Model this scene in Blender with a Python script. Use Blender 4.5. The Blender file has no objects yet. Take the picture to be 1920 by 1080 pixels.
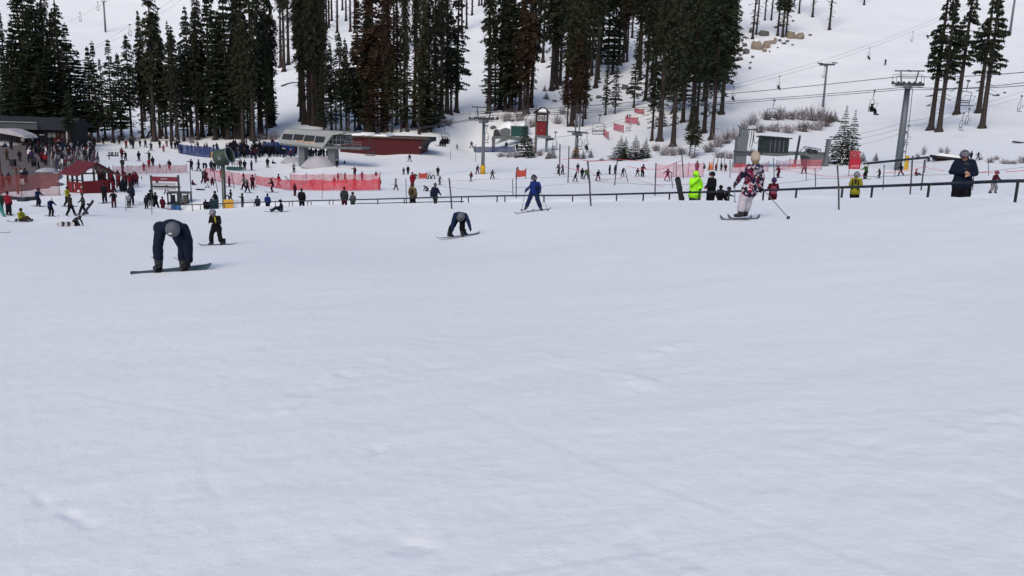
import bpy, math, random
import numpy as np
from mathutils import Vector, Matrix
random.seed(11)
rng = np.random.default_rng(11)
SC = bpy.context.scene
COL = SC.collection
R = math.radians
# ------------------------------------------------------------------ camera, sky, sun, exposure
F = 1600.0
PITCH = R(12.0); ROLL = 0.03
Fw = np.array([0, math.cos(PITCH), -math.sin(PITCH)])
U0 = np.array([0, math.sin(PITCH), math.cos(PITCH)])
R0 = np.array([1.0, 0, 0])
Rt = R0*math.cos(ROLL) + U0*math.sin(ROLL)
Up = -R0*math.sin(ROLL) + U0*math.cos(ROLL)
cam_d = bpy.data.cameras.new('camera'); cam = bpy.data.objects.new('camera', cam_d); COL.objects.link(cam)
cam_d.sensor_width = 36; cam_d.lens = F/1920*36; cam_d.clip_start = .1; cam_d.clip_end = 4000
cam.matrix_world = Matrix(((Rt[0], Up[0], -Fw[0], 0), (Rt[1], Up[1], -Fw[1], 0), (Rt[2], Up[2], -Fw[2], 0), (0, 0, 0, 1)))
SC.camera = cam
W = bpy.data.worlds.new('World'); SC.world = W; W.use_nodes = True
SUN_EL, SUN_AZ = 42, 200
nt = W.node_tree; bg = nt.nodes['Background']
sky = nt.nodes.new('ShaderNodeTexSky'); sky.sky_type = 'NISHITA'; sky.sun_disc = False
sky.sun_elevation = R(SUN_EL); sky.sun_rotation = R(SUN_AZ); sky.air_density = 1.0; sky.dust_density = 4.0; sky.ozone_density = 1.0
hs = nt.nodes.new('ShaderNodeHueSaturation'); hs.inputs['Saturation'].default_value = 1.38   # overcast: grey rather than blue
nt.links.new(sky.outputs[0], hs.inputs['Color']); nt.links.new(hs.outputs[0], bg.inputs['Color'])
bg.inputs['Strength'].default_value = .12
sd = bpy.data.lights.new('sun', 'SUN'); sd.energy = .7; sd.angle = R(25); sd.color = (.98, 1, .99)
so = bpy.data.objects.new('sun', sd); COL.objects.link(so)
so.rotation_euler = (R(90-SUN_EL), 0, R(180-SUN_AZ))
SC.view_settings.view_transform = 'Standard'; SC.view_settings.look = 'None'
SC.view_settings.exposure = 0.20; SC.view_settings.gamma = 1; SC.view_settings.use_curve_mapping = False

# ------------------------------------------------------------------ picture geometry -> places
def ray(u, v):
    d = Rt*((u-960)/F) + Up*((540-v)/F) + Fw
    return d/d[1]                       # per metre of forward distance
def P(u, v, Y): return ray(u, v)*Y
def proj(p):
    p = np.asarray(p, float); z = p@Fw
    return 960+F*(p@Rt)/z, 540-F*(p@Up)/z
# surveyed ground points (seen position, forward distance)
G = [(320,512,16.5),(406,460,27),(858,447,26),(1000,396,33),(1385,415,19.5),(137,425,48),(525,397,54),(130,404,58),(38,415,54),
 (95,405,57),(0,400,60),(0,437,40),(215,388,76),(60,388,76),
 (1944,373,18.7),(1733,372,22.8),(1560,374,27),(1374,377,32.6),(1230,378,37),(1071,380,41.6),(950,380,46),(812,382,52.5),(700,384,58),(572,386,64.5),(456,389,71.5),(320,393,78.5),
 (1803,367,27.5),(1862,362,47),(1500,362,50),(1700,356,60),(1350,361,58),(1200,363,62),(1000,365,66),(850,367,70),(700,370,78),
 (1690,330,100),(1690,319,108),(1500,328,95),(1622,337,85),(1250,342,95),(1147,328,118),(1105,338,100),(1050,325,120),(905,327,120),(883,341,112),(922,336,114),
 (768,304,165),(885,278,210),(690,330,140),(700,357,100),(640,360,98),(550,322,150),(505,361,96),(600,305,160),(640,312,155),(540,300,170),(500,298,172),(715,291,180),(800,285,185),(430,300,165),
 (260,303,150),(300,276,185),(380,345,112),(320,340,118),(400,371,86),(320,372,86),(215,312,135),(240,340,110),(170,362,92),(100,369,86),(0,372,84),(40,300,140),(40,330,112),(100,350,98),(0,262,185),(120,262,190),
 (290,267,195),(160,265,195),(420,268,190),(500,262,200),
 (190,200,265),(190,150,330),(195,60,480),(0,190,290),(0,90,420),(60,0,560),(380,150,340),(350,30,520),
 (560,232,215),(540,160,300),(560,100,370),(640,60,430),(600,0,540),(700,235,225),(850,205,240),(900,190,255),(900,100,350),(905,0,480),
 (800,120,320),(750,248,205),(830,236,215),
 (917,210,235),(988,212,232),(1010,100,330),(1033,170,270),(1115,165,275),(1085,297,150),(1035,297,150),(1075,240,205),(1160,215,225),(1132,256,190),(1190,212,220),(1222,265,175),(1262,275,165),(1190,298,140),
 (1010,262,190),(950,262,200),(940,292,170),
 (1330,290,138),(1388,312,115),(1450,300,128),(1540,300,122),(1340,230,190),(1300,150,260),(1250,60,360),(1080,0,450),(1300,0,420),
 (1545,198,230),(1450,225,195),(1420,255,165),(1590,303,120),(1650,265,158),(1745,245,165),(1790,216,190),(1841,242,162),(1836,214,188),(1660,120,265),(1425,90,300),(1555,55,335),(1490,110,285),
 (1900,150,235),(1910,60,320),(1700,0,390),(1400,10,390),(1908,267,140),(1850,292,118),(1790,300,112),(1750,326,96),(1920,320,98),
 (100,-200,900),(500,-200,850),(960,-200,780),(1400,-200,700),(1850,-200,620),
]
SLX, SLY = .098, -.07
pts = []
for u, v, Y in G:
    p = P(u, v, Y); r = math.hypot(p[0], p[1]); pts.append((math.atan2(p[0], p[1]), math.log(r), (p[2]+1.6)/r))
for th in (-50, -30, -10, 10, 30, 50):
    for r in (1.0, 3.0, 7.5, 12.):
        t = R(th); pts.append((t, math.log(r), SLY*math.cos(t)+SLX*math.sin(t)))
pts = np.array(pts)
A = np.c_[pts[:, 0]*3, pts[:, 1]]; g = pts[:, 2]
def K(d2): return .5*d2*np.log(d2+1e-12)
def d2m(a, b): return ((a[:, None, :]-b[None, :, :])**2).sum(-1)
n = len(A)
M = np.zeros((n+3, n+3)); M[:n, :n] = K(d2m(A, A))+np.eye(n)*2e-4; M[:n, n] = 1; M[:n, n+1:] = A; M[n, :n] = 1; M[n+1:, :n] = A.T
wts = np.linalg.solve(M, np.r_[g, 0, 0, 0])
def S(X, Y):
    """smooth ground height"""
    X = np.atleast_1d(np.asarray(X, float)); Y = np.atleast_1d(np.asarray(Y, float))
    r = np.maximum(np.hypot(X, Y), .5); th = np.arctan2(X, Y)
    thc = np.clip(th, -R(42), R(42))
    q = np.c_[thc*3, np.log(np.minimum(r, 1300))]
    out = np.empty(len(q))
    for i in range(0, len(q), 20000):
        out[i:i+20000] = K(d2m(q[i:i+20000], A))@wts[:n] + wts[n] + q[i:i+20000]@wts[n+1:]
    pl = SLY*np.cos(th)+SLX*np.sin(th)
    t = np.clip((np.abs(th)-R(45))/R(55), 0, 1); t = t*t*(3-2*t)
    t2 = np.clip((3.5-r)/2, 0, 1); t = np.maximum(t, t2)
    return -1.6+r*(out*(1-t)+pl*t)
# value noise
perm = rng.random((256, 256))
def vn(x, y):
    xi = np.floor(x).astype(int); yi = np.floor(y).astype(int); fx = x-xi; fy = y-yi
    fx = fx*fx*(3-2*fx); fy = fy*fy*(3-2*fy)
    a = perm[xi & 255, yi & 255]; b = perm[(xi+1) & 255, yi & 255]; c = perm[xi & 255, (yi+1) & 255]; d = perm[(xi+1) & 255, (yi+1) & 255]
    return (a*(1-fx)+b*fx)*(1-fy)+(c*(1-fx)+d*fx)*fy-.5
# conveyor / fence line in plan (u, Y)
FC = [(2250,13.0),(2080,16.2),(1944,20.0),(1733,24),(1560,28.3),(1374,34),(1230,38.5),(1071,43),(950,47.5),(812,54),(700,59.5),(572,66),(456,73),(320,80),(285,82)]
fc = []
for u, Y in FC:
    p = P(u, 375, Y); fc.append((p[0], Y))
fc = np.array(fc)
def cr(pts_, m):
    pts_ = np.vstack([2*pts_[0]-pts_[1], pts_, 2*pts_[-1]-pts_[-2]]); o = []
    for i in range(1, len(pts_)-2):
        for k in range(m):
            t = k/m; a, b, c, d = pts_[i-1:i+3]
            o.append(.5*((2*b)+(-a+c)*t+(2*a-5*b+4*c-d)*t*t+(-a+3*b-3*c+d)*t**3))
    o.append(pts_[-2]); return np.array(o)
FL = cr(fc, 8)
seg = np.r_[0, np.cumsum(np.hypot(*np.diff(FL, axis=0).T))]
def along(s):
    x = np.interp(s, seg, FL[:, 0]); y = np.interp(s, seg, FL[:, 1])
    x2 = np.interp(s+.3, seg, FL[:, 0]); y2 = np.interp(s+.3, seg, FL[:, 1]); x1 = np.interp(s-.3, seg, FL[:, 0]); y1 = np.interp(s-.3, seg, FL[:, 1])
    t = np.array([x2-x1, y2-y1]); t /= np.linalg.norm(t)
    nrm = np.array([t[1], -t[0]])           # towards the far side
    return x, y, t, nrm
def sdist(X, Y):
    best = np.full(len(X), 1e9); sg = np.zeros(len(X))
    for i in range(len(FL)-1):
        a = FL[i]; b = FL[i+1]; ab = b-a; L2 = ab@ab
        t = np.clip(((X-a[0])*ab[0]+(Y-a[1])*ab[1])/L2, 0, 1)
        dx = X-a[0]-t*ab[0]; dy = Y-a[1]-t*ab[1]; d = np.hypot(dx, dy)
        s = np.sign(dx*ab[1]-dy*ab[0]); m = d < best; best[m] = d[m]; sg[m] = s[m]
    return best*np.where(sg == 0, 1, sg)
def sm(x, a, b):
    t = np.clip((x-a)/(b-a), 0, 1); return t*t*(3-2*t)
DEP = .55
def H(X, Y, fine=True):
    X = np.atleast_1d(np.asarray(X, float)); Y = np.atleast_1d(np.asarray(Y, float))
    z = S(X, Y); r = np.hypot(X, Y)
    m = (r > 12) & (r < 95) & (Y > 0)
    if m.any():
        d = sdist(X[m], Y[m])
        z[m] += -DEP*sm(d, -1.35, -.75)*(1-sm(d, .9, 3.6)) + .06*np.exp(-((d+1.6)/.6)**2)+.03*np.exp(-((d-3.2)/1.2)**2)+(.06*vn(X[m]*1.7, Y[m]*1.7)+.12*vn(X[m]*.9+4, Y[m]*.9)*(d > 0)+.05*vn(X[m]*3.7, Y[m]*3.7)*(d > 0))*np.exp(-(d/(3.+6*(d > 0)))**2)
    far = sm(r, 120, 260)
    z += far*(.9*vn(X/17, Y/17)+.5*vn(X/7+9, Y/7)) + .05*vn(X/3.1, Y/3.1)*sm(r, 3, 20) + .12*sm(r, 40, 90)*vn(X/5, Y/5) + .05*sm(r, 24, 40)*(1-sm(r, 130, 170))*vn(X/1.3, Y/1.6)
    return z
def hz(x, y): return float(H(x, y)[0])
YS = np.exp(np.linspace(math.log(3), math.log(900), 900))
def hit(u, v, lo=3, belt=False):
    """where the line of sight through a place of the photo meets the ground"""
    d = ray(u, v); ys = YS[YS >= lo]; z = S(d[0]*ys, ys); f = d[2]*ys-z
    k = np.argmax(f < 0)
    if f[k] >= 0: k = len(ys)-1
    if k == 0: y = ys[0]
    else:
        y = ys[k-1]+(ys[k]-ys[k-1])*f[k-1]/(f[k-1]-f[k])
    x = d[0]*y
    return Vector((x, y, hz(x, y)))
def top_z(u, v, Y): return float(ray(u, v)[2]*Y)

# ------------------------------------------------------------------ materials
def new_mat(name):
    m = bpy.data.materials.new(name); m.use_nodes = True; return m, m.node_tree, m.node_tree.nodes['Principled BSDF']
MC = {}
def mat(name, col, rough=.7, var=.15, scale=6, metal=0, bump=0, spec=.3):
    if name in MC: return MC[name]
    m, t, b = new_mat(name); N = t.nodes; L = t.links
    b.inputs['Roughness'].default_value = rough; b.inputs['Metallic'].default_value = metal; b.inputs['Specular IOR Level'].default_value = spec
    tc = N.new('ShaderNodeTexCoord'); no = N.new('ShaderNodeTexNoise'); no.inputs['Scale'].default_value = scale; no.inputs['Detail'].default_value = 4
    L.new(tc.outputs['Object'], no.inputs['Vector'])
    mx = N.new('ShaderNodeMix'); mx.data_type = 'RGBA'
    mx.inputs[6].default_value = (*[c*(1-var) for c in col], 1); mx.inputs[7].default_value = (*[min(1, c*(1+var)) for c in col], 1)
    L.new(no.outputs['Fac'], mx.inputs[0]); L.new(mx.outputs[2], b.inputs['Base Color'])
    if bump:
        bp = N.new('ShaderNodeBump'); bp.inputs['Strength'].default_value = bump; bp.inputs['Distance'].default_value = .05
        L.new(no.outputs['Fac'], bp.inputs['Height']); L.new(bp.outputs[0], b.inputs['Normal'])
    MC[name] = m; return m
def snow_mat():
    m, t, b = new_mat('snow'); N = t.nodes; L = t.links
    b.inputs['Roughness'].default_value = .75; b.inputs['Specular IOR Level'].default_value = .2
    g_ = N.new('ShaderNodeNewGeometry')
    def noise(sc, det, rough=.6, stretch=None):
        n_ = N.new('ShaderNodeTexNoise'); n_.inputs['Scale'].default_value = sc; n_.inputs['Detail'].default_value = det; n_.inputs['Roughness'].default_value = rough
        if stretch:
            mp = N.new('ShaderNodeMapping'); mp.inputs['Scale'].default_value = stretch; mp.inputs['Rotation'].default_value = (0, 0, R(20)); L.new(g_.outputs['Position'], mp.inputs['Vector']); L.new(mp.outputs[0], n_.inputs['Vector'])
        else: L.new(g_.outputs['Position'], n_.inputs['Vector'])
        return n_
    a = noise(.35, 6, .6, (1, 2.2, 1)); c = noise(14, 5, .65); e = noise(2.2, 5, .6, (.9, 1.4, 1))
    mx = N.new('ShaderNodeMix'); mx.data_type = 'RGBA'; mx.inputs[6].default_value = (.76, .798, .825, 1); mx.inputs[7].default_value = (.84, .875, .89, 1)
    L.new(a.outputs['Fac'], mx.inputs[0]); L.new(mx.outputs[2], b.inputs['Base Color'])
    b1 = N.new('ShaderNodeBump'); b1.inputs['Strength'].default_value = .3; b1.inputs['Distance'].default_value = .02
    b2 = N.new('ShaderNodeBump'); b2.inputs['Strength'].default_value = .13; b2.inputs['Distance'].default_value = .06
    L.new(c.outputs['Fac'], b1.inputs['Height']); L.new(e.outputs['Fac'], b2.inputs['Height']); L.new(b2.outputs[0], b1.inputs['Normal']); L.new(b1.outputs[0], b.inputs['Normal'])
    return m
SNOW = snow_mat()
def net_mat(name, col, open_):
    m, t, b = new_mat(name); N = t.nodes; L = t.links; out = N['Material Output']
    b.inputs['Base Color'].default_value = (*col, 1); b.inputs['Roughness'].default_value = .6
    tr = N.new('ShaderNodeBsdfTransparent'); mx = N.new('ShaderNodeMixShader')
    no = N.new('ShaderNodeTexNoise'); no.inputs['Scale'].default_value = 1.3; tc = N.new('ShaderNodeTexCoord'); L.new(tc.outputs['Object'], no.inputs['Vector'])
    mr = N.new('ShaderNodeMapRange'); mr.inputs[1].default_value = .3; mr.inputs[2].default_value = .7; mr.inputs[3].default_value = 1-open_-.12; mr.inputs[4].default_value = 1-open_+.12
    L.new(no.outputs['Fac'], mr.inputs[0]); L.new(mr.outputs[0], mx.inputs[0]); L.new(tr.outputs[0], mx.inputs[1]); L.new(b.outputs[0], mx.inputs[2]); L.new(mx.outputs[0], out.inputs['Surface'])
    return m
def foliage_mat(name, c1, c2):
    m, t, b = new_mat(name); N = t.nodes; L = t.links
    b.inputs['Roughness'].default_value = .85; b.inputs['Specular IOR Level'].default_value = .1
    oi = N.new('ShaderNodeObjectInfo'); g_ = N.new('ShaderNodeNewGeometry'); no = N.new('ShaderNodeTexNoise'); no.inputs['Scale'].default_value = .5; no.inputs['Detail'].default_value = 5
    L.new(g_.outputs['Position'], no.inputs['Vector'])
    ad = N.new('ShaderNodeMath'); ad.operation = 'MULTIPLY_ADD'; ad.inputs[1].default_value = .5; L.new(oi.outputs['Random'], ad.inputs[0])
    ml = N.new('ShaderNodeMath'); ml.operation = 'MULTIPLY'; ml.inputs[1].default_value = .6; L.new(no.outputs['Fac'], ml.inputs[0]); L.new(ml.outputs[0], ad.inputs[2])
    mx = N.new('ShaderNodeMix'); mx.data_type = 'RGBA'; mx.inputs[6].default_value = (*c1, 1); mx.inputs[7].default_value = (*c2, 1)
    L.new(ad.outputs[0], mx.inputs[0]); L.new(mx.outputs[2], b.inputs['Base Color']); return m
GREEN = foliage_mat('fir_needles', (.011, .018, .012), (.036, .046, .026))
BROWNF = foliage_mat('dry_needles', (.032, .02, .014), (.05, .034, .022))
OLIVE = foliage_mat('olive_needles', (.024, .028, .016), (.045, .045, .026))
BARK = mat('bark', (.028, .021, .02), .95, .4, 3, bump=.5)
BARKL = mat('bark_light', (.036, .028, .026), .95, .4, 3, bump=.5)
def rock_mat():
    m, t, b = new_mat('granite'); N = t.nodes; L = t.links; b.inputs['Roughness'].default_value = .9
    g_ = N.new('ShaderNodeNewGeometry'); no = N.new('ShaderNodeTexNoise'); no.inputs['Scale'].default_value = 1.5; no.inputs['Detail'].default_value = 6; L.new(g_.outputs['Position'], no.inputs['Vector'])
    mx = N.new('ShaderNodeMix'); mx.data_type = 'RGBA'; mx.inputs[6].default_value = (.13, .105, .08, 1); mx.inputs[7].default_value = (.32, .27, .21, 1); L.new(no.outputs['Fac'], mx.inputs[0])
    L.new(mx.outputs[2], b.inputs['Base Color']); return m
ROCK = rock_mat()
PATM = []
def pattern_mat():
    if PATM: return PATM[0]
    m, t, b = new_mat('patterned_jacket_cloth'); N = t.nodes; L = t.links; b.inputs['Roughness'].default_value = .85; b.inputs['Specular IOR Level'].default_value = .15
    tc = N.new('ShaderNodeTexCoord'); no = N.new('ShaderNodeTexNoise'); no.inputs['Scale'].default_value = 9; no.inputs['Detail'].default_value = 2
    L.new(tc.outputs['Object'], no.inputs['Vector'])
    va = N.new('ShaderNodeMixRGB'); va.blend_type = 'ADD'; va.inputs[0].default_value = .16; L.new(tc.outputs['Object'], va.inputs[1]); L.new(no.outputs['Color'], va.inputs[2])
    out = None
    for sc, pts in ((11, [(0, (.007, .007, .016)), (.50, (.20, .010, .03)), (.64, (.007, .007, .018)), (.78, (.36, .31, .37)), (.86, (.010, .014, .05))]), (24, [(0, (0, 0, 0)), (.70, (.46, .42, .47)), (.84, (.30, .04, .09)), (.93, (0, 0, 0))])):
        v = N.new('ShaderNodeTexVoronoi'); v.inputs['Scale'].default_value = sc; L.new(va.outputs[0], v.inputs['Vector'])
        sp = N.new('ShaderNodeSeparateColor'); L.new(v.outputs['Color'], sp.inputs[0]); cr_ = N.new('ShaderNodeValToRGB'); e = cr_.color_ramp; e.interpolation = 'CONSTANT'
        e.elements[0].color = (*pts[0][1], 1); e.elements[1].position = pts[1][0]; e.elements[1].color = (*pts[1][1], 1)
        for p_, c_ in pts[2:]: x = e.elements.new(p_); x.color = (*c_, 1)
        L.new(sp.outputs[0], cr_.inputs[0])
        if out is None: out = cr_.outputs[0]
        else:
            mx = N.new('ShaderNodeMixRGB'); mx.blend_type = 'LIGHTEN'; mx.inputs[0].default_value = 1; L.new(out, mx.inputs[1]); L.new(cr_.outputs[0], mx.inputs[2]); out = mx.outputs[0]
    L.new(out, b.inputs['Base Color']); PATM.append(m); return m
STEEL = mat('galvanised_steel', (.12, .14, .16), .5, .12, 2, .3)
DARKST = mat('dark_steel', (.035, .04, .05), .5, .2, 2, .3)
BLACKRAIL = mat('black_pipe', (.012, .014, .022), .4, .2, 5)
POLEG = mat('weathered_pole', (.055, .055, .065), .8, .3, 3)
YELLOW = mat('yellow_padding', (.46, .28, .015), .7, .15, 2, bump=.4)
REDW = mat('red_painted_wood', (.13, .009, .014), .75, .2, 1.5)
REDDK = mat('dark_red_siding', (.055, .006, .010), .75, .2, 1.5)
REDROOF = mat('red_metal_roof', (.12, .022, .026), .5, .12, 1)
GREENP = mat('green_panel', (.008, .05, .045), .5, .15, 1)
GREENG = mat('olive_green_paint', (.035, .055, .04), .5, .2, 3)
GLASSD = mat('dark_window', (.008, .012, .018), .12, .1, 1, spec=.6)
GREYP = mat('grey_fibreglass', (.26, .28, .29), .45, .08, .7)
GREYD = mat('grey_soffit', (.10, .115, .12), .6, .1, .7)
ROOFD = mat('dark_shingle_roof', (.016, .019, .026), .9, .3, 2)
WOODG = mat('weathered_wood', (.13, .10, .085), .85, .3, 3)
WHITEP = mat('white_trim', (.6, .6, .62), .6, .05, 3)
ORL = mat('orange_lettering', (.45, .16, .03), .6, .1, 3)
ROPEP = mat('pink_rope', (.6, .10, .14), .7, .05, 3)
ROPEG = mat('grey_rope', (.2, .19, .2), .7, .05, 3)
NETR = net_mat('red_net', (.42, .035, .06), .5)
NETBR = net_mat('brown_red_net', (.20, .035, .035), .5)
NETRD = net_mat('dense_red_net', (.46, .025, .045), .25)
NETB = net_mat('blue_net', (.006, .02, .11), .15)
NETP = net_mat('pink_net', (.5, .09, .15), .62)
CLOTH = {'black': (.008, .009, .013), 'navy': (.010, .018, .045), 'dark blue': (.012, .03, .10), 'blue': (.012, .04, .24), 'red': (.28, .012, .03), 'maroon': (.10, .01, .025),
 'pink': (.42, .10, .18), 'white': (.6, .6, .64), 'grey': (.12, .125, .14), 'dark grey': (.045, .05, .058), 'tan': (.20, .15, .07), 'brown': (.07, .05, .035), 'mustard': (.25, .13, .02),
 'lime green': (.36, .95, .03), 'yellow': (.42, .42, .03), 'green': (.05, .14, .04), 'teal': (.01, .09, .13), 'purple': (.09, .04, .16), 'orange': (.5, .12, .02), 'cream': (.42, .37, .33), 'light grey': (.33, .33, .36), 'dark green': (.015, .05, .035), 'pale purple': (.35, .3, .42)}
def cl(n_):
    return mat(n_.replace(' ', '_')+'_cloth', tuple(c_*(.55 if max(CLOTH[n_]) < .5 else .85) for c_ in CLOTH[n_]), .85, .25, 9, bump=.35, spec=.15)
SKIN = mat('skin', (.42, .24, .17), .6, .05, 8)
LENS = mat('goggle_lens', (.10, .01, .015), .15, .1, 3, spec=.8)
BOOT = mat('boot_shell', (.02, .02, .025), .4, .2, 8)

# ------------------------------------------------------------------ mesh helpers
class MB:
    def __init__(s): s.v = []; s.f = []; s.m = []; s.cur = 0
    def box(s, c, d, rot=None, mt=None):
        x, y, z = [k/2 for k in d]; o = len(s.v)
        for q in ((-x,-y,-z),(x,-y,-z),(x,y,-z),(-x,y,-z),(-x,-y,z),(x,-y,z),(x,y,z),(-x,y,z)):
            q = Vector(q)
            if rot is not None: q = rot@q
            s.v.append(tuple(q+Vector(c)))
        s.fs(o, ((0,3,2,1),(4,5,6,7),(0,1,5,4),(1,2,6,5),(2,3,7,6),(3,0,4,7)), mt); return s
    def fs(s, o, faces, mt=None):
        for f in faces: s.f.append(tuple(o+i for i in f)); s.m.append(s.cur if mt is None else mt)
    def tube(s, pts_, r, n_=6, r2=None, mt=None, cap=True):
        P_ = [Vector(p) for p in pts_]; k = len(P_); o = len(s.v)
        for i, p in enumerate(P_):
            t = (P_[min(i+1, k-1)]-P_[max(i-1, 0)]).normalized()
            a = t.orthogonal().normalized() if abs(t.z) > .99 else t.cross(Vector((0, 0, 1))).normalized(); b = t.cross(a)
            rr = r if r2 is None else r+(r2-r)*i/(k-1)
            for j in range(n_):
                an = 2*math.pi*j/n_; s.v.append(tuple(p+a*math.cos(an)*rr+b*math.sin(an)*rr))
        fa = []
        for i in range(k-1):
            for j in range(n_): fa.append((i*n_+j, i*n_+(j+1) % n_, (i+1)*n_+(j+1) % n_, (i+1)*n_+j))
        if cap: fa.append(tuple(range(n_))[::-1]); fa.append(tuple((k-1)*n_+j for j in range(n_)))
        s.fs(o, fa, mt); return s
    def prism(s, prof, axis_len, axis='y', c=(0, 0, 0), mt=None):
        """profile [(a,b)] in the xz plane, extruded along y (centred)"""
        o = len(s.v); k = len(prof)
        for sgn in (-.5, .5):
            for a, b in prof:
                if axis == 'y': s.v.append((a+c[0], sgn*axis_len+c[1], b+c[2]))
                else: s.v.append((sgn*axis_len+c[0], a+c[1], b+c[2]))
        fa = [tuple(range(k)), tuple(k+i for i in range(k))[::-1]]+[(i, k+i, k+(i+1) % k, (i+1) % k) for i in range(k)]
        s.fs(o, fa, mt); return s
    def poly(s, vs, mt=None):
        o = len(s.v); s.v += [tuple(v) for v in vs]; s.fs(o, (tuple(range(len(vs))),), mt); return s
    def mesh(s, name, mats, smooth=False):
        me = bpy.data.meshes.new(name); me.from_pydata(s.v, [], s.f); 
        if not isinstance(mats, (list, tuple)): mats = [mats]
        for m_ in mats: me.materials.append(m_)
        if any(s.m): me.polygons.foreach_set('material_index', s.m)
        if smooth: me.polygons.foreach_set('use_smooth', [True]*len(me.polygons))
        me.update(); return me
    def obj(s, name, mats, parent=None, smooth=False):
        return link(name, s.mesh(name, mats, smooth), parent)
def link(name, me, parent=None, mw=None):
    o = bpy.data.objects.new(name, me); COL.objects.link(o)
    if parent: o.parent = parent
    return o
ALLT = []
def tag(o, label, cat, group=None, u=None):
    o['label'] = label; o['category'] = cat
    if group: o['group'] = group
    ALLT.append(o); return o
def empty(name, loc, rz=0, sc=1):
    o = bpy.data.objects.new(name, None); COL.objects.link(o); o.location = loc; o.rotation_euler = (0, 0, rz); o.scale = (sc,)*3; o.empty_display_size = .3; return o
def evalmesh(o, name):
    dg = bpy.context.evaluated_depsgraph_get(); me = bpy.data.meshes.new_from_object(o.evaluated_get(dg)); me.name = name; return me

# ------------------------------------------------------------------ snow ground
def build_ground():
    ths = list(np.arange(-39, 39.01, .25)); side = list(np.arange(42, 319, 4.5)); th = np.radians(np.array(ths+side)); nt_ = len(th)
    rs = np.exp(np.arange(math.log(.8), math.log(1500), .0085)); nr = len(rs)
    TH, RR = np.meshgrid(th, rs); X = (np.sin(TH)*RR).ravel(); Y = (np.cos(TH)*RR).ravel()
    Z = H(X, Y)
    r = np.hypot(X, Y)
    near = (r < 60) & (np.abs(np.arctan2(X, Y)) < R(40))
    x = X[near]; y = Y[near]; rr = r[near]; fade = np.clip(1.3-rr/45, .25, 1)
    # trampled, scraped surface: streaks lie across the fall line
    a = R(18); xs = x*math.cos(a)+y*math.sin(a); ys = -x*math.sin(a)+y*math.cos(a)
    dz = .012*vn(xs*.9, ys*2.0)+.006*vn(xs*2.2+7, ys*4.5)+.004*vn(xs*6, ys*9)+.004*vn(x*17, y*17)+.028*vn(x*.35, y*.35)
    patch = sm(vn(x*.45+3, y*.45), .06, .3); dz += .55*patch*(.010*vn(x*5, y*5)+.009*vn(x*11, y*11)+.006*vn(x*23, y*23))
    rt = random.Random(5)
    def groove(cx, cy, Rr, a0, a1, w, d_):
        px = x-cx; py = y-cy; dd = np.hypot(px, py)-Rr; an = np.arctan2(py, px); am = (a0+a1)/2; da = np.abs((an-am+math.pi) % (2*math.pi)-math.pi)
        e_ = 1-sm(da, (a1-a0)/2*.7, (a1-a0)/2)
        return e_*d_*(-np.exp(-(dd/w)**2)+.45*np.exp(-((dd-w*1.9)/w)**2))*(1+.9*vn(x*4+cx, y*4))
    for k in range(80):
        Rr = rt.uniform(9, 40); yy = rt.uniform(3, 34); xx = rt.uniform(-.65, .65)*yy; an = rt.uniform(0, 2*math.pi)
        cx = xx+Rr*math.cos(an); cy = yy+Rr*math.sin(an); sp = rt.uniform(1.5, 6)/Rr
        dz += .55*groove(cx, cy, Rr, an+math.pi-sp/2, an+math.pi+sp/2, rt.uniform(.018, .05), rt.uniform(.002, .006))
    # chewed up line of snow and churned spots
    def ridge(p0, p1, w, h_):
        a_ = hit(*p0); b_ = hit(*p1); ab = np.array([b_.x-a_.x, b_.y-a_.y]); L2 = ab@ab
        t = np.clip(((x-a_.x)*ab[0]+(y-a_.y)*ab[1])/L2, 0, 1); d = np.hypot(x-a_.x-t*ab[0], y-a_.y-t*ab[1])
        return .36*h_*np.exp(-(d/w)**2)*(.45+1.6*vn(x*9, y*9)+.8*vn(x*21, y*21))
    for q in [((1195,670),(1285,640),.10,.05),((520,775),(640,700),.16,.035),((640,700),(820,630),.13,.02),((1170,705),(1215,725),.16,.05),((1500,632),(1700,642),.05,-.03),((1800,812),(1900,770),.12,.03),
              ((0,900),(170,985),.03,-.03),((1200,1010),(1300,1075),.06,-.04),((720,845),(735,850),.09,-.06),((1600,832),(1622,832),.08,-.05),((420,680),(520,645),.1,.025),((760,1020),(790,1026),.07,-.04),((1850,905),(1920,930),.05,-.03)]: dz += ridge(*q)
    Z[near] += dz*fade
    i = np.arange(nr-1)[:, None]*nt_; j = np.arange(nt_)[None, :]; j2 = (j+1) % nt_
    q = np.stack([i+j, i+j2, i+nt_+j2, i+nt_+j], -1).reshape(-1, 4)[:, ::-1]
    me = bpy.data.meshes.new('snow_ground'); nv = len(X); nq = len(q)
    # centre cap
    verts = np.c_[X, Y, Z]; cz = float(Z[:nt_].mean()); verts = np.vstack([verts, [0, 0, cz]]); nv += 1
    tri = np.stack([np.full(nt_, nv-1), (np.arange(nt_)+1) % nt_, np.arange(nt_)], -1)[:, [0, 2, 1]]
    me.vertices.add(nv); me.vertices.foreach_set('co', verts.ravel().astype(np.float32))
    me.loops.add(nq*4+nt_*3); me.loops.foreach_set('vertex_index', np.r_[q.ravel(), tri.ravel()].astype(np.int32))
    me.polygons.add(nq+nt_); me.polygons.foreach_set('loop_start', np.r_[np.arange(nq)*4, nq*4+np.arange(nt_)*3].astype(np.int32))
    me.polygons.foreach_set('use_smooth', np.ones(nq+nt_, bool)); me.update(calc_edges=True); me.validate()
    me.materials.append(SNOW); o = link('snow_ground', me); o['kind'] = 'structure'; return o
gr = build_ground()
if gr.data.polygons[1000].normal.z < 0: gr.data.flip_normals()

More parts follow.
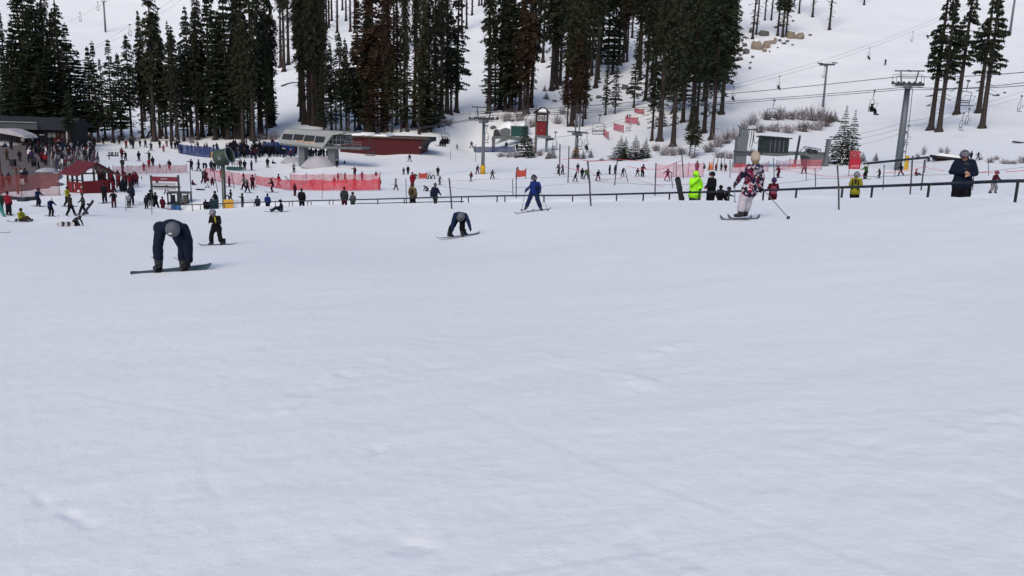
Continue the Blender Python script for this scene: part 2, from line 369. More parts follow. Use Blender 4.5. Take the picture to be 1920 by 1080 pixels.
def drape(name, quad, nu, nv_, off, m_, fn=None):
    """sheet over the ground between four seen corners (tl, tr, br, bl)"""
    c = [hit(*q) for q in quad]; mb = MB()
    for j in range(nv_+1):
        for i in range(nu+1):
            a_ = c[0].lerp(c[1], i/nu); b_ = c[3].lerp(c[2], i/nu); p = a_.lerp(b_, j/nv_); w_ = 0
            if i in (0, nu) or j in (0, nv_): p = p+Vector((3.2*float(vn(np.array([j*.31]), np.array([i*.37]))[0]), 2*float(vn(np.array([j*.3+9]), np.array([i*.3]))[0]), 0))
            mb.v.append((p.x, p.y, hz(p.x, p.y)+off))
    for j in range(nv_):
        for i in range(nu): o = j*(nu+1)+i; mb.f.append((o, o+nu+1, o+nu+2, o+1)); mb.m.append(0)
    o = mb.obj(name, m_); o['kind'] = 'structure'; return o
PAVE = mat('wet_concrete', (.115, .095, .088), .65, .35, .35)
drape('plaza_pavement', ((-60, 262), (95, 268), (108, 350), (-60, 368)), 30, 40, .10, PAVE)

# ------------------------------------------------------------------ trees
def make_tree(kind, seed, snow=False):
    """unit tree: height 1, crown half width 1 in x/y scaled separately (x,y by width/2)"""
    rt = random.Random(seed); tr = MB(); cr_ = MB(); sn = MB(); Hh = 30.0; bald = [rt.uniform(.15, .95) for _ in range(3)]; lop = rt.uniform(0, 6.28)
    prm = dict(full=(.10, 50, 6, 1.0), narrow=(.33, 44, 5, 1.0), tall=(.48, 36, 5, 1.0), pine=(.30, 34, 4, 1.0), young=(.01, 26, 9, 1.0), sparse=(.14, 44, 5, 1.0))[kind]
    c0, nw, nb, _ = prm; RW = 3.2 if kind != 'young' else 7.0      # crown radius in proto metres
    lean = (rt.uniform(-.006, .006), rt.uniform(-.006, .006)); rb = .42 if kind != 'young' else .3
    path = [(lean[0]*z*z*.03, lean[1]*z*z*.03, z) for z in (-.8, 0, .7, 3, 8, 14, 20, 26, 29.8)]
    rad = [rb*2.4, rb*1.85, rb*1.1, rb*.88, rb*.75, rb*.58, rb*.4, rb*.2, .03]; n_ = 9; o = 0
    for p, r in zip(path, rad):
        for j in range(n_):
            a = 2*math.pi*j/n_; q = r*(1+.12*math.sin(3*a+seed)); tr.v.append((p[0]+q*math.cos(a), p[1]+q*math.sin(a), p[2]))
    for i in range(len(path)-1):
        for j in range(n_): tr.f.append((i*n_+j, i*n_+(j+1) % n_, (i+1)*n_+(j+1) % n_, (i+1)*n_+j)); tr.m.append(0)
    gap = [rt.random() for _ in range(60)]
    def blade(p, d, L_, w_, target):
        s_ = d.cross(Vector((rt.uniform(-1, 1), rt.uniform(-1, 1), rt.uniform(-1, 1)))).normalized()*w_
        e = p+d*L_; m_ = p+d*L_*.55
        target.v += [tuple(p), tuple(m_+s_), tuple(e), tuple(m_-s_)]; o_ = len(target.v)-4; target.f.append((o_, o_+1, o_+2, o_+3)); target.m.append(0)
    for k in range(nw):
        t = k/(nw-1); z = Hh*(c0+(1-c0)*(t*.985)); z += rt.uniform(-.2, .2)
        if kind in ('full', 'sparse'): w = (1-t)**.75*(.55+.45*min(1, t*6+.3))
        elif kind in ('narrow', 'tall'): w = (min(1, .45+t*2.2))*(1-t)**.5*.95
        elif kind == 'pine': w = (.6+.4*math.sin(t*7))*(1-t)**.45
        else: w = (1-t)**.95
        w *= 1+.28*(gap[k % 60]-.5); rr = RW*w
        nbb = nb if rr > .8 else 4; a0 = rt.uniform(0, 6.28)
        for b in range(nbb):
            if kind in ('pine', 'sparse') and rt.random() < .22: continue
            if kind in ('narrow', 'tall') and rt.random() < .18: continue
            a = a0+2*math.pi*b/nbb+rt.uniform(-.35, .35); L_ = max(.25, rr*rt.uniform(.5, 1.22)*(1+.16*math.cos(a-lop)))
            if kind != 'young' and any(abs(t-q_) < .022 for q_ in bald) and rt.random() < .7: continue
            d = Vector((math.cos(a), math.sin(a), 0)); up = {'full': .05, 'narrow': -.12, 'tall': -.12, 'pine': .05, 'young': .05, 'sparse': 0}[kind]; drp = {'full': .22, 'narrow': .4, 'tall': .38, 'pine': .3, 'young': .32, 'sparse': .28}[kind]*rt.uniform(.7, 1.3)
            base = Vector((0, 0, z)); br = [base+d*L_*s+Vector((0, 0, (up*s-drp*s*s)*L_+(.10*L_*s**4))) for s in (0, .35, .7, 1)]
            tr.tube([tuple(q) for q in br], .05+.015*L_, 3, .015, cap=False)
            side = Vector((-d.y, d.x, 0)); ns = max(4, int(L_*(3.4 if kind != 'pine' else 3.6)))
            for s_ in range(ns):
                f_ = .16+.84*(s_+rt.random())/ns if kind != 'pine' else .38+.62*(s_+rt.random())/ns
                i_ = min(2, int(f_*3)); p = br[0].lerp(br[3], f_)+Vector((0, 0, (br[1]-br[0].lerp(br[3], .35)).z*math.sin(f_*3.14)*1.1))
                sp = (.16+.30*(1-abs(f_-.45)))*min(L_, 2.2)*.62
                for q_ in (-1, 1):
                    dd = (side*q_*rt.uniform(.5, 1.1)+d*rt.uniform(.35, .9)+Vector((0, 0, rt.uniform(-.55, .10)))).normalized()
                    blade(p, dd, sp*rt.uniform(.7, 1.35)+.22, rt.uniform(.09, .16)+.03*L_, cr_)
                for q_ in range(2):
                    dd = (side*rt.uniform(-.8, .8)+d*rt.uniform(-.1, .6)+Vector((0, 0, rt.uniform(-1, -.2)))).normalized()
                    blade(p, dd, rt.uniform(.35, .75), rt.uniform(.09, .17), cr_)
                if kind == 'pine':
                    for q_ in range(3):
                        dd = Vector((rt.uniform(-1, 1), rt.uniform(-1, 1), rt.uniform(-.5, .8))).normalized(); blade(p, dd, rt.uniform(.3, .55), rt.uniform(.08, .15), cr_)
                if snow and rt.random() < .20:
                    o_ = len(sn.v); h_ = rt.uniform(.10, .2); w2 = sp*rt.uniform(.4, .75)+.1; ln = L_/ns*1.3
                    P0 = p+Vector((0, 0, .05)); q4 = [P0-side*w2-d*ln, P0+side*w2-d*ln, P0+side*w2*.6+d*ln-Vector((0, 0, .12)), P0-side*w2*.6+d*ln-Vector((0, 0, .12))]
                    sn.v += [tuple(q) for q in q4]+[tuple(P0+Vector((0, 0, h_)))]; sn.f += [(o_, o_+1, o_+4), (o_+1, o_+2, o_+4), (o_+2, o_+3, o_+4), (o_+3, o_, o_+4)]; sn.m += [0]*4
    for k in range(6):
        z = Hh*(.985+.015*k/6); 
        for b in range(3): blade(Vector((0, 0, z)), Vector((rt.uniform(-.6, .6), rt.uniform(-.6, .6), 1)).normalized(), .35, .05, cr_)
    if kind in ('tall', 'narrow', 'pine', 'full'):       # a few thin drooping live boughs low on the trunk
        for k in range({'full': 14, 'pine': 5}.get(kind, 30)):
            z = Hh*rt.uniform(.06 if kind == 'full' else .12, c0+.06); a = rt.uniform(0, 6.28); L_ = rt.uniform(.8, 2.6)*(.4+.6*z/(Hh*(c0+.06))); d = Vector((math.cos(a), math.sin(a), 0)); side = Vector((-d.y, d.x, 0)); dr = rt.uniform(.15, .5)
            br = [Vector((0, 0, z))+d*L_*s_+Vector((0, 0, -dr*s_*s_*L_)) for s_ in (0, .5, 1)]; tr.tube([tuple(q) for q in br], .045, 3, .012, cap=False)
            for s_ in range(int(L_*3.2)+2):
                f_ = rt.uniform(.35, 1); p = br[0].lerp(br[2], f_)
                for q_ in (-1, 1): blade(p, (side*q_*rt.uniform(.4, 1)+d*rt.uniform(.2, .8)+Vector((0, 0, rt.uniform(-.7, 0)))).normalized(), rt.uniform(.25, .7), rt.uniform(.07, .13), cr_)
    if kind in ('tall', 'narrow', 'pine'):       # dead stubs on the bare trunk
        for k in range(14):
            z = Hh*rt.uniform(.06, c0); a = rt.uniform(0, 6.28); L_ = rt.uniform(.4, 1.7); d = Vector((math.cos(a), math.sin(a), rt.uniform(-.5, .1)))
            tr.tube([(0, 0, z), tuple(Vector((0, 0, z))+d*L_*.6), tuple(Vector((0, 0, z))+d*L_+Vector((0, 0, -.15)))], .05, 3, .012, cap=False)
    me_s = sn.mesh('branch_snow', SNOW) if snow else None
    return tr.mesh('trunk', BARK, True), cr_.mesh('crown', GREEN), me_s, RW
PROTO = {}
def proto(kind, i, snow=False):
    k = (kind, i, snow)
    if k not in PROTO: PROTO[k] = make_tree(kind, len(kind)*131+ord(kind[0])*17+i*7, snow)
    return PROTO[k]
def slot(o, m_, i=0):
    o.material_slots[i].link = 'OBJECT'; o.material_slots[i].material = m_
TREES = []
def put_tree(u, vb, vt, w, kind, stand, tint='g', snow=False, lab=None, lean=0, bark=None):
    p = hit(u, vb); Y = p.y; ht = top_z(u, vt, Y)-p.z; ht = max(1.0, ht); wd = w/F*Y/2
    i = len(TREES) % (5 if kind in ('full', 'narrow', 'tall') else 3)
    tme, cme, sme, RW = proto(kind, i, snow)
    o = empty('fir_tree' if kind != 'pine' else 'pine_tree', p, random.uniform(0, 6.28)); k = ht/30.0; kx = wd/RW*(1.2 if kind in ('full', 'young') else .98)
    # trunk thickness follows height, crown follows the seen width
    t = link('trunk', tme, o); kt = min(max(k, .12), 1.5); t.scale = (kt*1.0, kt*1.0, k)
    c = link('crown', cme, o); c.scale = (kx, kx, k)
    slot(c, {'g': GREEN, 'b': BROWNF, 'o': OLIVE}[tint]); slot(t, BARKL if bark == 'l' else BARK)
    if snow: s_ = link('branch_snow', sme, o); s_.scale = (kx, kx, k); s_['kind'] = 'stuff'
    o.rotation_euler[0] = random.uniform(-.016, .016); o.rotation_euler[1] = random.uniform(-.016, .016)
    TREES.append((u, o, kind, stand, tint, snow, lab, ht)); return o
T = []
A_ = 'in the stand behind the lodge and plaza'; B_ = 'in the stand behind the lift queue'; C_ = 'in the stand behind the long red building'
D_ = 'in the stand right of the narrow run'; E_ = 'on the far upper slope'; F_ = 'on the open right-hand slope'; G_ = 'near the lift base'
for q in [
 # left stand
 (20,240,18,40,'sparse',A_,'g'),(18,256,90,34,'full',A_,'g'),(52,255,-60,62,'full',A_,'g'),(92,258,-80,46,'narrow',A_,'g'),(120,260,-50,44,'sparse',A_,'g'),(75,258,-30,54,'full',A_,'g'),(36,256,40,46,'full',A_,'g'),
 (140,262,45,56,'full',A_,'g'),(104,260,85,60,'full',A_,'g'),(158,263,95,46,'full',A_,'g'),(185,268,78,46,'sparse',A_,'g'),(213,269,75,56,'sparse',A_,'g'),(247,264,66,46,'narrow',A_,'g'),
 (290,267,-60,54,'narrow',A_,'g','l'),(272,226,20,26,'narrow',A_,'g'),(322,266,40,42,'sparse',A_,'g','l'),(334,268,60,30,'narrow',A_,'g'),(305,258,110,34,'full',A_,'g'),(360,262,12,42,'full',A_,'g'),
 (372,262,60,40,'narrow',B_,'g'),(394,256,-30,48,'full',B_,'g'),(410,258,70,50,'full',B_,'g'),(345,265,90,36,'sparse',A_,'g'),(428,262,-60,48,'full',B_,'g'),(446,262,-20,34,'narrow',B_,'g'),(456,275,20,40,'narrow',B_,'o','l'),
 (475,265,-60,52,'narrow',B_,'g','l'),(486,258,40,44,'full',B_,'g'),(502,240,-60,34,'narrow',B_,'g'),(512,236,-80,38,'narrow',B_,'g'),(465,255,60,40,'full',B_,'o'),(382,258,90,36,'full',B_,'g'),(418,256,20,40,'narrow',B_,'g'),
 (533,135,-120,24,'tall',E_,'g'),(541,122,-110,20,'tall',E_,'g'),(527,128,-100,22,'tall',E_,'g'),(553,90,-120,24,'tall',E_,'g'),(500,262,110,34,'full',B_,'g'),(437,258,120,30,'full',B_,'o'),
 (128,262,140,40,'full',A_,'g'),(60,258,90,50,'full',A_,'g'),(86,258,50,46,'full',A_,'g'),
(133,280,170,34,'narrow',A_,'g'),(30,258,70,50,'full',A_,'g'),(68,256,-20,60,'full',A_,'g'),(112,258,20,56,'full',A_,'g'),(84,262,120,60,'full',A_,'g'),(46,262,130,60,'full',A_,'g'),
 (268,262,60,44,'narrow',A_,'g'),(198,262,110,36,'sparse',A_,'g'),(228,258,100,40,'full',A_,'g'),(172,262,88,40,'full',A_,'g'),(312,262,70,44,'full',A_,'g'),(332,258,50,40,'full',A_,'g'),(300,262,30,40,'narrow',A_,'g'),
 (380,258,-20,36,'tall',B_,'g'),(422,260,30,34,'narrow',B_,'g'),(448,262,-60,34,'tall',B_,'g'),(566,226,-90,26,'tall',C_,'g'),(594,236,-90,30,'tall',C_,'g'),(604,238,-80,28,'tall',C_,'g'),(690,249,-60,30,'narrow',C_,'g'),(724,249,-60,34,'narrow',C_,'b'),(758,240,-60,26,'tall',C_,'g'),(776,238,-70,28,'tall',C_,'g'),(790,246,-40,30,'narrow',C_,'o'),(804,240,-80,28,'tall',C_,'g'),(828,220,-90,30,'tall',C_,'g'),(285,258,120,44,'full',A_,'g'),(404,262,-10,50,'full',B_,'g'),(352,258,100,44,'full',A_,'g'),(370,256,20,44,'full',B_,'g'),(440,262,80,46,'full',B_,'g'),(470,262,100,46,'full',B_,'g'),(456,258,-60,44,'full',B_,'g'),(490,256,-60,44,'full',B_,'g'),(508,240,60,30,'full',B_,'g'),
 # behind long red building
 (692,250,20,52,'full',C_,'g'),(708,252,90,52,'full',C_,'b'),(726,248,60,46,'full',C_,'o'),(580,220,-90,50,'full',C_,'g'),(655,250,120,46,'full',C_,'g'),(786,250,100,40,'full',C_,'o'),(808,246,130,40,'full',C_,'g'),(846,214,20,46,'full',C_,'g'),(674,240,-20,40,'full',C_,'b'),(744,232,10,40,'narrow',C_,'b'),
 (571,232,-100,44,'narrow',C_,'g'),(579,233,-90,30,'narrow',C_,'g'),(588,236,-110,46,'narrow',C_,'g'),(597,234,-60,40,'narrow',C_,'g'),(563,200,-90,34,'tall',C_,'g'),(606,238,-40,36,'full',C_,'g'),
 (622,244,80,32,'full',C_,'g'),(640,246,62,38,'full',C_,'g'),(650,247,72,30,'full',C_,'g'),(608,246,95,32,'full',C_,'g'),(666,246,80,42,'full',C_,'g'),(630,246,130,28,'sparse',C_,'g'),
 (700,250,-70,74,'full',C_,'b'),(716,249,-50,50,'narrow',C_,'b'),(684,249,60,42,'full',C_,'g'),(735,249,110,42,'full',C_,'o'),(745,97,-100,22,'tall',E_,'g'),(738,102,-90,20,'tall',E_,'g'),(760,125,-90,22,'tall',E_,'g'),(778,97,-80,22,'tall',E_,'g'),(728,110,-90,24,'tall',E_,'b'),
 (764,247,62,40,'sparse',C_,'g'),(752,248,120,30,'sparse',C_,'g'),(798,246,35,44,'full',C_,'o'),(815,228,-80,34,'full',C_,'g'),(838,212,-100,40,'sparse',C_,'g'),(856,210,-90,50,'sparse',C_,'g'),(866,62,-110,24,'full',E_,'b'),(875,55,-100,18,'tall',E_,'g'),(822,238,130,34,'full',C_,'o'),
 (606,62,-110,16,'tall',E_,'g'),(617,52,-110,14,'tall',E_,'g'),(622,40,-110,14,'tall',E_,'g'),(632,63,-110,15,'tall',E_,'g'),(642,18,-120,12,'tall',E_,'g'),(649,38,-110,14,'tall',E_,'g'),(657,61,-110,15,'tall',E_,'g'),(665,63,-110,15,'tall',E_,'g'),(612,50,-100,14,'tall',E_,'g'),
 (898,10,-110,12,'tall',E_,'g'),(903,9,-110,12,'tall',E_,'g'),(909,13,-110,12,'tall',E_,'g'),(885,30,-110,14,'tall',E_,'g'),
 # right of the narrow run
 (917,210,-100,44,'narrow',D_,'g'),(938,202,-100,44,'narrow',D_,'g'),(956,200,-70,36,'sparse',D_,'b'),(975,205,-80,40,'full',D_,'b'),(988,212,-90,52,'narrow',D_,'b'),(966,208,90,34,'full',D_,'b'),(947,205,-60,38,'narrow',D_,'g'),
 (1010,100,-120,30,'tall',D_,'g'),(1018,118,-100,24,'tall',D_,'g'),(1034,171,-120,56,'narrow',D_,'g'),(1043,169,-100,44,'narrow',D_,'g'),(1050,162,-80,40,'full',D_,'g'),
 (1072,238,-60,60,'narrow',D_,'o'),(1064,238,120,34,'narrow',D_,'b'),(1080,240,60,40,'narrow',D_,'b'),(1092,238,100,36,'narrow',D_,'b'),(1086,210,-80,50,'full',D_,'g'),(1117,165,-110,42,'tall',D_,'g'),(1109,141,-100,40,'tall',D_,'g'),(1122,150,-60,40,'full',D_,'g'),
 (1097,222,60,14,'sparse',D_,'g'),(1135,216,90,18,'sparse',D_,'g'),(1153,214,110,26,'sparse',D_,'g'),(1168,120,-90,28,'narrow',D_,'b'),(1175,118,-60,30,'full',D_,'b'),(1188,202,60,32,'sparse',D_,'g'),(1160,118,-80,34,'narrow',D_,'g'),
 (1222,265,60,46,'full',D_,'g'),(1237,266,-100,50,'tall',D_,'o','l'),(1262,276,-80,60,'narrow',D_,'g'),(1210,190,-60,44,'narrow',D_,'g'),(1200,150,-70,44,'tall',D_,'g'),(1228,150,-70,46,'narrow',D_,'g'),(1250,170,-70,50,'full',D_,'g'),(1282,180,-70,50,'full',D_,'g'),
 (1295,240,-50,56,'narrow',D_,'g'),(1335,262,-90,84,'full',D_,'g'),(1320,250,-60,60,'full',D_,'g'),(1353,215,-80,60,'full',D_,'g'),(1306,230,-30,40,'narrow',D_,'g'),(1140,110,-80,40,'tall',D_,'g'),(1130,70,-90,40,'narrow',D_,'g'),(1185,70,-90,40,'narrow',D_,'g'),(1215,90,-90,40,'narrow',D_,'g'),(1098,110,-80,44,'narrow',D_,'g'),(1066,115,-80,44,'narrow',D_,'g'),
 (1270,100,-90,44,'narrow',D_,'g'),(1300,90,-90,44,'full',D_,'g'),(1330,80,-90,44,'narrow',D_,'g'),(1360,60,-90,44,'full',D_,'b'),(1245,60,-90,40,'narrow',D_,'g'),(1150,40,-90,36,'tall',D_,'b'),(1060,40,-90,36,'tall',D_,'g'),(1030,60,-90,30,'tall',D_,'g'),
 (928,206,40,40,'full',D_,'g'),(958,206,-90,50,'full',D_,'g'),(982,214,20,50,'full',D_,'b'),(996,200,-90,40,'narrow',D_,'g'),(1040,160,-110,50,'full',D_,'g'),(1060,190,-90,50,'full',D_,'g'),(1076,225,-60,56,'full',D_,'g'),(1104,130,-90,50,'full',D_,'g'),
 (1126,120,-80,46,'full',D_,'g'),(1148,140,-80,44,'full',D_,'g'),(1172,100,-80,44,'full',D_,'b'),(1196,130,-80,50,'full',D_,'g'),(1222,160,-80,50,'full',D_,'g'),(1240,200,-30,50,'full',D_,'g'),(1264,210,-60,54,'full',D_,'o'),(1280,230,-60,56,'full',D_,'g'),(1300,215,-70,56,'full',D_,'g'),(1320,190,-80,60,'full',D_,'g'),(1344,170,-80,60,'full',D_,'g'),(1362,150,-80,44,'full',D_,'g'),
 (1378,70,-90,30,'tall',E_,'g'),(1411,72,-90,34,'tall',E_,'b'),(1418,63,-80,26,'tall',E_,'b'),(1434,36,-80,16,'tall',E_,'g'),(1446,36,-80,16,'tall',E_,'g'),(1458,65,-90,24,'narrow',E_,'g'),(1467,68,-100,28,'narrow',E_,'g'),(1474,66,-80,30,'narrow',E_,'g'),(1498,25,-100,24,'tall',E_,'g'),(1523,33,-110,26,'tall',E_,'g'),(1555,54,-110,32,'tall',E_,'g'),(1620,8,-100,16,'tall',E_,'g'),
 # right slope
 (1745,244,-125,74,'pine',F_,'g','l'),(1760,247,-110,58,'pine',F_,'g','l'),(1793,216,-120,60,'pine',F_,'g'),(1834,214,-120,50,'pine',F_,'g'),(1841,240,-130,64,'pine',F_,'g','l'),
 (1293,292,205,38,'full',G_,'o'),(1302,294,225,42,'full',G_,'o'),
]:
    q = list(q)+['']*(8-len(q))
    if q[4] == 'full' and q[5] != A_ and (q[0]*7) % 10 < 6: q[4] = 'tall' if q[1] < 205 else 'narrow'
    if q[4] == 'full' and q[5] == A_ and q[0] > 230: q[4] = 'narrow'
    put_tree(q[0], q[1], q[2], q[3], q[4], q[5], q[6], bark=q[7] or None)
for u, vb, vt, w, sn_, lb in [
 (1576,308,198,50,True,'tall snow-laden young fir left of its pair beside the right lift station'),(1593,306,206,42,True,'second snow-laden young fir of the pair beside the right lift station'),
 (1606,303,272,16,True,'tiny snow-dusted fir just right of the snow-laden pair'),(1617,303,284,14,True,'small pale fir right of the snow-laden pair'),(1642,302,285,9,False,'very small lone fir on the snow left of the tall right lift tower'),
 (1557,228,206,13,False,'small dark fir poking out of the brush, left one'),(1565,226,207,13,False,'small dark fir poking out of the brush, right one'),
 (1036,297,272,17,True,'small snowy fir below the red booth, taller one'),(1028,298,280,12,True,'small snowy fir below the red booth, shorter one'),
 (1079,298,270,20,True,'snow-dusted fir at the foot of the small yellow-padded tower'),(1093,298,280,10,True,'tiny fir right of the small yellow-padded tower'),(1107,296,278,11,True,'tiny lone fir right of the small yellow-padded tower'),
 (1163,299,254,34,False,'bushy dark fir under the pink slope banners, leftmost of four'),(1172,300,256,26,False,'bushy dark fir under the pink slope banners, second from left'),(1190,299,254,38,False,'bushy dark fir under the pink slope banners, third of four'),(1210,296,258,26,False,'brownish bushy fir under the pink slope banners, rightmost'),
 (985,293,222,36,False,'olive green fir standing in front of the green lift station'),(996,296,262,22,False,'short dark fir left of the red booth'),(1240,238,190,20,False,'small dark fir among tall trunks beside the slope banners'),(1021,172,158,9,False,'tiny fir on the shaded slope above the red booth'),(1005,236,196,16,True,'snow-dusted fir behind the red booth'),(1024,186,172,12,False,'little bushy fir on the shaded slope above the red booth')]:
    put_tree(u, vb, vt, w, 'young', G_, 'o' if 'olive' in lb or 'brown' in lb else 'g', sn_, lb)
KW = {'full': 'densely needled', 'narrow': 'narrow tall', 'tall': 'bare-trunked tall', 'pine': 'open-crowned', 'sparse': 'sparsely branched', 'young': 'young'}
NTH = ['leftmost', 'second', 'third', 'fourth', 'fifth', 'sixth', 'seventh', 'eighth', 'ninth', 'tenth', 'eleventh', 'twelfth', 'thirteenth', 'fourteenth', 'fifteenth', 'sixteenth', 'seventeenth', 'eighteenth', 'nineteenth', 'twentieth', 'twenty-first', 'twenty-second', 'twenty-third', 'twenty-fourth', 'twenty-fifth', 'twenty-sixth', 'twenty-seventh', 'twenty-eighth', 'twenty-ninth', 'thirtieth']
def ordinals(rows, cat, grp):
    """rows (u, obj, phrase, place): look-alikes are told apart by their order from the left"""
    d = {}
    for r_ in rows: d.setdefault((r_[2], r_[3]), []).append(r_)
    for (ph, pl), l_ in d.items():
        l_.sort(key=lambda r_: r_[0])
        for i, r_ in enumerate(l_):
            if len(l_) == 1: lb = f'{ph} {pl}'
            elif i == 0: lb = f'{ph} {pl}, leftmost'
            elif i == len(l_)-1: lb = f'{ph} {pl}, rightmost'
            else: lb = f'{ph} {pl}, {NTH[min(i, 29)]} from left'
            tag(r_[1], lb, cat, grp)
ordinals([(u, o, f"{KW[k]} {'brown-tinged ' if t=='b' else 'olive ' if t=='o' else ''}{'pine' if k=='pine' else 'dark fir'}", st) for u, o, k, st, t, s_, lb, h_ in TREES if not lb], 'tree', 'conifers on the slopes')
for u, o, k, st, t, s_, lb, h_ in TREES:
    if lb: tag(o, lb, 'tree', 'small firs near the lift base')

# ------------------------------------------------------------------ brush
TWIG = mat('twigs', (.10, .08, .08), .95, .3, 5)
TWIGS = mat('frosted_twigs', (.20, .18, .20), .95, .3, 5)
def make_shrub(seed, n_=85):
    rt = random.Random(seed); mb = MB()
    for k in range(n_):
        a = rt.uniform(0, 6.28); b = rt.uniform(.05, 1.15); p = Vector((rt.uniform(-.35, .35), rt.uniform(-.3, .3), -.05)); L_ = rt.uniform(.5, 1.05)
        d = Vector((math.cos(a)*math.sin(b), math.sin(a)*math.sin(b), math.cos(b)))
        p1 = p+d*L_*.5+Vector((rt.uniform(-.06, .06),)*3); p2 = p1+(d+Vector((rt.uniform(-.4, .4), rt.uniform(-.4, .4), rt.uniform(-.1, .4)))).normalized()*L_*.5
        mb.tube([tuple(p), tuple(p1), tuple(p2)], .012, 3, .004, cap=False)
        for j in range(2):
            d2 = (d+Vector((rt.uniform(-.8, .8), rt.uniform(-.8, .8), rt.uniform(-.2, .6)))).normalized(); mb.tube([tuple(p1), tuple(p1+d2*L_*.35)], .007, 3, .003, cap=False)
    return mb.mesh('twigs', TWIG)
SH = [make_shrub(i) for i in range(3)]
sh = []
def shrub(u, v, w, h, place, frost=False):
    p = hit(u, v); o = link('shrub', SH[len(sh) % 3]); k = w/F*p.y/1.5; kz = h/F*p.y/1.0
    o.location = p; o.scale = (k, k, kz); o.rotation_euler = (0, 0, random.uniform(0, 6.28)); slot(o, TWIGS if frost else TWIG)
    sh.append((u, o, 'bare frosted shrub' if frost else 'bare brown shrub', place))
for u, v, w, h in [(820,236,40,24),(838,234,30,20),(1437,226,30,24),(1460,225,36,28),(1480,224,34,24),(1502,224,36,30),(1522,224,38,32),(1542,224,36,34),(1556,228,30,20),(1450,246,40,20),(1478,248,40,22),(1505,246,40,26),(1530,244,40,26),(1548,238,32,22),(1425,248,30,22),(1410,236,30,28),(1395,244,24,22)]:
    shrub(u, v, w, h, 'in the thicket above the right lift station' if u > 1000 else 'beside the run mouth', random.random() < .35)
for u, v, w, h in [(1230,284,24,18),(1246,292,30,24),(1262,292,28,26),(1278,290,28,20),(1330,286,34,26),(1346,276,34,34),(1362,270,30,34),(1378,262,26,28),(1350,296,30,18),(1368,298,28,18),(1408,292,26,18),(1300,297,24,16)]:
    shrub(u, v, w, h, 'under the big firs left of the grey lift pylon', random.random() < .5)
for u, v, w, h in [(940,294,26,12),(955,294,26,14),(970,295,24,16),(1012,292,20,16),(950,226,30,22),(975,226,30,26),(996,238,22,22),(1045,232,24,24),(1054,212,18,20),(1128,302,14,8),(1148,300,12,8)]:
    shrub(u, v, w, h, 'around the green lift station', True)
for u, v, w, h in [(1732,290,12,22),(1764,288,12,16),(1775,288,12,18),(1720,298,12,14),(1857,306,20,14),(1885,308,26,12),(1900,308,20,10),(1916,306,22,18),(1868,300,14,10),(1838,300,12,8)]:
    shrub(u, v, w, h, 'on the open snow behind the standing man', True)
for u, v, w, h in [(160,262,24,20),(172,268,26,22),(200,266,26,20),(228,266,24,20),(250,268,20,16),(360,268,20,16),(490,262,28,16),(512,262,34,20),(535,262,34,18)]:
    shrub(u, v, w, h, 'at the tree line behind the plaza', u > 300)
ordinals(sh, 'shrub', 'leafless brush')

# ------------------------------------------------------------------ boulders
def make_rock(seed):
    import bmesh
    bm = bmesh.new(); bmesh.ops.create_icosphere(bm, subdivisions=3, radius=1)
    rr = np.random.default_rng(seed); pl = [(Vector(q).normalized(), rr.uniform(.6, .9)) for q in rr.normal(size=(14, 3))]
    for v in bm.verts:
        for n_, d_ in pl:
            e = v.co.dot(n_)-d_
            if e > 0: v.co -= n_*e*.85
        v.co *= 1+.05*math.sin(v.co.x*5+seed)*math.cos(v.co.y*6)
    me = bpy.data.meshes.new('boulder'); 
    for f in bm.faces: f.material_index = 1 if f.normal.z > .80 else 0
    bm.to_mesh(me); bm.free(); me.materials.append(ROCK); me.materials.append(SNOW); return me
RK = [make_rock(i) for i in range(4)]
ROCKG = mat('grey_stone', (.10, .095, .10), .9, .35, 1.2)
rk = []
def rock(u, v, w, h, place, dark=False):
    p = hit(u, v); o = link('boulder', RK[len(rk) % 4]); k = w/F*p.y/2; kz = h/F*p.y*.62; o.location = (p.x, p.y, p.z+kz*.45); o.scale = (k, k, kz); o.rotation_euler = (0, 0, random.uniform(0, 6))
    if dark: slot(o, ROCKG)
    rk.append((u, o, ('tan ' if not dark else 'dark grey ')+('large boulder' if w > 18 else 'small rock'), place))
for u, v, w, h, d in [(1420,92,24,20,0),(1437,90,16,16,0),(1447,84,12,10,0),(1452,82,10,12,0),(1433,96,9,8,0),(1483,70,20,17,0),(1499,71,19,15,0),(1432,65,20,12,1),(1408,60,10,10,1),(1371,114,14,16,0),(1386,111,14,9,1),(1399,100,12,12,1),(1396,88,10,9,1),(1462,78,8,6,1),(1470,84,9,5,1),(1476,79,7,5,1),(1486,86,6,4,1),(1406,128,6,6,1),(1407,117,6,4,1),(1388,104,6,5,1),(1411,106,7,5,1),(1443,96,4,4,1),(1519,66,8,4,1),(1455,52,8,5,1),(1389,92,8,6,1),(1462,48,10,5,1),(1458,91,4,3,1),(1487,40,6,4,1),(1381,137,4,3,1)]:
    rock(u, v, w, h, 'in the rocky patch on the upper slope', d)
for u, v, w, h, d in [(1172,166,18,12,1),(1123,184,12,8,1),(1108,188,8,6,1),(1178,178,14,10,1),(1040,190,10,5,1),(1122,156,14,5,1),(633,74,14,12,1),(1870,182,8,5,1),(1883,178,5,4,1),(270,244,10,6,1),(263,250,9,4,1),(345,238,14,9,1),(350,218,10,5,1),(925,240,14,8,1),(960,228,10,8,1)]:
    rock(u, v, w, h, 'half buried among the trees' if u < 1200 else 'on the open right slope', d)
ordinals(rk, 'rock', 'rocks on the slopes')

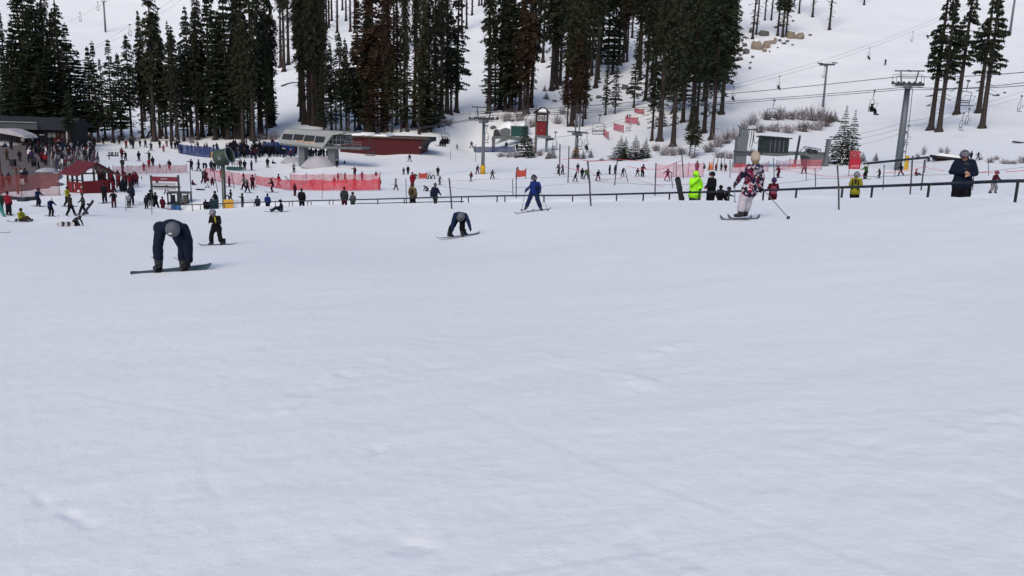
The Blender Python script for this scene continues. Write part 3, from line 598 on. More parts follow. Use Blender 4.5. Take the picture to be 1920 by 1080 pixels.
# fallen logs in the snow
for i, (a_, b_, lb) in enumerate([((527,163),(562,158),'fallen branchy log lying across the slope between the tree stands'),((1140,160),(1168,145),'fallen tree trunk leaning on the shaded slope under the firs'),((276,262),(286,250),'thin fallen stem leaning against the thick bare trunk')]):
    p = hit(*a_); q = hit(*b_); mb = MB(); mb.tube([tuple(p+Vector((0, 0, .2))), tuple(p.lerp(q, .5)+Vector((0, 0, .8))), tuple(q+Vector((0, 0, .5)))], .28, 7, .12)
    for k in range(7): s_ = p.lerp(q, .2+.1*k)+Vector((0, 0, .6)); mb.tube([tuple(s_), tuple(s_+Vector((random.uniform(-.7, .7), random.uniform(-.5, .5), random.uniform(.3, 1.2))))], .05, 4, .015)
    tag(mb.obj('fallen_log', BARK, None, True), lb, 'log')

# ------------------------------------------------------------------ lift fence and conveyor
def strip(s0, s1, step, offn0, offn1, dz_):
    mb = MB(); k = 0
    for s_ in np.arange(s0, s1, step):
        x, y, t, n_ = along(s_); zc = float(S(x, y)[0])-DEP
        for o_ in (offn0, offn1): mb.v.append((x+n_[0]*o_, y+n_[1]*o_, zc+dz_))
        if k: q = len(mb.v)-4; mb.f.append((q, q+2, q+3, q+1)); mb.m.append(0)
        k += 1
    return mb
LEN = seg[-1]
def fpt(s_, off, h_):
    x, y, t, n_ = along(s_); return (x+n_[0]*off, y+n_[1]*off, float(S(x, y)[0])-DEP+h_)
root = empty('conveyor_lift', fpt(LEN/2, 0, 0)); bpy.context.view_layer.update()
def under(o, root):
    o.parent = root; o.matrix_parent_inverse = Matrix.Translation(root.location).inverted() if root.rotation_euler.z == 0 else root.matrix_world.inverted(); return o
BELT = mat('rubber_belt', (.03, .032, .036), .7, .2, 3)
under(strip(.5, LEN-.5, .8, -.05, .65, .10).obj('belt', BELT), root)
mb = MB()
for off in (-.12, .72): mb.tube([fpt(s_, off, .08) for s_ in np.arange(.5, LEN-.5, 1.0)], .07, 5)
under(mb.obj('side_frame', DARKST), root)
tag(root, 'dark rubber conveyor lift sunk in the snow along the black rail fence', 'conveyor lift')
froot = empty('rail_fence', fpt(LEN/2, -.35, 0)); bpy.context.view_layer.update()
def s_at(u):
    best = None
    for s_ in np.arange(0, LEN, .25):
        uu, vv = proj(fpt(s_, -.35, .9))
        if best is None or abs(uu-u) < best[0]: best = (abs(uu-u), s_)
    return best[1]
cuts = [s_at(u) for u in (1925, 1745, 1580, 1435, 1260, 1075, 948, 760, 640, 500, 300)]
cuts[0] = 1.0
for i in range(len(cuts)-1):
    a_, b_ = cuts[i], cuts[i+1]-.06; mb = MB(); mb.tube([fpt(s_, -.35, .9) for s_ in np.linspace(a_, b_, 8)], .042, 7)
    under(mb.obj('rail', BLACKRAIL, None, True), froot)
s2a, s2b = s_at(870), s_at(655)
mb = MB(); mb.tube([fpt(s_, -.35, .62) for s_ in np.linspace(s2a, s2b, 8)], .035, 6); under(mb.obj('rail', BLACKRAIL), froot)
for u in (1905, 1745, 1633, 1580, 1490, 1435, 1365, 1312, 1257, 1203, 1160, 1075, 1023, 948, 930, 877, 866, 762, 757, 710, 624, 618, 583, 578, 548, 541, 516, 476, 420, 375, 330):
    s_ = s_at(u); mb = MB(); mb.tube([fpt(s_, -.35, -.15), fpt(s_, -.35, .862)], .035, 6); under(mb.obj('post', BLACKRAIL), froot)
tag(froot, 'long black pipe rail fence on short posts curving across behind the near slope', 'fence')

# ------------------------------------------------------------------ marker poles
pr = []
def pole(ub, vb, ut, vt, w, lab, m_=POLEG, belt=False, name='marker_pole'):
    p = hit(ub, vb); t = P(ut, vt, p.y); t = Vector(t); mb = MB(); r = max(w/F*p.y/2, .012)
    d = t-p; mb.tube([(0, 0, -.25), tuple(d*.5), tuple(d)], r, 6)
    o = mb.obj(name, m_); o.location = p; pr.append((ub, o, t)); tag(o, lab, 'pole'); return t
PT = {}
for k, ub, vb, ut, vt, w, lab in [
 ('a',1575,395,1570,310,3.2,'thick grey pole in the near snow left of the yellow-vest child'),('b',1109,387,1102,302,3.2,'slanting grey pole crossing the rail fence right of the blue skier'),('c',848,392,842,334,3.0,'leaning grey pole in front of the rail between navy man and bending child'),
 ('d',1065,343,1067,274,2.2,'tall thin pole left of the skier class'),('e',1049,330,1050,270,2.2,'tall thin pole beside two skiers with the pink tape start'),('f',968,372,968,322,2.0,'upright pole carrying the small orange banner left of the blue skier'),('g',962,368,961,336,1.6,'short pole left of the banner pole beside the blue skier'),
 ('h',1228,367,1230,306,2.4,'grey pole right of the ski class behind the fence'),('i',1282,334,1278,287,2.2,'pole on the pink tape line left of the bright green jacket'),('j',1152,348,1158,298,2.0,'pole holding the red-topped pink tape tent'),('k',1178,342,1171,315,1.6,'short slanting pole under the pink tape line'),
 ('l',1262,352,1258,325,1.6,'short slanting pole right of the pink-trousered skier'),('m',1268,342,1268,303,1.4,'thin pole beside the pink net'),('n',1369,333,1369,300,1.6,'thin pole before the grey lift pylon'),('o',1452,333,1450,296,1.6,'thin pole left of the maroon-clad skier'),
 ('p',1530,352,1528,315,1.8,'pole left of the thick grey pole behind the rail'),('q',1512,338,1512,306,1.4,'thin pole among the pink tape right of the green cabin station'),('r',1707,366,1711,292,2.8,'dark pole behind the rail right of the yellow-padded tower'),('s',1727,357,1734,299,2.6,'second dark pole behind the rail right of the yellow-padded tower'),
 ('t',1824,356,1828,304,1.6,'thin pole at the right shoulder of the standing man'),('u',1854,330,1853,301,1.2,'very thin pole on the far rope line right of the standing man'),('v',1656,355,1658,309,1.6,'thin pole left of the tall lift tower behind the rail'),('w',762,376,761,334,1.4,'thin pole behind the man in tan'),
 ('x',361,396,356,320,1.8,'leaning pole in front of the rail left of the yellow board'),('y',409,360,396,300,1.4,'leaning pole beside the red net left of the snow gun'),('z',440,354,434,325,1.4,'thin leaning pole right of the snow gun mast'),('aa',546,342,534,330,1.6,'slanting pole at the bend in the red net'),('ab',604,372,604,340,1.2,'thin pole under the middle of the red net'),
 ('ac',285,402,283,360,1.4,'thin pole beside the left post of the red gate sign'),('ad',266,337,265,330,1.4,'short stake in front of the pink net'),('ae',236,395,236,365,1.2,'thin pole in front of the skiers near the hut'),('af',1505,326,1502,300,1.2,'thin pole left of the grey station wall'),
 ('ag',845,300,845,283,1.0,'tiny stake on the run-out below the three-seat chair'),('ah',892,303,892,270,1.0,'tiny pole left of the centre lift tower'),('ai',1330,330,1330,307,1.2,'thin pole on the pink tape behind the bright green jacket')]:
    PT[k] = pole(ub, vb, ut, vt, w, lab)
# tapes and ropes between the poles
def rope(ps, r, m_, lab, sag=.0, name='rope'):
    pts_ = []
    for a_, b_ in zip(ps[:-1], ps[1:]):
        a_ = Vector(a_); b_ = Vector(b_)
        for k in range(7): t = k/7; q = a_.lerp(b_, t); q.z -= sag*4*t*(1-t); pts_.append(tuple(q))
    pts_.append(tuple(ps[-1])); mb = MB(); mb.tube(pts_, r, 4); o = mb.obj(name, m_); tag(o, lab, 'rope'); return o
def gp(u, v, Y): return P(u, v, Y)
for pts_, r, c, lab in [
 ([(1050,300,122),(1068,297,112),(1085,297,118),(1103,302,60)],.03,'p','pink tape strung between tall poles above the ski class'),([(1103,302,60),(1158,298,105),(1215,302,112)],.035,'p','pink tape running right to the red-topped pole'),
 ([(1050,303,122),(1058,312,118),(1078,318,112),(1105,318,100)],.03,'p','pink tape drooping among the ski class'),([(1108,322,60),(1125,335,90),(1150,336,95),(1168,330,105)],.02,'p','pink tape low behind the slanting grey pole'),([(1160,335,100),(1182,328,105),(1205,340,95),(1245,350,80)],.018,'p','pink tape zigzagging between short poles'),
 ([(1175,311,110),(1200,316,108),(1240,317,104),(1279,300,98)],.03,'p','pink tape rising to the pole left of the bright green jacket'),([(1283,318,96),(1320,321,96),(1330,318,100),(1369,318,108)],.02,'p','pink tape behind the bright green jacket'),([(1120,341,70),(1180,343,68),(1230,346,64),(1330,344,70)],.015,'g','grey rope low behind the ski class'),
 ([(780,341,110),(905,336,108),(1000,334,100),(1190,324,100)],.014,'g','thin grey rope crossing the run-out behind the banner'),([(730,345,95),(830,350,85),(960,360,70)],.012,'g','thin rope sloping to the short pole'),([(965,352,70),(1060,345,75),(1140,338,80)],.012,'g','thin rope from short pole toward the class'),
 ([(1440,346,70),(1530,335,72),(1620,331,80),(1707,328,74),(1800,326,76),(1930,312,80)],.018,'g','grey rope strung low across the snow behind the right fence'),([(1452,315,95),(1500,322,92),(1545,330,84),(1620,329,86)],.025,'p','pink tape from the maroon skier to the right'),([(1655,324,90),(1700,320,88),(1733,313,88),(1770,320,86)],.025,'p','pink tape left of the standing man'),
 ([(1828,322,84),(1853,323,84),(1870,322,84)],.03,'p','short pink tape right of the standing man'),([(1885,322,80),(1930,318,78)],.03,'p','short pink tape at the right edge'),([(1820,302,110),(1853,302,112),(1930,306,110)],.012,'g','thin grey rope far behind at right'),([(1690,303,105),(1760,304,105),(1820,302,108)],.012,'g','thin grey rope far behind the standing man'),
 ([(1455,318,100),(1500,308,104),(1535,322,98)],.025,'p','pink tape in front of the right lift station')]:
    rope([gp(*q) for q in pts_], r, ROPEP if c == 'p' else ROPEG, lab, .05, 'tape' if c == 'p' else 'rope')

# ------------------------------------------------------------------ nets and banners
def net(pts_, h_, m_, lab, name='safety_net', lift=.1, fr=True, cat='net', wav=.08, dense=None):
    """pts: seen foot positions; one sheet with its posts"""
    g_ = [hit(*p) if len(p) == 2 else Vector(P(*p)) for p in pts_]; root = empty(name, g_[0]); mb = MB(); top = []; idx = 0; rt = random.Random(int(pts_[0][0]))
    L_ = [0]
    for i in range(len(g_)-1):
        n_ = max(3, int((g_[i+1]-g_[i]).length/.8))
        for k in range(n_+(i == len(g_)-2)):
            t = k/n_; q = g_[i].lerp(g_[i+1], t)-g_[0]; sg_ = math.sin(t*math.pi)*.12+rt.uniform(-1, 1)*wav*.4
            for z in (0, .33, .66, 1.0): mb.v.append((q.x+rt.uniform(-.05, .05), q.y+rt.uniform(-1, 1)*wav*(1 if 0 < z < 1 else .4), q.z+lift+z*(h_-sg_ if z == 1 else h_)-(.0 if z else rt.uniform(0, .06))))
            if idx:
                for z in range(3): o = idx*4+z; mb.f.append((o-4, o, o+1, o-3)); mb.m.append(0)
            idx += 1
    sheet = mb.obj('netting' if name != 'banner' else 'banner_sheet', m_, root)
    for q in g_:
        pb = MB(); q = q-g_[0]; pb.tube([(q.x, q.y+.06, q.z-.2), (q.x, q.y+.06, q.z+lift+h_+.12)], .03, 5); pb.obj('post', POLEG, root)
    tag(root, lab, cat); return root
net([(0,371),(40,370),(75,368),(112,368)],2.2,NETBR,'brown-red safety net along the lower edge of the concrete plaza')
net([(212,329),(240,328),(275,327),(312,326),(351,325)],1.3,NETR,'pink-red net band behind the red gate sign')
net([(385,335),(430,346),(480,352)],1.6,NETR,'red net running down from behind the snow gun')
net([(480,347),(512,352),(545,358),(590,358),(650,358),(712,358)],1.25,NETRD,'long dense red net in front of the small skiers, middle of the base area')
net([(545,357),(575,357),(606,357),(640,357),(680,357),(713,357)],1.9,NETR,'taller see-through red netting behind the long dense net')
net([(1228,334),(1262,333),(1290,333),(1318,332)],1.6,NETP,'pale pink net behind the skier spreading his arms')
net([(1372,324),(1388,326),(1420,325),(1440,322)],1.1,NETP,'pink net wrapped in front of the grey pylon foot')
net([(1455,322),(1480,317),(1510,318),(1540,319)],1.2,NETP,'pale pink net in front of the right lift station')
net([(335,288),(365,293),(395,296)],1.9,NETB,'blue net at the left end of the lift queue')
net([(372,290),(395,292),(412,296)],1.7,NETB,'second blue net beside the yellow board at the queue')
net([(494,288),(520,290),(552,294)],2.4,NETB,'blue fence screen between the queue and the grey terminal')
net([(888,284),(900,286),(945,286),(965,285)],1.3,NETB,'dull blue mat fence left of the green lift station')
BAN = mat('orange_banner', (.34, .05, .035), .6, .2, 1.5)
NETO = net_mat('pink_slope_banner_mesh', (.42, .05, .09), .15)
for a_, b_, lab in [((1131,257),(1141,264),'lowest pink banner on the slope, below the empty chair'),((1150,246),(1169,251),'middle pink banner on the slope'),((1172,231),(1196,233),'wide pale pink banner on the slope beside a walker'),((1189,214),(1207,216),'highest pink banner on the slope beside the big fir')]:
    net([a_, b_], 1.45 if 'highest' not in lab else 1.1, NETO, lab, 'banner', .3, cat='banner', wav=.03)
net([(785,336),(801,336)],.75,BAN,'small orange banner between poles left of the two pale-clad skiers','banner',.2,cat='banner',wav=.03)
net([(969,331,72),(986,331,72)],.62,BAN,'small orange banner hung on the pole left of the blue skier','banner',.0,cat='banner',wav=.02)
# padded red mat hung right of the snowy firs
p = hit(1600, 330); root = empty('safety_mat', p); w = 20/F*p.y; mb = MB(); mb.box((0, 0, 1.35), (w, .25, 1.1)); mb.obj('pad', mat('red_vinyl', (.34, .012, .03), .5, .15, 2), root)
mb = MB(); rt = random.Random(3)
for k in range(16): mb.box((-w*.35+k*w*.046, -.13, 1.1+rt.uniform(-.06, .06)), (w*.03, .012, .14+rt.uniform(0, .2)))
mb.obj('white_print', mat('faded_print', (.5, .2, .24), .6, .1, 3), root)
mb = MB(); mb.box((-w*.42, .1, .3), (.05, .05, 1.3)); mb.obj('stake', POLEG, root); mb = MB(); mb.box((0, .14, 2.3), (w, .01, 1.0)); mb.obj('netting', NETR, root)
tag(root, 'red padded mat with pale print hanging in front of the snow-laden firs', 'safety mat')

# ------------------------------------------------------------------ lift hardware
def tower(u, vb, vt, rad, lab, arm=2.6, pad=True, frame=True, m_=STEEL, yaw=0, ladder=False, padh=1.6, lean=0):
    p = hit(u, vb); h_ = top_z(u, vt, p.y)-p.z; root = empty('lift_tower', p, yaw)
    mb = MB(); mb.tube([(0, 0, -.4), (0, 0, h_*.5), (0, 0, h_)], rad, 12, rad*.72); mb.obj('mast', m_, root, True)
    mb = MB(); mb.box((0, 0, h_), (.55, arm*2, .42)); mb.box((0, 0, h_+.12), (.8, arm*1.1, .25)); mb.obj('crossarm', m_, root)
    for s_ in (-1, 1):
        mb = MB(); mb.box((0, s_*arm, h_+.35), (3.4 if frame else 2.2, .12, .16)); 
        for k in range(6): x = -1.5+k*.6 if frame else -1+k*.4; mb.tube([(x, s_*arm-.08, h_+.42), (x, s_*arm+.08, h_+.42)], .2 if frame else .13, 10)
        mb.obj('sheave_assembly', DARKST, root)
        mb = MB(); 
        for x in (-1.6, 1.6) if frame else (): mb.tube([(x, s_*arm, h_+.3), (x, s_*arm, h_+1.4)], .03, 5)
        if frame: mb.tube([(-1.6, s_*arm, h_+1.4), (1.6, s_*arm, h_+1.4)], .03, 5); mb.box((0, s_*(arm-.5), h_+.1), (3.2, .5, .05)); mb.obj('catwalk_railing', m_, root)
    if frame:
        mb = MB()
        for s_ in (-1, 1): mb.tube([(s_*.75, 0, h_+.2), (s_*1.0, 0, h_+1.9)], .08, 6)
        mb.box((0, 0, h_+1.95), (3.4, .22, .14)); mb.box((0, 0, h_+1.1), (1.8, .08, .08)); mb.box((0, 0, h_+1.95), (.16, 3.2, .12)); mb.obj('lifting_frame', DARKST, root)
    if ladder:
        mb = MB()
        for s_ in (-.2, .2): mb.tube([(rad+.25, s_, 1.0), (rad*.72+.25, s_, h_)], .03, 5)
        for k in range(int(h_/.35)-3): mb.box((rad+.22-.1*k/30, 0, 1.1+.35*k), (.04, .4, .04))
        mb.obj('ladder', m_, root)
    if pad: mb = MB(); mb.tube([(0, 0, .0), (0, 0, padh)], rad*1.28, 12); mb.obj('padding', YELLOW, root, True)
    tag(root, lab, 'lift tower'); return root, p, h_
def yaw_line(ux, vx, Yx, uy, vy, Yy):
    a_ = P(ux, vx, Yx); b_ = P(uy, vy, Yy); return math.atan2(b_[1]-a_[1], b_[0]-a_[0])
YW = yaw_line(907, 228, 120, 1697, 168, 105)
t1, p1, h1 = tower(905, 327, 228, .27, 'grey lift tower with yellow pad in the middle of the base area', 2.2, yaw=YW+R(8), padh=1.25)
t2, p2, h2 = tower(1683, 319, 163, .46, 'tallest grey lift tower with ladder and yellow pad at right', 2.4, yaw=YW-R(12), ladder=True, padh=.01, pad=False)
mb = MB(); mb.box((.95, -.1, .95), (.42, .5, 1.75)); mb.obj('padding', YELLOW, t2)
t3, p3, h3 = tower(1080, 297, 252, .36, 'small grey lift tower with yellow pad behind little firs', 2.0, frame=False, yaw=R(15), padh=1.6)
for s_, c_ in ((-.35, 0), (.35, 1)):
    mb = MB(); mb.tube([(s_, 0, h3), (s_+.12, 0, h3+3.6)], .13, 6); mb.obj('upright_post', STEEL, t3)
t4, p4, h4 = tower(1543, 199, 121, .32, 'thin lift tower standing on the open slope above the brush', 2.2, pad=False, frame=False, yaw=R(35))
t5, p5, h5 = tower(198, 60, 4, .55, 'thin far lift tower on the upper left slope', 3.2, pad=False, frame=False, yaw=R(30))
t6, p6, h6 = tower(1893, 66, -12, .45, 'thin lift tower at the top right edge of the slope', 2.4, pad=False, frame=False, yaw=R(35))
# cables
def cable(pts_, lab, r=.028, sag=.3, m_=DARKST):
    ps = [Vector(P(*q)) for q in pts_]; out = []
    for a_, b_ in zip(ps[:-1], ps[1:]):
        for k in range(14): t = k/14; q = a_.lerp(b_, t); q.z -= sag*4*t*(1-t); out.append(tuple(q))
    out.append(tuple(ps[-1])); mb = MB(); mb.tube(out, r, 5); return tag(mb.obj('lift_cable', m_), lab, 'cable')
LA = [([(620,262,150),(905,221,122),(1690,168,106),(1960,150,84)],'lower haul cable of the main lift through the middle and tall towers',.035),([(640,258,152),(915,217,118),(1704,163,104),(1960,157,82)],'second haul cable of the main lift through the tall tower',.035),
      ([(905,212,120),(1694,143,105),(1960,131,84)],'topmost communication line of the main lift',.04),
      ([(960,262,190),(1082,252,150),(1130,240,165),(1300,184,200),(1545,119,230),(1712,58,290),(1830,8,340)],'far haul cable climbing through the slope tower',.03),([(1082,250,152),(1300,176,202),(1540,114,232),(1712,52,295),(1830,0,345)],'second far haul cable climbing through the slope tower',.03),
      ([(1545,270,125),(1700,238,135),(1816,208,150),(1950,170,170)],'low haul cable rising right from the right station',.022),([(1545,262,128),(1700,228,140),(1816,200,155),(1950,160,175)],'second low haul cable rising right from the right station',.022),([(1560,280,120),(1690,250,130)],'short lower cable beside the snow-laden firs',.018),
      ([(130,40,470),(198,4,480),(240,-20,480)],'cable left of the far upper left tower',.05),([(180,85,330),(243,48,340),(330,-5,350)],'thin cable on the upper left slope above small firs',.03),([(175,92,330),(250,56,340),(340,0,350)],'second thin cable on the upper left slope',.03),
      ([(700,230,200),(930,206,190),(1080,205,185),(1240,190,180)],'thin dark cable passing behind the red booth',.03)]
for a_, lb, r in LA: cable(a_, lb, r)
# chairs
def make_chair(four=True):
    wd = 2.0 if four else .62; parts = {}
    mb = MB(); mb.box((0, 0, .02), (.5, .12, .18)); mb.tube([(0, 0, .0), (0, .05, -.7), (0, .12, -1.05)], .045, 6); parts['hanger'] = (mb, DARKST)
    mb = MB(); mb.tube([(-wd/2, .1, -1.15), (0, .12, -1.02), (wd/2, .1, -1.15), (wd/2+.04, .2, -1.8), (wd/2, .25, -2.45)], .035, 6); mb.tube([(-wd/2, .1, -1.15), (-wd/2-.04, .2, -1.8), (-wd/2, .25, -2.45)], .035, 6); mb.tube([(-wd/2, .22, -2.5), (wd/2, .22, -2.5)], .03, 6); parts['bail_frame'] = (mb, DARKST)
    mb = MB(); mb.box((0, 0, -2.5), (wd, .48, .09)); parts['seat'] = (mb, mat('seat_pad', (.03, .03, .035), .6, .2, 3))
    mb = MB(); 
    for z in (-2.0, -2.2) if four else (-2.1,): mb.box((0, .27, z), (wd, .05, .1))
    parts['backrest'] = (mb, DARKST)
    mb = MB(); mb.tube([(-wd/2, -.1, -2.05), (-wd/2+.1, -.42, -1.5), (wd/2-.1, -.42, -1.5), (wd/2, -.1, -2.05)], .022, 5); parts['safety_bar'] = (mb, DARKST)
    return {k: m.mesh(k, mm) for k, (m, mm) in parts.items()}
CH4 = make_chair(True); CH2 = make_chair(False)
chairs = {}
def chair(u, v, Y, yaw, lab, four=True, sc=1.0):
    p = P(u, v, Y); root = empty('chairlift_chair', p, yaw, sc)
    for k, me in (CH4 if four else CH2).items():
        link(k, me, root)
    tag(root, lab, 'chairlift chair', 'chairs hanging on the lift cables'); return root
chA = chair(834, 236, 126, R(-50), 'hanging chair carrying three riders left of the middle tower')
chB = chair(693, 262, 140, R(-40), 'empty chair beside the long red building near the terminal')
chC = chair(1125, 216, 117, R(35), 'empty square-framed chair above the pink slope banners')
chD = chair(1452, 188, 113, R(35), 'empty chair hanging above the brush near the right station')
chE = chair(1640, 170, 108, R(55), 'chair with two seated riders left of the tallest tower')
chF = chair(1816, 152, 92, R(30), 'empty chair hanging between the tall pine groups')
FARCH = [(1376,163,205,'far chair with one rider beside the big firs',1),(1462,143,215,'far chair with a rider left of the slope tower',1),(1547,124,228,'far chair hanging just at the slope tower',1),(1631,90,250,'far chair with a rider high on the open slope',1),(1712,60,280,'far empty chair left of the tall pines',0),
 (1704,236,150,'upper of two small empty chairs right of the tallest tower',0),(1698,248,132,'lower of two small empty chairs right of the tallest tower',0),(1818,204,158,'upper of the stacked small chairs between pine trunks',0),(1807,212,150,'lower of the stacked small chairs between pine trunks',0),(1916,180,165,'small empty chair at the right edge',0),
 (183,4,470,'tiny far chair left of the upper left tower',0),(150,24,450,'tiniest far chair at the upper left',0),(243,46,340,'small chair on the upper left slope',0),(1181,216,165,'small double chair beside the pale pink banner',0),(913,236,150,'chair behind the middle lift tower',0),(1090,248,150,'small empty chair right of the small yellow-padded tower',0),(1101,250,160,'small chair with one rider above the small firs',1),(1042,248,150,'dark chair arriving at the red booth',0)]
for u, v, Y, lab, r_ in FARCH:
    o = chair(u, v, Y, R(30), lab, False, 1.15 if Y < 300 else 1.7)

# ------------------------------------------------------------------ buildings and machinery
def site(name, u, v, yaw=0):
    p = hit(u, v); s = p.y/F; r_ = empty(name, p, yaw); return r_, s
def ppoly(mb, pts_, s, y0, y1, mt=None):
    """plate or solid: outline in seen units (x, z) between depths y0..y1 metres"""
    mb.prism([(a*s, b*s) for a, b in pts_], y1-y0, 'y', (0, (y0+y1)/2, 0), mt); return mb
def bars_text(root, x0, x1, z, hgt, y, m_, s, words, name='lettering', slope=0):
    """small blurred word shapes"""
    rt = random.Random(int(x0*7)); mb = MB(); tot = sum(words)+len(words)-1; cw = (x1-x0)/tot; x = x0
    for w in words:
        for k in range(w):
            hh = hgt*rt.choice((.7, .75, 1, .8)); mb.box(((x+cw*.5)*s, y, (z+slope*(x-x0)-hgt/2+hh/2)*s), (cw*.32*s, .03, hh*s)); mb.box(((x+cw*.5)*s, y, (z+slope*(x-x0)-hgt/2+hh*rt.choice((.15, .5, .85)))*s), (cw*.8*s, .03, hgt*.2*s)); x += cw
        x += cw
    return mb.obj(name, m_, root)
# grey high-speed terminal
r_, s = site('lift_terminal', 612, 309, R(-13))
hull = MB(); ppoly(hull, [(-72,62),(-86,45),(-83,35),(1,30),(6,36),(22,56),(44,60),(44,63),(-70,64)], s, -2.0, 2.0); hull.obj('hull', GREYP, r_)
mb = MB(); ppoly(mb, [(-70,64),(58,62),(62,60.5),(58,60),(-70,62.5)], s, -1.7, 2.2); mb.obj('roof', mat('grey_roof_sheet', (.20, .21, .22), .5, .1, 1), r_)
win = [(-79,50,-59),(-57,50,-37),(-35,49,-15),(-13,48,5)]
for a_, z, b_ in win:
    mb = MB(); ppoly(mb, [(a_,z-5+.03*(a_+79)*-1+.4),(b_,z-5.5),(b_+4,z+4.6),(a_+4,z+5.6)], s, -2.06, -2.0); mb.obj('window', GLASSD, r_)
for a_ in (-58, -36, -14): mb = MB(); ppoly(mb, [(a_-.4,44),(a_+1.2,44),(a_+5.4,55.5),(a_+3.8,55.5)], s, -2.10, -2.0); mb.obj('mullion', GREYP, r_)
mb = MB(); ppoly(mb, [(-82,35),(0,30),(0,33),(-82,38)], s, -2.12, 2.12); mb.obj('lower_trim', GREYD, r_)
mb = MB(); ppoly(mb, [(-54,46),(-10,42),(-10,38),(-54,42)], s, -2.03, -2.0); mb.obj('sign_board', mat('pale_sign', (.40, .36, .33), .6, .05, 1), r_)
bars_text(r_, -50, -13, 43.6, 2.6, -2.05, ORL, s, (9, 6, 1), slope=-.09)
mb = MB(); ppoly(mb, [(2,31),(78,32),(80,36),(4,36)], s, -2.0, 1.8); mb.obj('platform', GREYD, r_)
mb = MB(); ppoly(mb, [(8,37),(24,56),(44,58),(44,40)], s, -1.0, 1.6); mb.obj('machine_enclosure', GLASSD, r_)
for x in (14, 22, 30, 38): mb = MB(); mb.box((x*s, -1.9, 46*s), (.09, .09, 18*s)); mb.obj('frame_post', STEEL, r_)
mb = MB(); 
for z in (48, 40): mb.tube([(10*s, -1.95, z*s), (50*s, -1.95, z*s)], .06, 5)
for z in (42, 46): mb.tube([(44*s, -1.9, z*s), (79*s, -1.9, (z-1)*s)], .045, 5)
for x in range(46, 80, 6): mb.tube([(x*s, -1.9, 36*s), (x*s, -1.9, 46*s)], .04, 5)
mb.tube([(52*s, -1.9, 54*s), (60*s, -1.9, 54*s), (62*s, -1.9, 36*s)], .05, 5); mb.obj('guard_railing', STEEL, r_)
for x, w in ((-46, 12), (14, 15)): mb = MB(); mb.box((x*s, 0, 14*s), (w*s, 1.6, 36*s)); mb.obj('leg', STEEL, r_)
mb = MB(); mb.box((8*s, -.85, 3*s), (7*s, .3, 12*s)); mb.obj('yellow_pad', YELLOW, r_)
mb = MB(); mb.tube([(50*s, 0, 33*s), (50*s, 0, 30*s)], 1.6, 18); mb.obj('bullwheel', DARKST, r_)
tag(r_, 'long grey high-speed lift terminal with dark window strip and orange lettering', 'lift terminal')
def mound(u, v, w, h, d, lab, m_=SNOW, name='snow_mound'):
    p = hit(u, v); k = p.y/F; mb = MB(); nu, nv_ = 28, 12; rt = random.Random(u)
    for j in range(nv_+1):
        for i in range(nu):
            a = 2*math.pi*i/nu; rr = j/nv_; hh = (1-rr**2.4)*(1+.12*math.sin(3*a+u)*rr); mb.v.append((p.x+math.cos(a)*rr*w*k/2, p.y+math.sin(a)*rr*d, p.z-.15+hh*h*k+rt.uniform(-.04, .04)))
    for j in range(nv_):
        for i in range(nu): mb.f.append((j*nu+i, (j+1)*nu+i, (j+1)*nu+(i+1) % nu, j*nu+(i+1) % nu)); mb.m.append(0)
    o = mb.obj(name, m_, None, True); o['kind'] = 'structure'; return o
SHADEGREY = mat('shade_grey_snow', (.36, .36, .40), .85, .15, .8, bump=.4)  # shade under the terminal put into the grey; reused on other snow
mound(597, 311, 66, 20, 2.6, '', SHADEGREY); mound(552, 303, 50, 10, 2.5, '', SHADEGREY); mound(88, 322, 44, 9, 2.2, '', SHADEGREY); mound(955, 258, 60, 30, 4, ''); mound(980, 256, 40, 26, 4, '')
# long dark red building
r_, s = site('red_building', 725, 291, R(-4))
mb = MB(); ppoly(mb, [(-88,0),(61,0),(71,24),(71,31),(-88,31)], s, 0, 7); mb.obj('wall', REDDK, r_)
for k in range(18): mb = MB(); x = -84+k*8.2; mb.box((x*s, -.04, 15*s), (.05, .06, 30*s)); mb.obj('batten', REDW, r_)
mb = MB(); ppoly(mb, [(-90,31.2),(80,31.2),(80,34),(-90,34)], s, -.5, 7.6); mb.obj('roof', mat('brown_roof_edge', (.07, .05, .045), .8, .2, 1), r_)
mb = MB(); ppoly(mb, [(-90,34.1),(2,34.1),(-2,38),(-86,39)], s, -.4, 7.2); mb.obj('roof_snow', SNOW, r_)
mb = MB(); ppoly(mb, [(62,8),(74,24),(84,27),(84,34.5),(70,34.5)], s, -.3, 6); mb.obj('dark_canopy_end', ROOFD, r_)
mb = MB(); mb.box((-38*s, -.06, 14*s), (10*s, .08, 16*s)); mb.obj('garage_door', mat('darker_red_door', (.05, .006, .01), .7, .2, 2), r_); mb = MB(); mb.box((63*s, -.06, 16*s), (3*s, .06, 2*s)); mb.obj('wall_light', WHITEP, r_)
mb = MB(); ppoly(mb, [(-30,35),(-14,35),(-16,45),(-18,45)], s, 1, 1.3); mb.obj('roof_vent', ROOFD, r_)
tag(r_, 'long low dark red building with partly snowy flat roof behind the terminal', 'building')
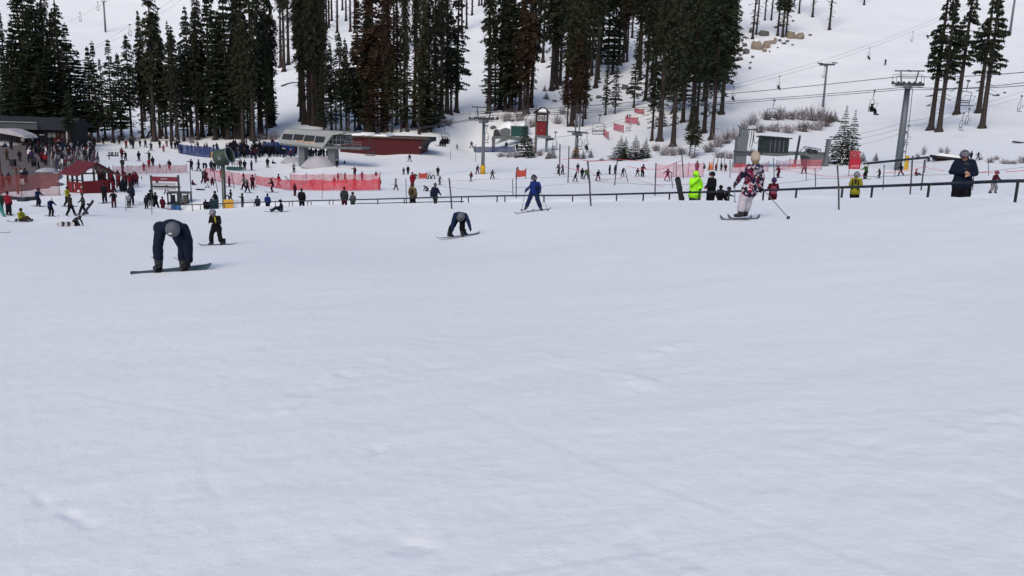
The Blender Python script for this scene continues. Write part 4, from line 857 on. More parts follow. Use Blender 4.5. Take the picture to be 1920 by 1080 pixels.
# green-panelled lift station
r_, s = site('lift_station', 925, 284, R(4))
mb = MB(); ppoly(mb, [(32,29),(62,29),(62,47),(32,47)], s, -1, 2.5); mb.obj('green_cabin', GREENP, r_)
mb = MB(); 
for x in (31, 62.5): mb.box((x*s, -1.05, 38*s), (1.6*s, .1, 19*s))
mb.box((47*s, -1.05, 47.6*s), (33*s, .1, 1.6*s)); mb.obj('cabin_trim', STEEL, r_)
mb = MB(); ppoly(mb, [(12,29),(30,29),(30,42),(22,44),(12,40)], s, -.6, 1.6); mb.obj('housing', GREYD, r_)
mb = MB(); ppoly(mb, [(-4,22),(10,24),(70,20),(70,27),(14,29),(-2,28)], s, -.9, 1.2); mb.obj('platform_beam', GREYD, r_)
for x in (0,): mb = MB(); mb.box((x*s, 0, 12*s), (6*s, .8, 26*s)); mb.obj('leg', STEEL, r_)
mb = MB(); ppoly(mb, [(-1,26),(12,26),(10,40),(0,38)], s, -.5, .5); mb.tube([(5*s, -.6, 36*s), (5*s, .6, 36*s)], 5*s, 14); mb.obj('drive_wheel', DARKST, r_)
tag(r_, 'lift station with teal green cabin on a grey platform beside the middle tower', 'lift station')
# red booth on legs
r_, s = site('operator_booth', 1013, 286, R(-6)); wz = 1.25
mb = MB(); mb.box((1*s, 0, 45*s), (17*s, 2*wz-.1, 26*s)); mb.obj('wall', REDW, r_)
mb = MB(); mb.box((1*s, 0, 65*s), (22*s, 2*wz+.25, 16*s)); mb.obj('upper_siding', mat('dark_plum_siding', (.035, .018, .028), .8, .2, 2), r_)
mb = MB(); mb.prism([(-15*s, 72*s), (0, 83*s), (5*s, 83*s), (16*s, 72*s), (14*s, 71*s), (2*s, 80*s), (-13*s, 71*s)], 2*wz+.9, 'y'); mb.obj('roof', ROOFD, r_)
mb = MB(); mb.poly([(-4*s, -1.72, 76.5*s), (11*s, -1.72, 76.5*s), (7*s, -1.5, 82*s), (0, -1.5, 82*s)]); mb.prism([(-5*s, 75*s), (10*s, 75*s), (7*s, 80*s), (2*s, 81*s)], .3, 'y', (0, -wz-.5, 0)); mb.obj('roof_snow', SNOW, r_)
for x in (-3.5, 2.2, 8.5):
    f_ = MB(); f_.box((x*s, -wz-.16, 63*s), (5.0*s if x < 5 else 3*s, .08, 9.5*s)); fo = f_.obj('window', WHITEP, r_)
    for dx in (-1.1, 1.1) if x < 5 else (0,): g2 = MB(); g2.box(((x+dx)*s, -wz-.22, 63*s), (1.5*s, .05, 7.5*s)); g2.obj('pane', GLASSD, fo)
mb = MB(); mb.tube([(1.5*s, -wz-.02, 40*s), (1.5*s, -wz+.05, 40*s)], 1.0*s, 12); mb.obj('round_emblem', mat('brass_disc', (.35, .22, .1), .6, .1, 3), r_)
for x in (-9, 11): mb = MB(); mb.tube([(x*s, 0, -.3), (x*s, 0, 58*s)], 2.2*s, 10); mb.obj('leg', WOODG if x < 0 else STEEL, r_)
mb = MB(); ppoly(mb, [(-10,28),(18,26),(18,31),(-10,33)], s, -1.2, 1.2); mb.obj('platform', STEEL, r_)
mb = MB(); ppoly(mb, [(12,22),(24,24),(24,27),(12,27)], s, -.4, .4); mb.obj('arm', DARKST, r_)
tag(r_, 'tall narrow red booth with white windows and snowy gable roof on legs', 'booth')
# right lift station
r_, s = site('lift_pylon', 1386, 314, 0)
mb = MB(); mb.box((0, 0, 26*s), (19*s, 1.3, 58*s)); mb.box((2.5*s, 0, 60*s), (14*s, 1.0, 18*s)); mb.obj('column', STEEL, r_)
mb = MB(); mb.box((6*s, -.05, 28*s), (34*s, 1.5, 2.2*s)); mb.box((6*s, -.05, 23*s), (32*s, 1.5, 1.4*s)); mb.obj('bracket', DARKST, r_)
mb = MB(); mb.tube([(-8*s, 0, 76*s), (-2*s, 0, 69*s), (28*s, 0, 69*s)], .08, 5)
for x in (13, 18, 22): mb.tube([(x*s, 0, 69*s), ((x-2)*s, 0, 36*s)], .05, 5)
mb.tube([(22*s, 0, 60*s), (23*s, 0, 46*s), (28*s, 0, 43*s), (32*s, 0, 51*s), (38*s, 0, 42*s)], .05, 5); mb.obj('cable_loop', DARKST, r_)
mb = MB(); mb.box((-1*s, -.75, 1*s), (20*s, .1, 12*s)); mb.obj('net_wrap', NETR, r_)
tag(r_, 'thick square grey steel pylon left of the patterned-jacket skier', 'pylon')
r_, s = site('lift_station', 1470, 312, R(3))
mb = MB(); mb.box((-24*s, 0, 38*s), (46*s, 2.4, 27*s)); mb.obj('cabin', mat('dark_green_cabin', (.012, .028, .022), .5, .2, 2), r_)
for k, x in enumerate((-40, -31, -23, -15, -7)): mb = MB(); mb.box((x*s, -1.22, 40*s), (6.4*s, .08, 19*s)); mb.obj('window', GLASSD, r_)
for x in (-35.5, -27, -19, -11): mb = MB(); mb.box((x*s, -1.28, 39*s), (1.2*s, .1, 24*s)); mb.obj('mullion', STEEL, r_)
mb = MB(); mb.prism([(-49*s, 52*s), (2*s, 51*s), (2*s, 53*s), (-40*s, 55*s), (-49*s, 54*s)], 3.4, 'y'); mb.obj('roof', ROOFD, r_)
mb = MB(); ppoly(mb, [(-47,20),(-20,19),(8,22),(72,22),(72,28),(-47,27)], s, -1.2, 1.0); mb.obj('platform_beam', GREYD, r_)
mb = MB(); mb.tube([(11*s, -1.4, -3*s), (14*s, -1.4, 22*s), (17*s, -1.4, 58*s)], 2.6*s, 9, 1.9*s); mb.obj('slanting_mast', DARKST, r_)
mb = MB(); mb.tube([(11*s, -1.4, -4*s), (12*s, -1.4, 6*s)], 3.6*s, 9); mb.obj('mast_pad', mat('worn_orange_pad', (.30, .13, .04), .8, .3, 3), r_)
mb = MB(); ppoly(mb, [(44,-6),(72,-4),(76,22),(46,25),(30,25),(26,23),(38,20)], s, -1.6, 1.8); mb.obj('drum_housing', GREYD, r_)
mb = MB(); mb.box((68*s, -1.7, 24*s), (6*s, .5, 58*s), Matrix.Rotation(R(3), 3, 'Y')); mb.obj('tall_post', STEEL, r_)
mb = MB()
for a_, b_ in (((22,28),(30,38)),((30,38),(62,34)),((62,34),(60,28)),((30,28),(42,37)),((44,28),(52,35)),((36,28),(30,37)),((52,28),(58,33))): mb.tube([(a_[0]*s, -.8, a_[1]*s), (b_[0]*s, -.8, b_[1]*s)], .06, 5)
mb.obj('gantry_frame', STEEL, r_)
mb = MB(); mb.tube([(40*s, -1.5, 31*s), (40*s, -.2, 31*s)], 4*s, 14); mb.tube([(50*s, -1.5, 30*s), (50*s, -.2, 30*s)], 3*s, 12); mb.obj('sheave_wheels', DARKST, r_)
tag(r_, 'low lift station with dark green windowed cabin and grey drum housing', 'lift station')
# half-buried shed and the long boom by the tower
p = hit(1774, 300); s = p.y/F; r_ = empty('buried_shed', p, R(-8)); mb = MB(); mb.prism([(-24*s, 3*s), (24*s, 0), (24*s, 4*s), (-24*s, 8*s)], 2.5, 'y'); mb.obj('roof', ROOFD, r_); mb = MB(); mb.prism([(-24*s, 8.1*s), (24*s, 4.1*s), (18*s, 8*s), (-16*s, 12.5*s)], 2.3, 'y', (0, .1, 0)); mb.obj('roof_snow', SNOW, r_)
mb = MB(); mb.box((0, .3, 1*s), (40*s, 1.6, 4*s)); mb.obj('wall', REDDK, r_); tag(r_, 'dark flat roof of a shed buried in snow behind the standing man', 'shed')
a_ = Vector(P(1620, 307, 96)); b_ = Vector(P(1741, 295, 100)); g0 = hit(1741, 323, 60)
r_ = empty('pipe_boom', (a_.x, a_.y, a_.z)); mb = MB(); mb.tube([(0, 0, 0), tuple(b_-a_)], .13, 8); mb.obj('pipe', BLACKRAIL, r_); mb = MB(); mb.tube([tuple(b_-a_), tuple(Vector(P(1741, 303, 100))-a_)], .15, 7); mb.obj('end_elbow', BLACKRAIL, r_)
for uu in (1628, 1680, 1737): 
    mb = MB(); t_ = (uu-1620)/121; q = a_.lerp(b_, t_); mb.tube([tuple(q-a_), (q.x-a_.x, q.y-a_.y, hz(q.x, q.y)-a_.z-.1)], .04, 5); mb.obj('support', POLEG, r_)
tag(r_, 'long black pipe held level above the snow beside the tallest tower', 'pipe')
# black snow pole mats on open slope
p = hit(1909, 268); mb = MB(); mb.box((0, 0, .15), (1.7, .5, .25), Matrix.Rotation(.1, 3, 'Y')); o = mb.obj('dark_mat', BLACKRAIL); o.location = p; tag(o, 'small dark mat lying on the open slope at the right edge', 'mat')
# lodge
r_, s = site('lodge', 60, 271, R(2))
mb = MB(); mb.box((-30*s, 4.2, 14*s), (200*s, 8, 30*s)); mb.obj('wall', mat('dark_lodge_wall', (.02, .02, .026), .85, .3, .8), r_)
mb = MB(); mb.box((55*s, .1, 10*s), (30*s, .2, 22*s)); mb.obj('red_wall_panel', REDDK, r_)
mb = MB(); mb.prism([(-1.5, 27*s), (5, 47*s), (11, 30*s), (11, 29*s), (-1.5, 25.5*s)], 204*s, 'x', (-30*s, 0, 0)); mb.obj('roof', ROOFD, r_)
mb = MB(); mb.box((-40*s, -1.6, 37.5*s), (120*s, .3, 1.6*s)); mb.box((-40*s, -1.5, 31*s), (120*s, .15, 11*s)); mb.obj('fascia', mat('slate_fascia', (.05, .06, .07), .7, .3, .7), r_)
mb = MB(); mb.box((-40*s, -1.72, 38.6*s), (120*s, .25, .8*s)); mb.obj('roof_edge_snow', SHADEGREY, r_)
for x in (34, 41.5): mb = MB(); mb.box((x*s, -.05, 16*s), (6.6*s, .1, 8.5*s)); mb.obj('window', mat('pale_window', (.18, .20, .21), .3, .1, 2), r_)
for x in (50, 58, 64): mb = MB(); mb.box((x*s, -.08, 15*s), (4*s, .1, 8*s)); mb.obj('window', GLASSD, r_)
mb = MB(); mb.box((20*s, -.1, 16*s), (9*s, .1, 2*s)); mb.obj('lit_sign', WHITEP, r_)
mb = MB(); mb.box((70*s, -1, 12*s), (2.2*s, .4, 30*s)); mb.obj('corner_post', mat('pale_post', (.35, .33, .33), .8, .1, 2), r_)
tag(r_, 'dark wide-roofed lodge at the back left of the plaza', 'building')
r_, s = site('pavilion', 4, 240, 0); zb = 18
mb = MB(); mb.prism([(-60*s, 18*s), (18*s, 18*s), (24*s, 22*s), (22*s, 28*s), (10*s, 32*s), (-60*s, 32*s)], 5, 'y'); mb.obj('roof', ROOFD, r_)
for x in (-40, -20, -2, 6, 14): mb = MB(); mb.box((x*s, 0, 9*s), (2.4*s, 1.6, 20*s)); mb.obj('post', DARKST, r_)
tag(r_, 'dark flat-roofed open pavilion behind the lodge at the left edge', 'pavilion')
r_, s = site('snowy_canopy', 32, 274, R(-10)); mb = MB(); mb.prism([(-40*s, 26*s), (-20*s, 30*s), (0, 29*s), (28*s, 20*s), (34*s, 14*s), (10*s, 18*s), (-40*s, 24*s)], 3.5, 'y'); mb.obj('snow_cover', SHADEGREY, r_)
for k in range(13): x = -34+k*5; mb = MB(); mb.box((x*s, -1.5, (16-.28*k)*s), (1.4*s, .15, 9*s)); mb.obj('baluster', BLACKRAIL, r_)
mb = MB(); mb.prism([(-42*s, -2*s), (14*s, -2*s), (8*s, 3*s), (-20*s, 6*s), (-42*s, 6*s)], 3, 'y', (0, -1.2, 0)); mb.obj('lower_snow_bank', SHADEGREY, r_)
mb = MB(); mb.prism([(-40*s, 20*s), (30*s, 12*s), (30*s, 10*s), (-40*s, 10*s)], 1, 'y', (0, 1, 0)); mb.obj('dark_back', ROOFD, r_)
tag(r_, 'snow-covered sloping canopy with dark balusters in front of the lodge', 'canopy')
# small red hut at plaza edge
r_, s = site('red_hut', 168, 361, R(-32))
L2 = 27*s; dy = 1.5
for x in (-L2*.9, -L2*.35, L2*.2, L2*.85):
    for y in (-dy, dy): mb = MB(); mb.box((x, y, 19*s), (.16, .16, 40*s)); mb.obj('post', mat('dark_brown_timber', (.045, .03, .025), .85, .3, 3), r_)
for y0, z0, y1, z1, nm in ((-dy-.75, 36*s, 0, 58*s, 'roof_slope'), (dy+.75, 36*s, 0, 58*s, 'roof_slope')):
    mb = MB(); o_ = 0
    mb.v += [(-L2*1.15, y0, z0), (L2*1.15, y0, z0), (L2*1.15, y1, z1), (-L2*1.15, y1, z1), (-L2*1.15, y0, z0-.12), (L2*1.15, y0, z0-.12), (L2*1.15, y1, z1-.12), (-L2*1.15, y1, z1-.12)]
    mb.fs(0, ((0,1,2,3),(7,6,5,4),(0,4,5,1),(1,5,6,2),(2,6,7,3),(3,7,4,0))); so_ = mb.obj(nm, REDROOF, r_)
    for k in range(8): q = MB(); x = -L2*1.05+k*L2*.3; q.tube([(x, y0, z0+.02), (x, y1, z1+.02)], .022, 4); q.obj('roof_seam', REDROOF, so_)
for x in (L2*1.0,):
    mb = MB(); mb.tube([(x, -dy-.6, 36*s), (x, 0, 54*s), (x, dy+.6, 36*s)], .08, 5); mb.tube([(x, -dy-.5, 38*s), (x, dy+.5, 38*s)], .08, 5); mb.tube([(x, 0, 38*s), (x, 0, 54*s)], .07, 5); mb.obj('gable_truss', mat('dark_brown_timber', (.045, .03, .025), .85, .3, 3), r_)
mb = MB(); mb.box((-L2*.1, -dy, 10*s), (L2*1.9, .08, 22*s)); mb.obj('wall_panel', mat('bright_red_panel', (.16, .006, .014), .6, .2, 1.5), r_)
mb = MB(); mb.box((L2*.95, 0, 12*s), (.08, dy*2, 24*s)); mb.obj('wall_panel', REDW, r_)
mb = MB(); mb.box((L2*.35, -dy-.06, 5*s), (6*s, .05, 4*s)); mb.box((L2*.7, -dy-.06, 13*s), (5*s, .05, 1.5*s)); mb.box((-L2*.1, -dy-.06, 13*s), (1*s, .05, 9*s)); mb.obj('white_notice', WHITEP, r_)
mb = MB(); mb.box((-L2*.4, -dy+.4, 23*s), (L2*1.1, .5, .08)); mb.obj('counter', WOODG, r_)
tag(r_, 'small red ticket hut with a red gabled roof at the plaza corner', 'hut')
# gate sign
r_, s = site('gate_sign', 311, 384, R(0)); GM = mat('maroon_board', (.14, .012, .03), .6, .15, 2)
for x, z in ((-25, 64), (26, 66)): mb = MB(); mb.box((x*s, 0, z*s/2), (.16, .16, z*s)); mb.obj('post', DARKST, r_)
mb = MB(); mb.box((0, -.02, 58*s), (50*s, .1, 8.5*s)); b_ = mb.obj('sign_board', GM, r_); bars_text(r_, -7, 6, 58.5, 2.6, -.09, WHITEP, s, (7,), 'white_word')
mb = MB(); mb.box((0, 0, 44*s), (48*s, .1, 2.4*s)); mb.obj('black_bar', BLACKRAIL, r_)
for z in (48.5, 40): mb = MB(); mb.box((-1*s, .05, z*s), (42*s, .05, 5*s)); mb.obj('grey_panel', mat('grey_vinyl', (.33, .33, .36), .6, .1, 2), r_)
mb = MB(); mb.poly([(-18*s, -.03, 54*s), (-11*s, -.03, 54*s), (-14*s, -.03, 49.5*s)]); mb.poly([(-18*s, .03, 54*s), (-11*s, .03, 54*s), (-14*s, .03, 49.5*s)]); mb.obj('pennant', BLACKRAIL, r_)
tag(r_, 'maroon gate sign with white word between two dark posts', 'sign')
r_, s = site('equipment_cart', 338, 379, R(8)); 
for x in (-19, -1, 17):
    for y in (-.6, .6): mb = MB(); mb.box((x*s, y, 10*s), (.12, .12, 22*s)); mb.obj('post', BLACKRAIL, r_)
for x, c in ((-10, GLASSD), (3, mat('grey_mesh_panel', (.09, .085, .09), .8, .3, 4)), (12, mat('grey_mesh_panel', (.09, .085, .09), .8, .3, 4))): mb = MB(); mb.box((x*s, -.6, 11*s), (8*s, .05, 15*s)); mb.obj('side_panel', c, r_)
mb = MB(); mb.box((-1*s, 0, 22*s), (40*s, 1.5, .1)); mb.obj('top', mat('dull_green_top', (.10, .12, .11), .7, .2, 2), r_); mb = MB(); mb.box((-1*s, 0, 3*s), (36*s, 1.2, .1)); mb.obj('tray', BLACKRAIL, r_); tag(r_, 'black framed open cart with grey side panels right of the gate sign', 'cart')
def board(u, v, w, h, m_, lab, name='foam_board', th=.12, lean=.25, cat='board', yaw=0):
    p = hit(u, v, 60); s = p.y/F; mb = MB(); mb.box((0, 0, h*s/2), (w*s, th, h*s)); me = mb.mesh(name, m_); o = link(name, me); o.location = p; o.rotation_euler = (-lean, random.uniform(-.08, .08), yaw)
    bv = o.modifiers.new('b', 'BEVEL'); bv.width = .04; bv.segments = 2; tag(o, lab, cat); return o
board(328, 386, 17, 14, mat('blue_foam', (.01, .09, .26), .6, .2, 2), 'blue board leaning in front of the black cart')
board(428, 385, 18, 21, mat('yellow_foam', (.50, .27, .03), .6, .15, 2), 'yellow board leaning at the foot of the snow gun mast', yaw=.2)
board(316, 386, 10, 5, mat('red_foam', (.36, .03, .03), .6, .2, 2), 'low red block beside the blue board', lean=0, cat='block')
board(401, 387, 16, 26, mat('dark_teal_bag', (.015, .035, .05), .7, .2, 2), 'dark teal padded board slanting left of the snow gun mast', th=.4, lean=-.3, yaw=.3)
board(397, 296, 9, 11, mat('tan_board', (.35, .23, .09), .7, .2, 2), 'tan board at the right end of the blue queue net', lean=.1)
p = hit(424, 384, 60); s = p.y/F; mb = MB(); mb.tube([(-2*s, 0, 0), (-2*s, 0, 18*s), (1*s, 0, 25*s), (5*s, 0, 25*s), (6*s, 0, 20*s), (6*s, 0, 0)], .08, 6); o = mb.obj('hose_loop', BLACKRAIL); o.location = p; tag(o, 'black hose loop standing behind the yellow board', 'hose')
# snow gun
r_, s = site('snow_gun', 421, 384, R(12)); mb = MB(); mb.tube([(0, 0, -.3), (0, 0, 84*s)], 3.6*s, 10); mb.obj('mast', GREENG, r_, True)
mb = MB(); mb.box((0, -.25, 30*s), (1.6*s, .1, 50*s)); mb.obj('cable_run', mat('pale_conduit', (.18, .20, .2), .6, .2, 3), r_)
n_ = 20; mb = MB(); ax = Vector((.88, -.35, .30)).normalized(); c = Vector((0, 0, 97*s)); bx = ax.orthogonal().normalized(); by = ax.cross(bx)
prof = [(-15, 9), (-13, 14), (-6, 15.5), (4, 14), (13, 13.4), (16, 14.6)]
for x_, r2 in prof:
    for j in range(n_): a = 2*math.pi*j/n_; mb.v.append(tuple(c+ax*x_*s+(bx*math.cos(a)+by*math.sin(a))*r2*s))
for i in range(len(prof)-1):
    for j in range(n_): mb.f.append((i*n_+j, i*n_+(j+1) % n_, (i+1)*n_+(j+1) % n_, (i+1)*n_+j)); mb.m.append(0)
mb.f.append(tuple(range(n_))[::-1]); mb.m.append(0)
mb.obj('barrel', GREENG, r_, True)
mb = MB(); mb.tube([tuple(c+ax*15.5*s+(bx*math.cos(a)+by*math.sin(a))*15*s) for a in np.linspace(0, 2*math.pi, 21)], .07, 5); mb.obj('nozzle_ring', STEEL, r_)
mb = MB(); mb.tube([tuple(c-ax*9*s), tuple(c+ax*11*s)], 4*s, 10, 2*s); 
for k in range(7): a = k*.9; mb.box(tuple(c+ax*4*s+(bx*math.cos(a)+by*math.sin(a))*7*s), (.1, .1, .9), Matrix.Rotation(a, 3, ax)); 
mb.obj('fan', DARKST, r_)
mb = MB(); mb.tube([tuple(c+Vector((-4*s, -14*s, -2*s))), tuple(c+Vector((-4*s, -16*s, -2*s)))], 3.5*s, 14); mb.obj('round_cover', STEEL, r_)
mb = MB(); mb.box((0, 0, 84*s), (18*s, 12*s, 4*s)); mb.box((8*s, 0, 86*s), (3*s, 3*s, 10*s)); mb.obj('yoke', DARKST, r_); tag(r_, 'big olive green fan snow gun on a tall mast', 'snow gun')
r_, s = site('metal_stand', 440, 320, R(-8)); mb = MB(); mb.box((0, 0, 4*s), (29*s, .9, 5*s)); mb.obj('base', GREENP, r_)
mb = MB()
for x in (-13, -5, 0, 6, 13): mb.tube([(x*s, 0, 5*s), (x*s*.8, .2, 18*s)], .05, 5)
for z in (12, 18): mb.tube([(-12*s, .15, z*s), (12*s, .15, z*s)], .05, 5)
mb.obj('frame', GREENG, r_); mb = MB(); mb.tube([(0, 0, -4*s), (0, 0, 4*s)], .12, 6); mb.obj('foot', BLACKRAIL, r_); tag(r_, 'dark green metal frame stand on the snow right of the snow gun', 'stand')
# red wooden hitch rails near the hut and plaza furniture
r_, s = site('wooden_frame', 232, 352, R(5)); TB = mat('reddish_timber', (.09, .03, .03), .85, .3, 3)
for x in (-12, -1, 11): mb = MB(); mb.box((x*s, 0, 11*s), (.14, .14, 26*s)); mb.obj('post', TB, r_)
mb = MB(); mb.box((0, 0, 24*s), (27*s, .16, .16)); mb.obj('beam', TB, r_); tag(r_, 'reddish timber ski frame right of the small hut', 'frame')
for u, v, h, tw, lab in [(34,362,48,18,'T-shaped brown post on the plaza behind the net'),(4,358,66,0,'tall brown post at the left edge of the plaza')]:
    r_, s = site('timber_post', u, v); mb = MB(); mb.box((0, 0, h*s/2), (.16, .16, h*s)); mb.obj('post', TB, r_)
    if tw: mb = MB(); mb.box((1*s, 0, h*s), (tw*s, .14, .16)); mb.obj('crossbar', TB, r_)
    tag(r_, lab, 'post')
r_, s = site('trash_bin', 25, 312); mb = MB(); mb.box((0, 0, 6.5*s), (8*s, .7, 13*s)); mb.obj('body', BLACKRAIL, r_); mb = MB(); mb.box((0, 0, 13.4*s), (8.6*s, .8, .1)); mb.obj('lid', DARKST, r_); tag(r_, 'black bin standing on the concrete plaza', 'bin')
r_, s = site('ski_wall_rack', 212, 300); 
mb = MB(); mb.box((-7*s, 0, 3*s), (.12, .12, 12*s)); mb.box((0, 0, 8*s), (22*s, .12, 2*s)); mb.obj('frame', BLACKRAIL, r_)
for x in (-7, -3, 0, 5, 9): mb = MB(); mb.box((x*s, .05, 12*s), (2.2*s, .1, 6*s)); mb.obj('ski_pair', DARKST, r_)
tag(r_, 'dark ski stand on the snow above the small red hut', 'ski rack')
for x, v, w in ((8, 374, 60), (44, 378, 16), (57, 376, 20)): board(x, v, w, 6, mat('black_foam_mat', (.02, .022, .03), .7, .2, 2), {8: 'long black foam mat lying below the plaza net', 44: 'grey-black folded mat near the blue-jacketed skier', 57: 'short black mat behind the blue-jacketed skier'}[x], 'foam_mat', .8, 0, 'mat')
# ski racks packed with skis and boards in front of the lodge
SKIC = [mat('ski_'+k, c, .35, .1, 3) for k, c in (('white', (.42, .42, .44)), ('black', (.015, .015, .02)), ('blue', (.015, .03, .08)), ('red', (.10, .012, .02)), ('grey', (.12, .13, .15)), ('charcoal', (.03, .03, .035)))]
mb = MB(); mb.box((0, 0, .85), (.11, .03, 1.7)); mb.box((0, -.03, .7), (.1, .06, .3), mt=0); ski_me = mb.mesh('ski', SKIC[0])
mb = MB(); mb.tube([(0, 0, 0), (0, 0, 1)], .01, 3); mb.prism([(-.13, .15), (-.09, .03), (0, 0), (.09, .03), (.13, .15), (.13, 1.35), (.09, 1.47), (0, 1.5), (-.09, 1.47), (-.13, 1.35)], .025, 'y'); sb_me = mb.mesh('snowboard', SKIC[0])
rackl = []; rt = random.Random(9)
for j, v in enumerate((294, 302, 310, 318, 326)):
    for i, u in enumerate((96, 112, 128, 144, 160, 174)):
        u2 = u+j*3+rt.uniform(-3, 3)-6
        if u2 > 182 or (v > 308 and u2 < 104) or (v > 315 and u2 > 150): continue
        r_, s = site('ski_rack', u2, v, rt.uniform(-.9, .9)); mb = MB(); mb.tube([(-1, 0, .9), (1, 0, .9)], .03, 5)
        for x in (-1, 1): mb.tube([(x, -.35, 0), (x, 0, 1.0), (x, .35, 0)], .03, 5)
        mb.obj('frame', WOODG, r_)
        for k in range(9):
            sk = rt.random() < .65; o = link('ski' if sk else 'snowboard', ski_me if sk else sb_me, r_); side = rt.choice((-1, 1)); o.location = (-.95+k*.24+rt.uniform(-.05, .05), side*.35, .02); o.rotation_euler = (side*rt.uniform(.2, .36), rt.uniform(-.16, .16), rt.uniform(-.3, .3)); slot(o, rt.choice(SKIC))
        rackl.append((u2, r_, 'rack packed with skis and boards,', ['back row', 'second row', 'middle row', 'fourth row', 'row behind red hut'][j]))
ordinals(rackl, 'ski rack', 'ski racks on the plaza')

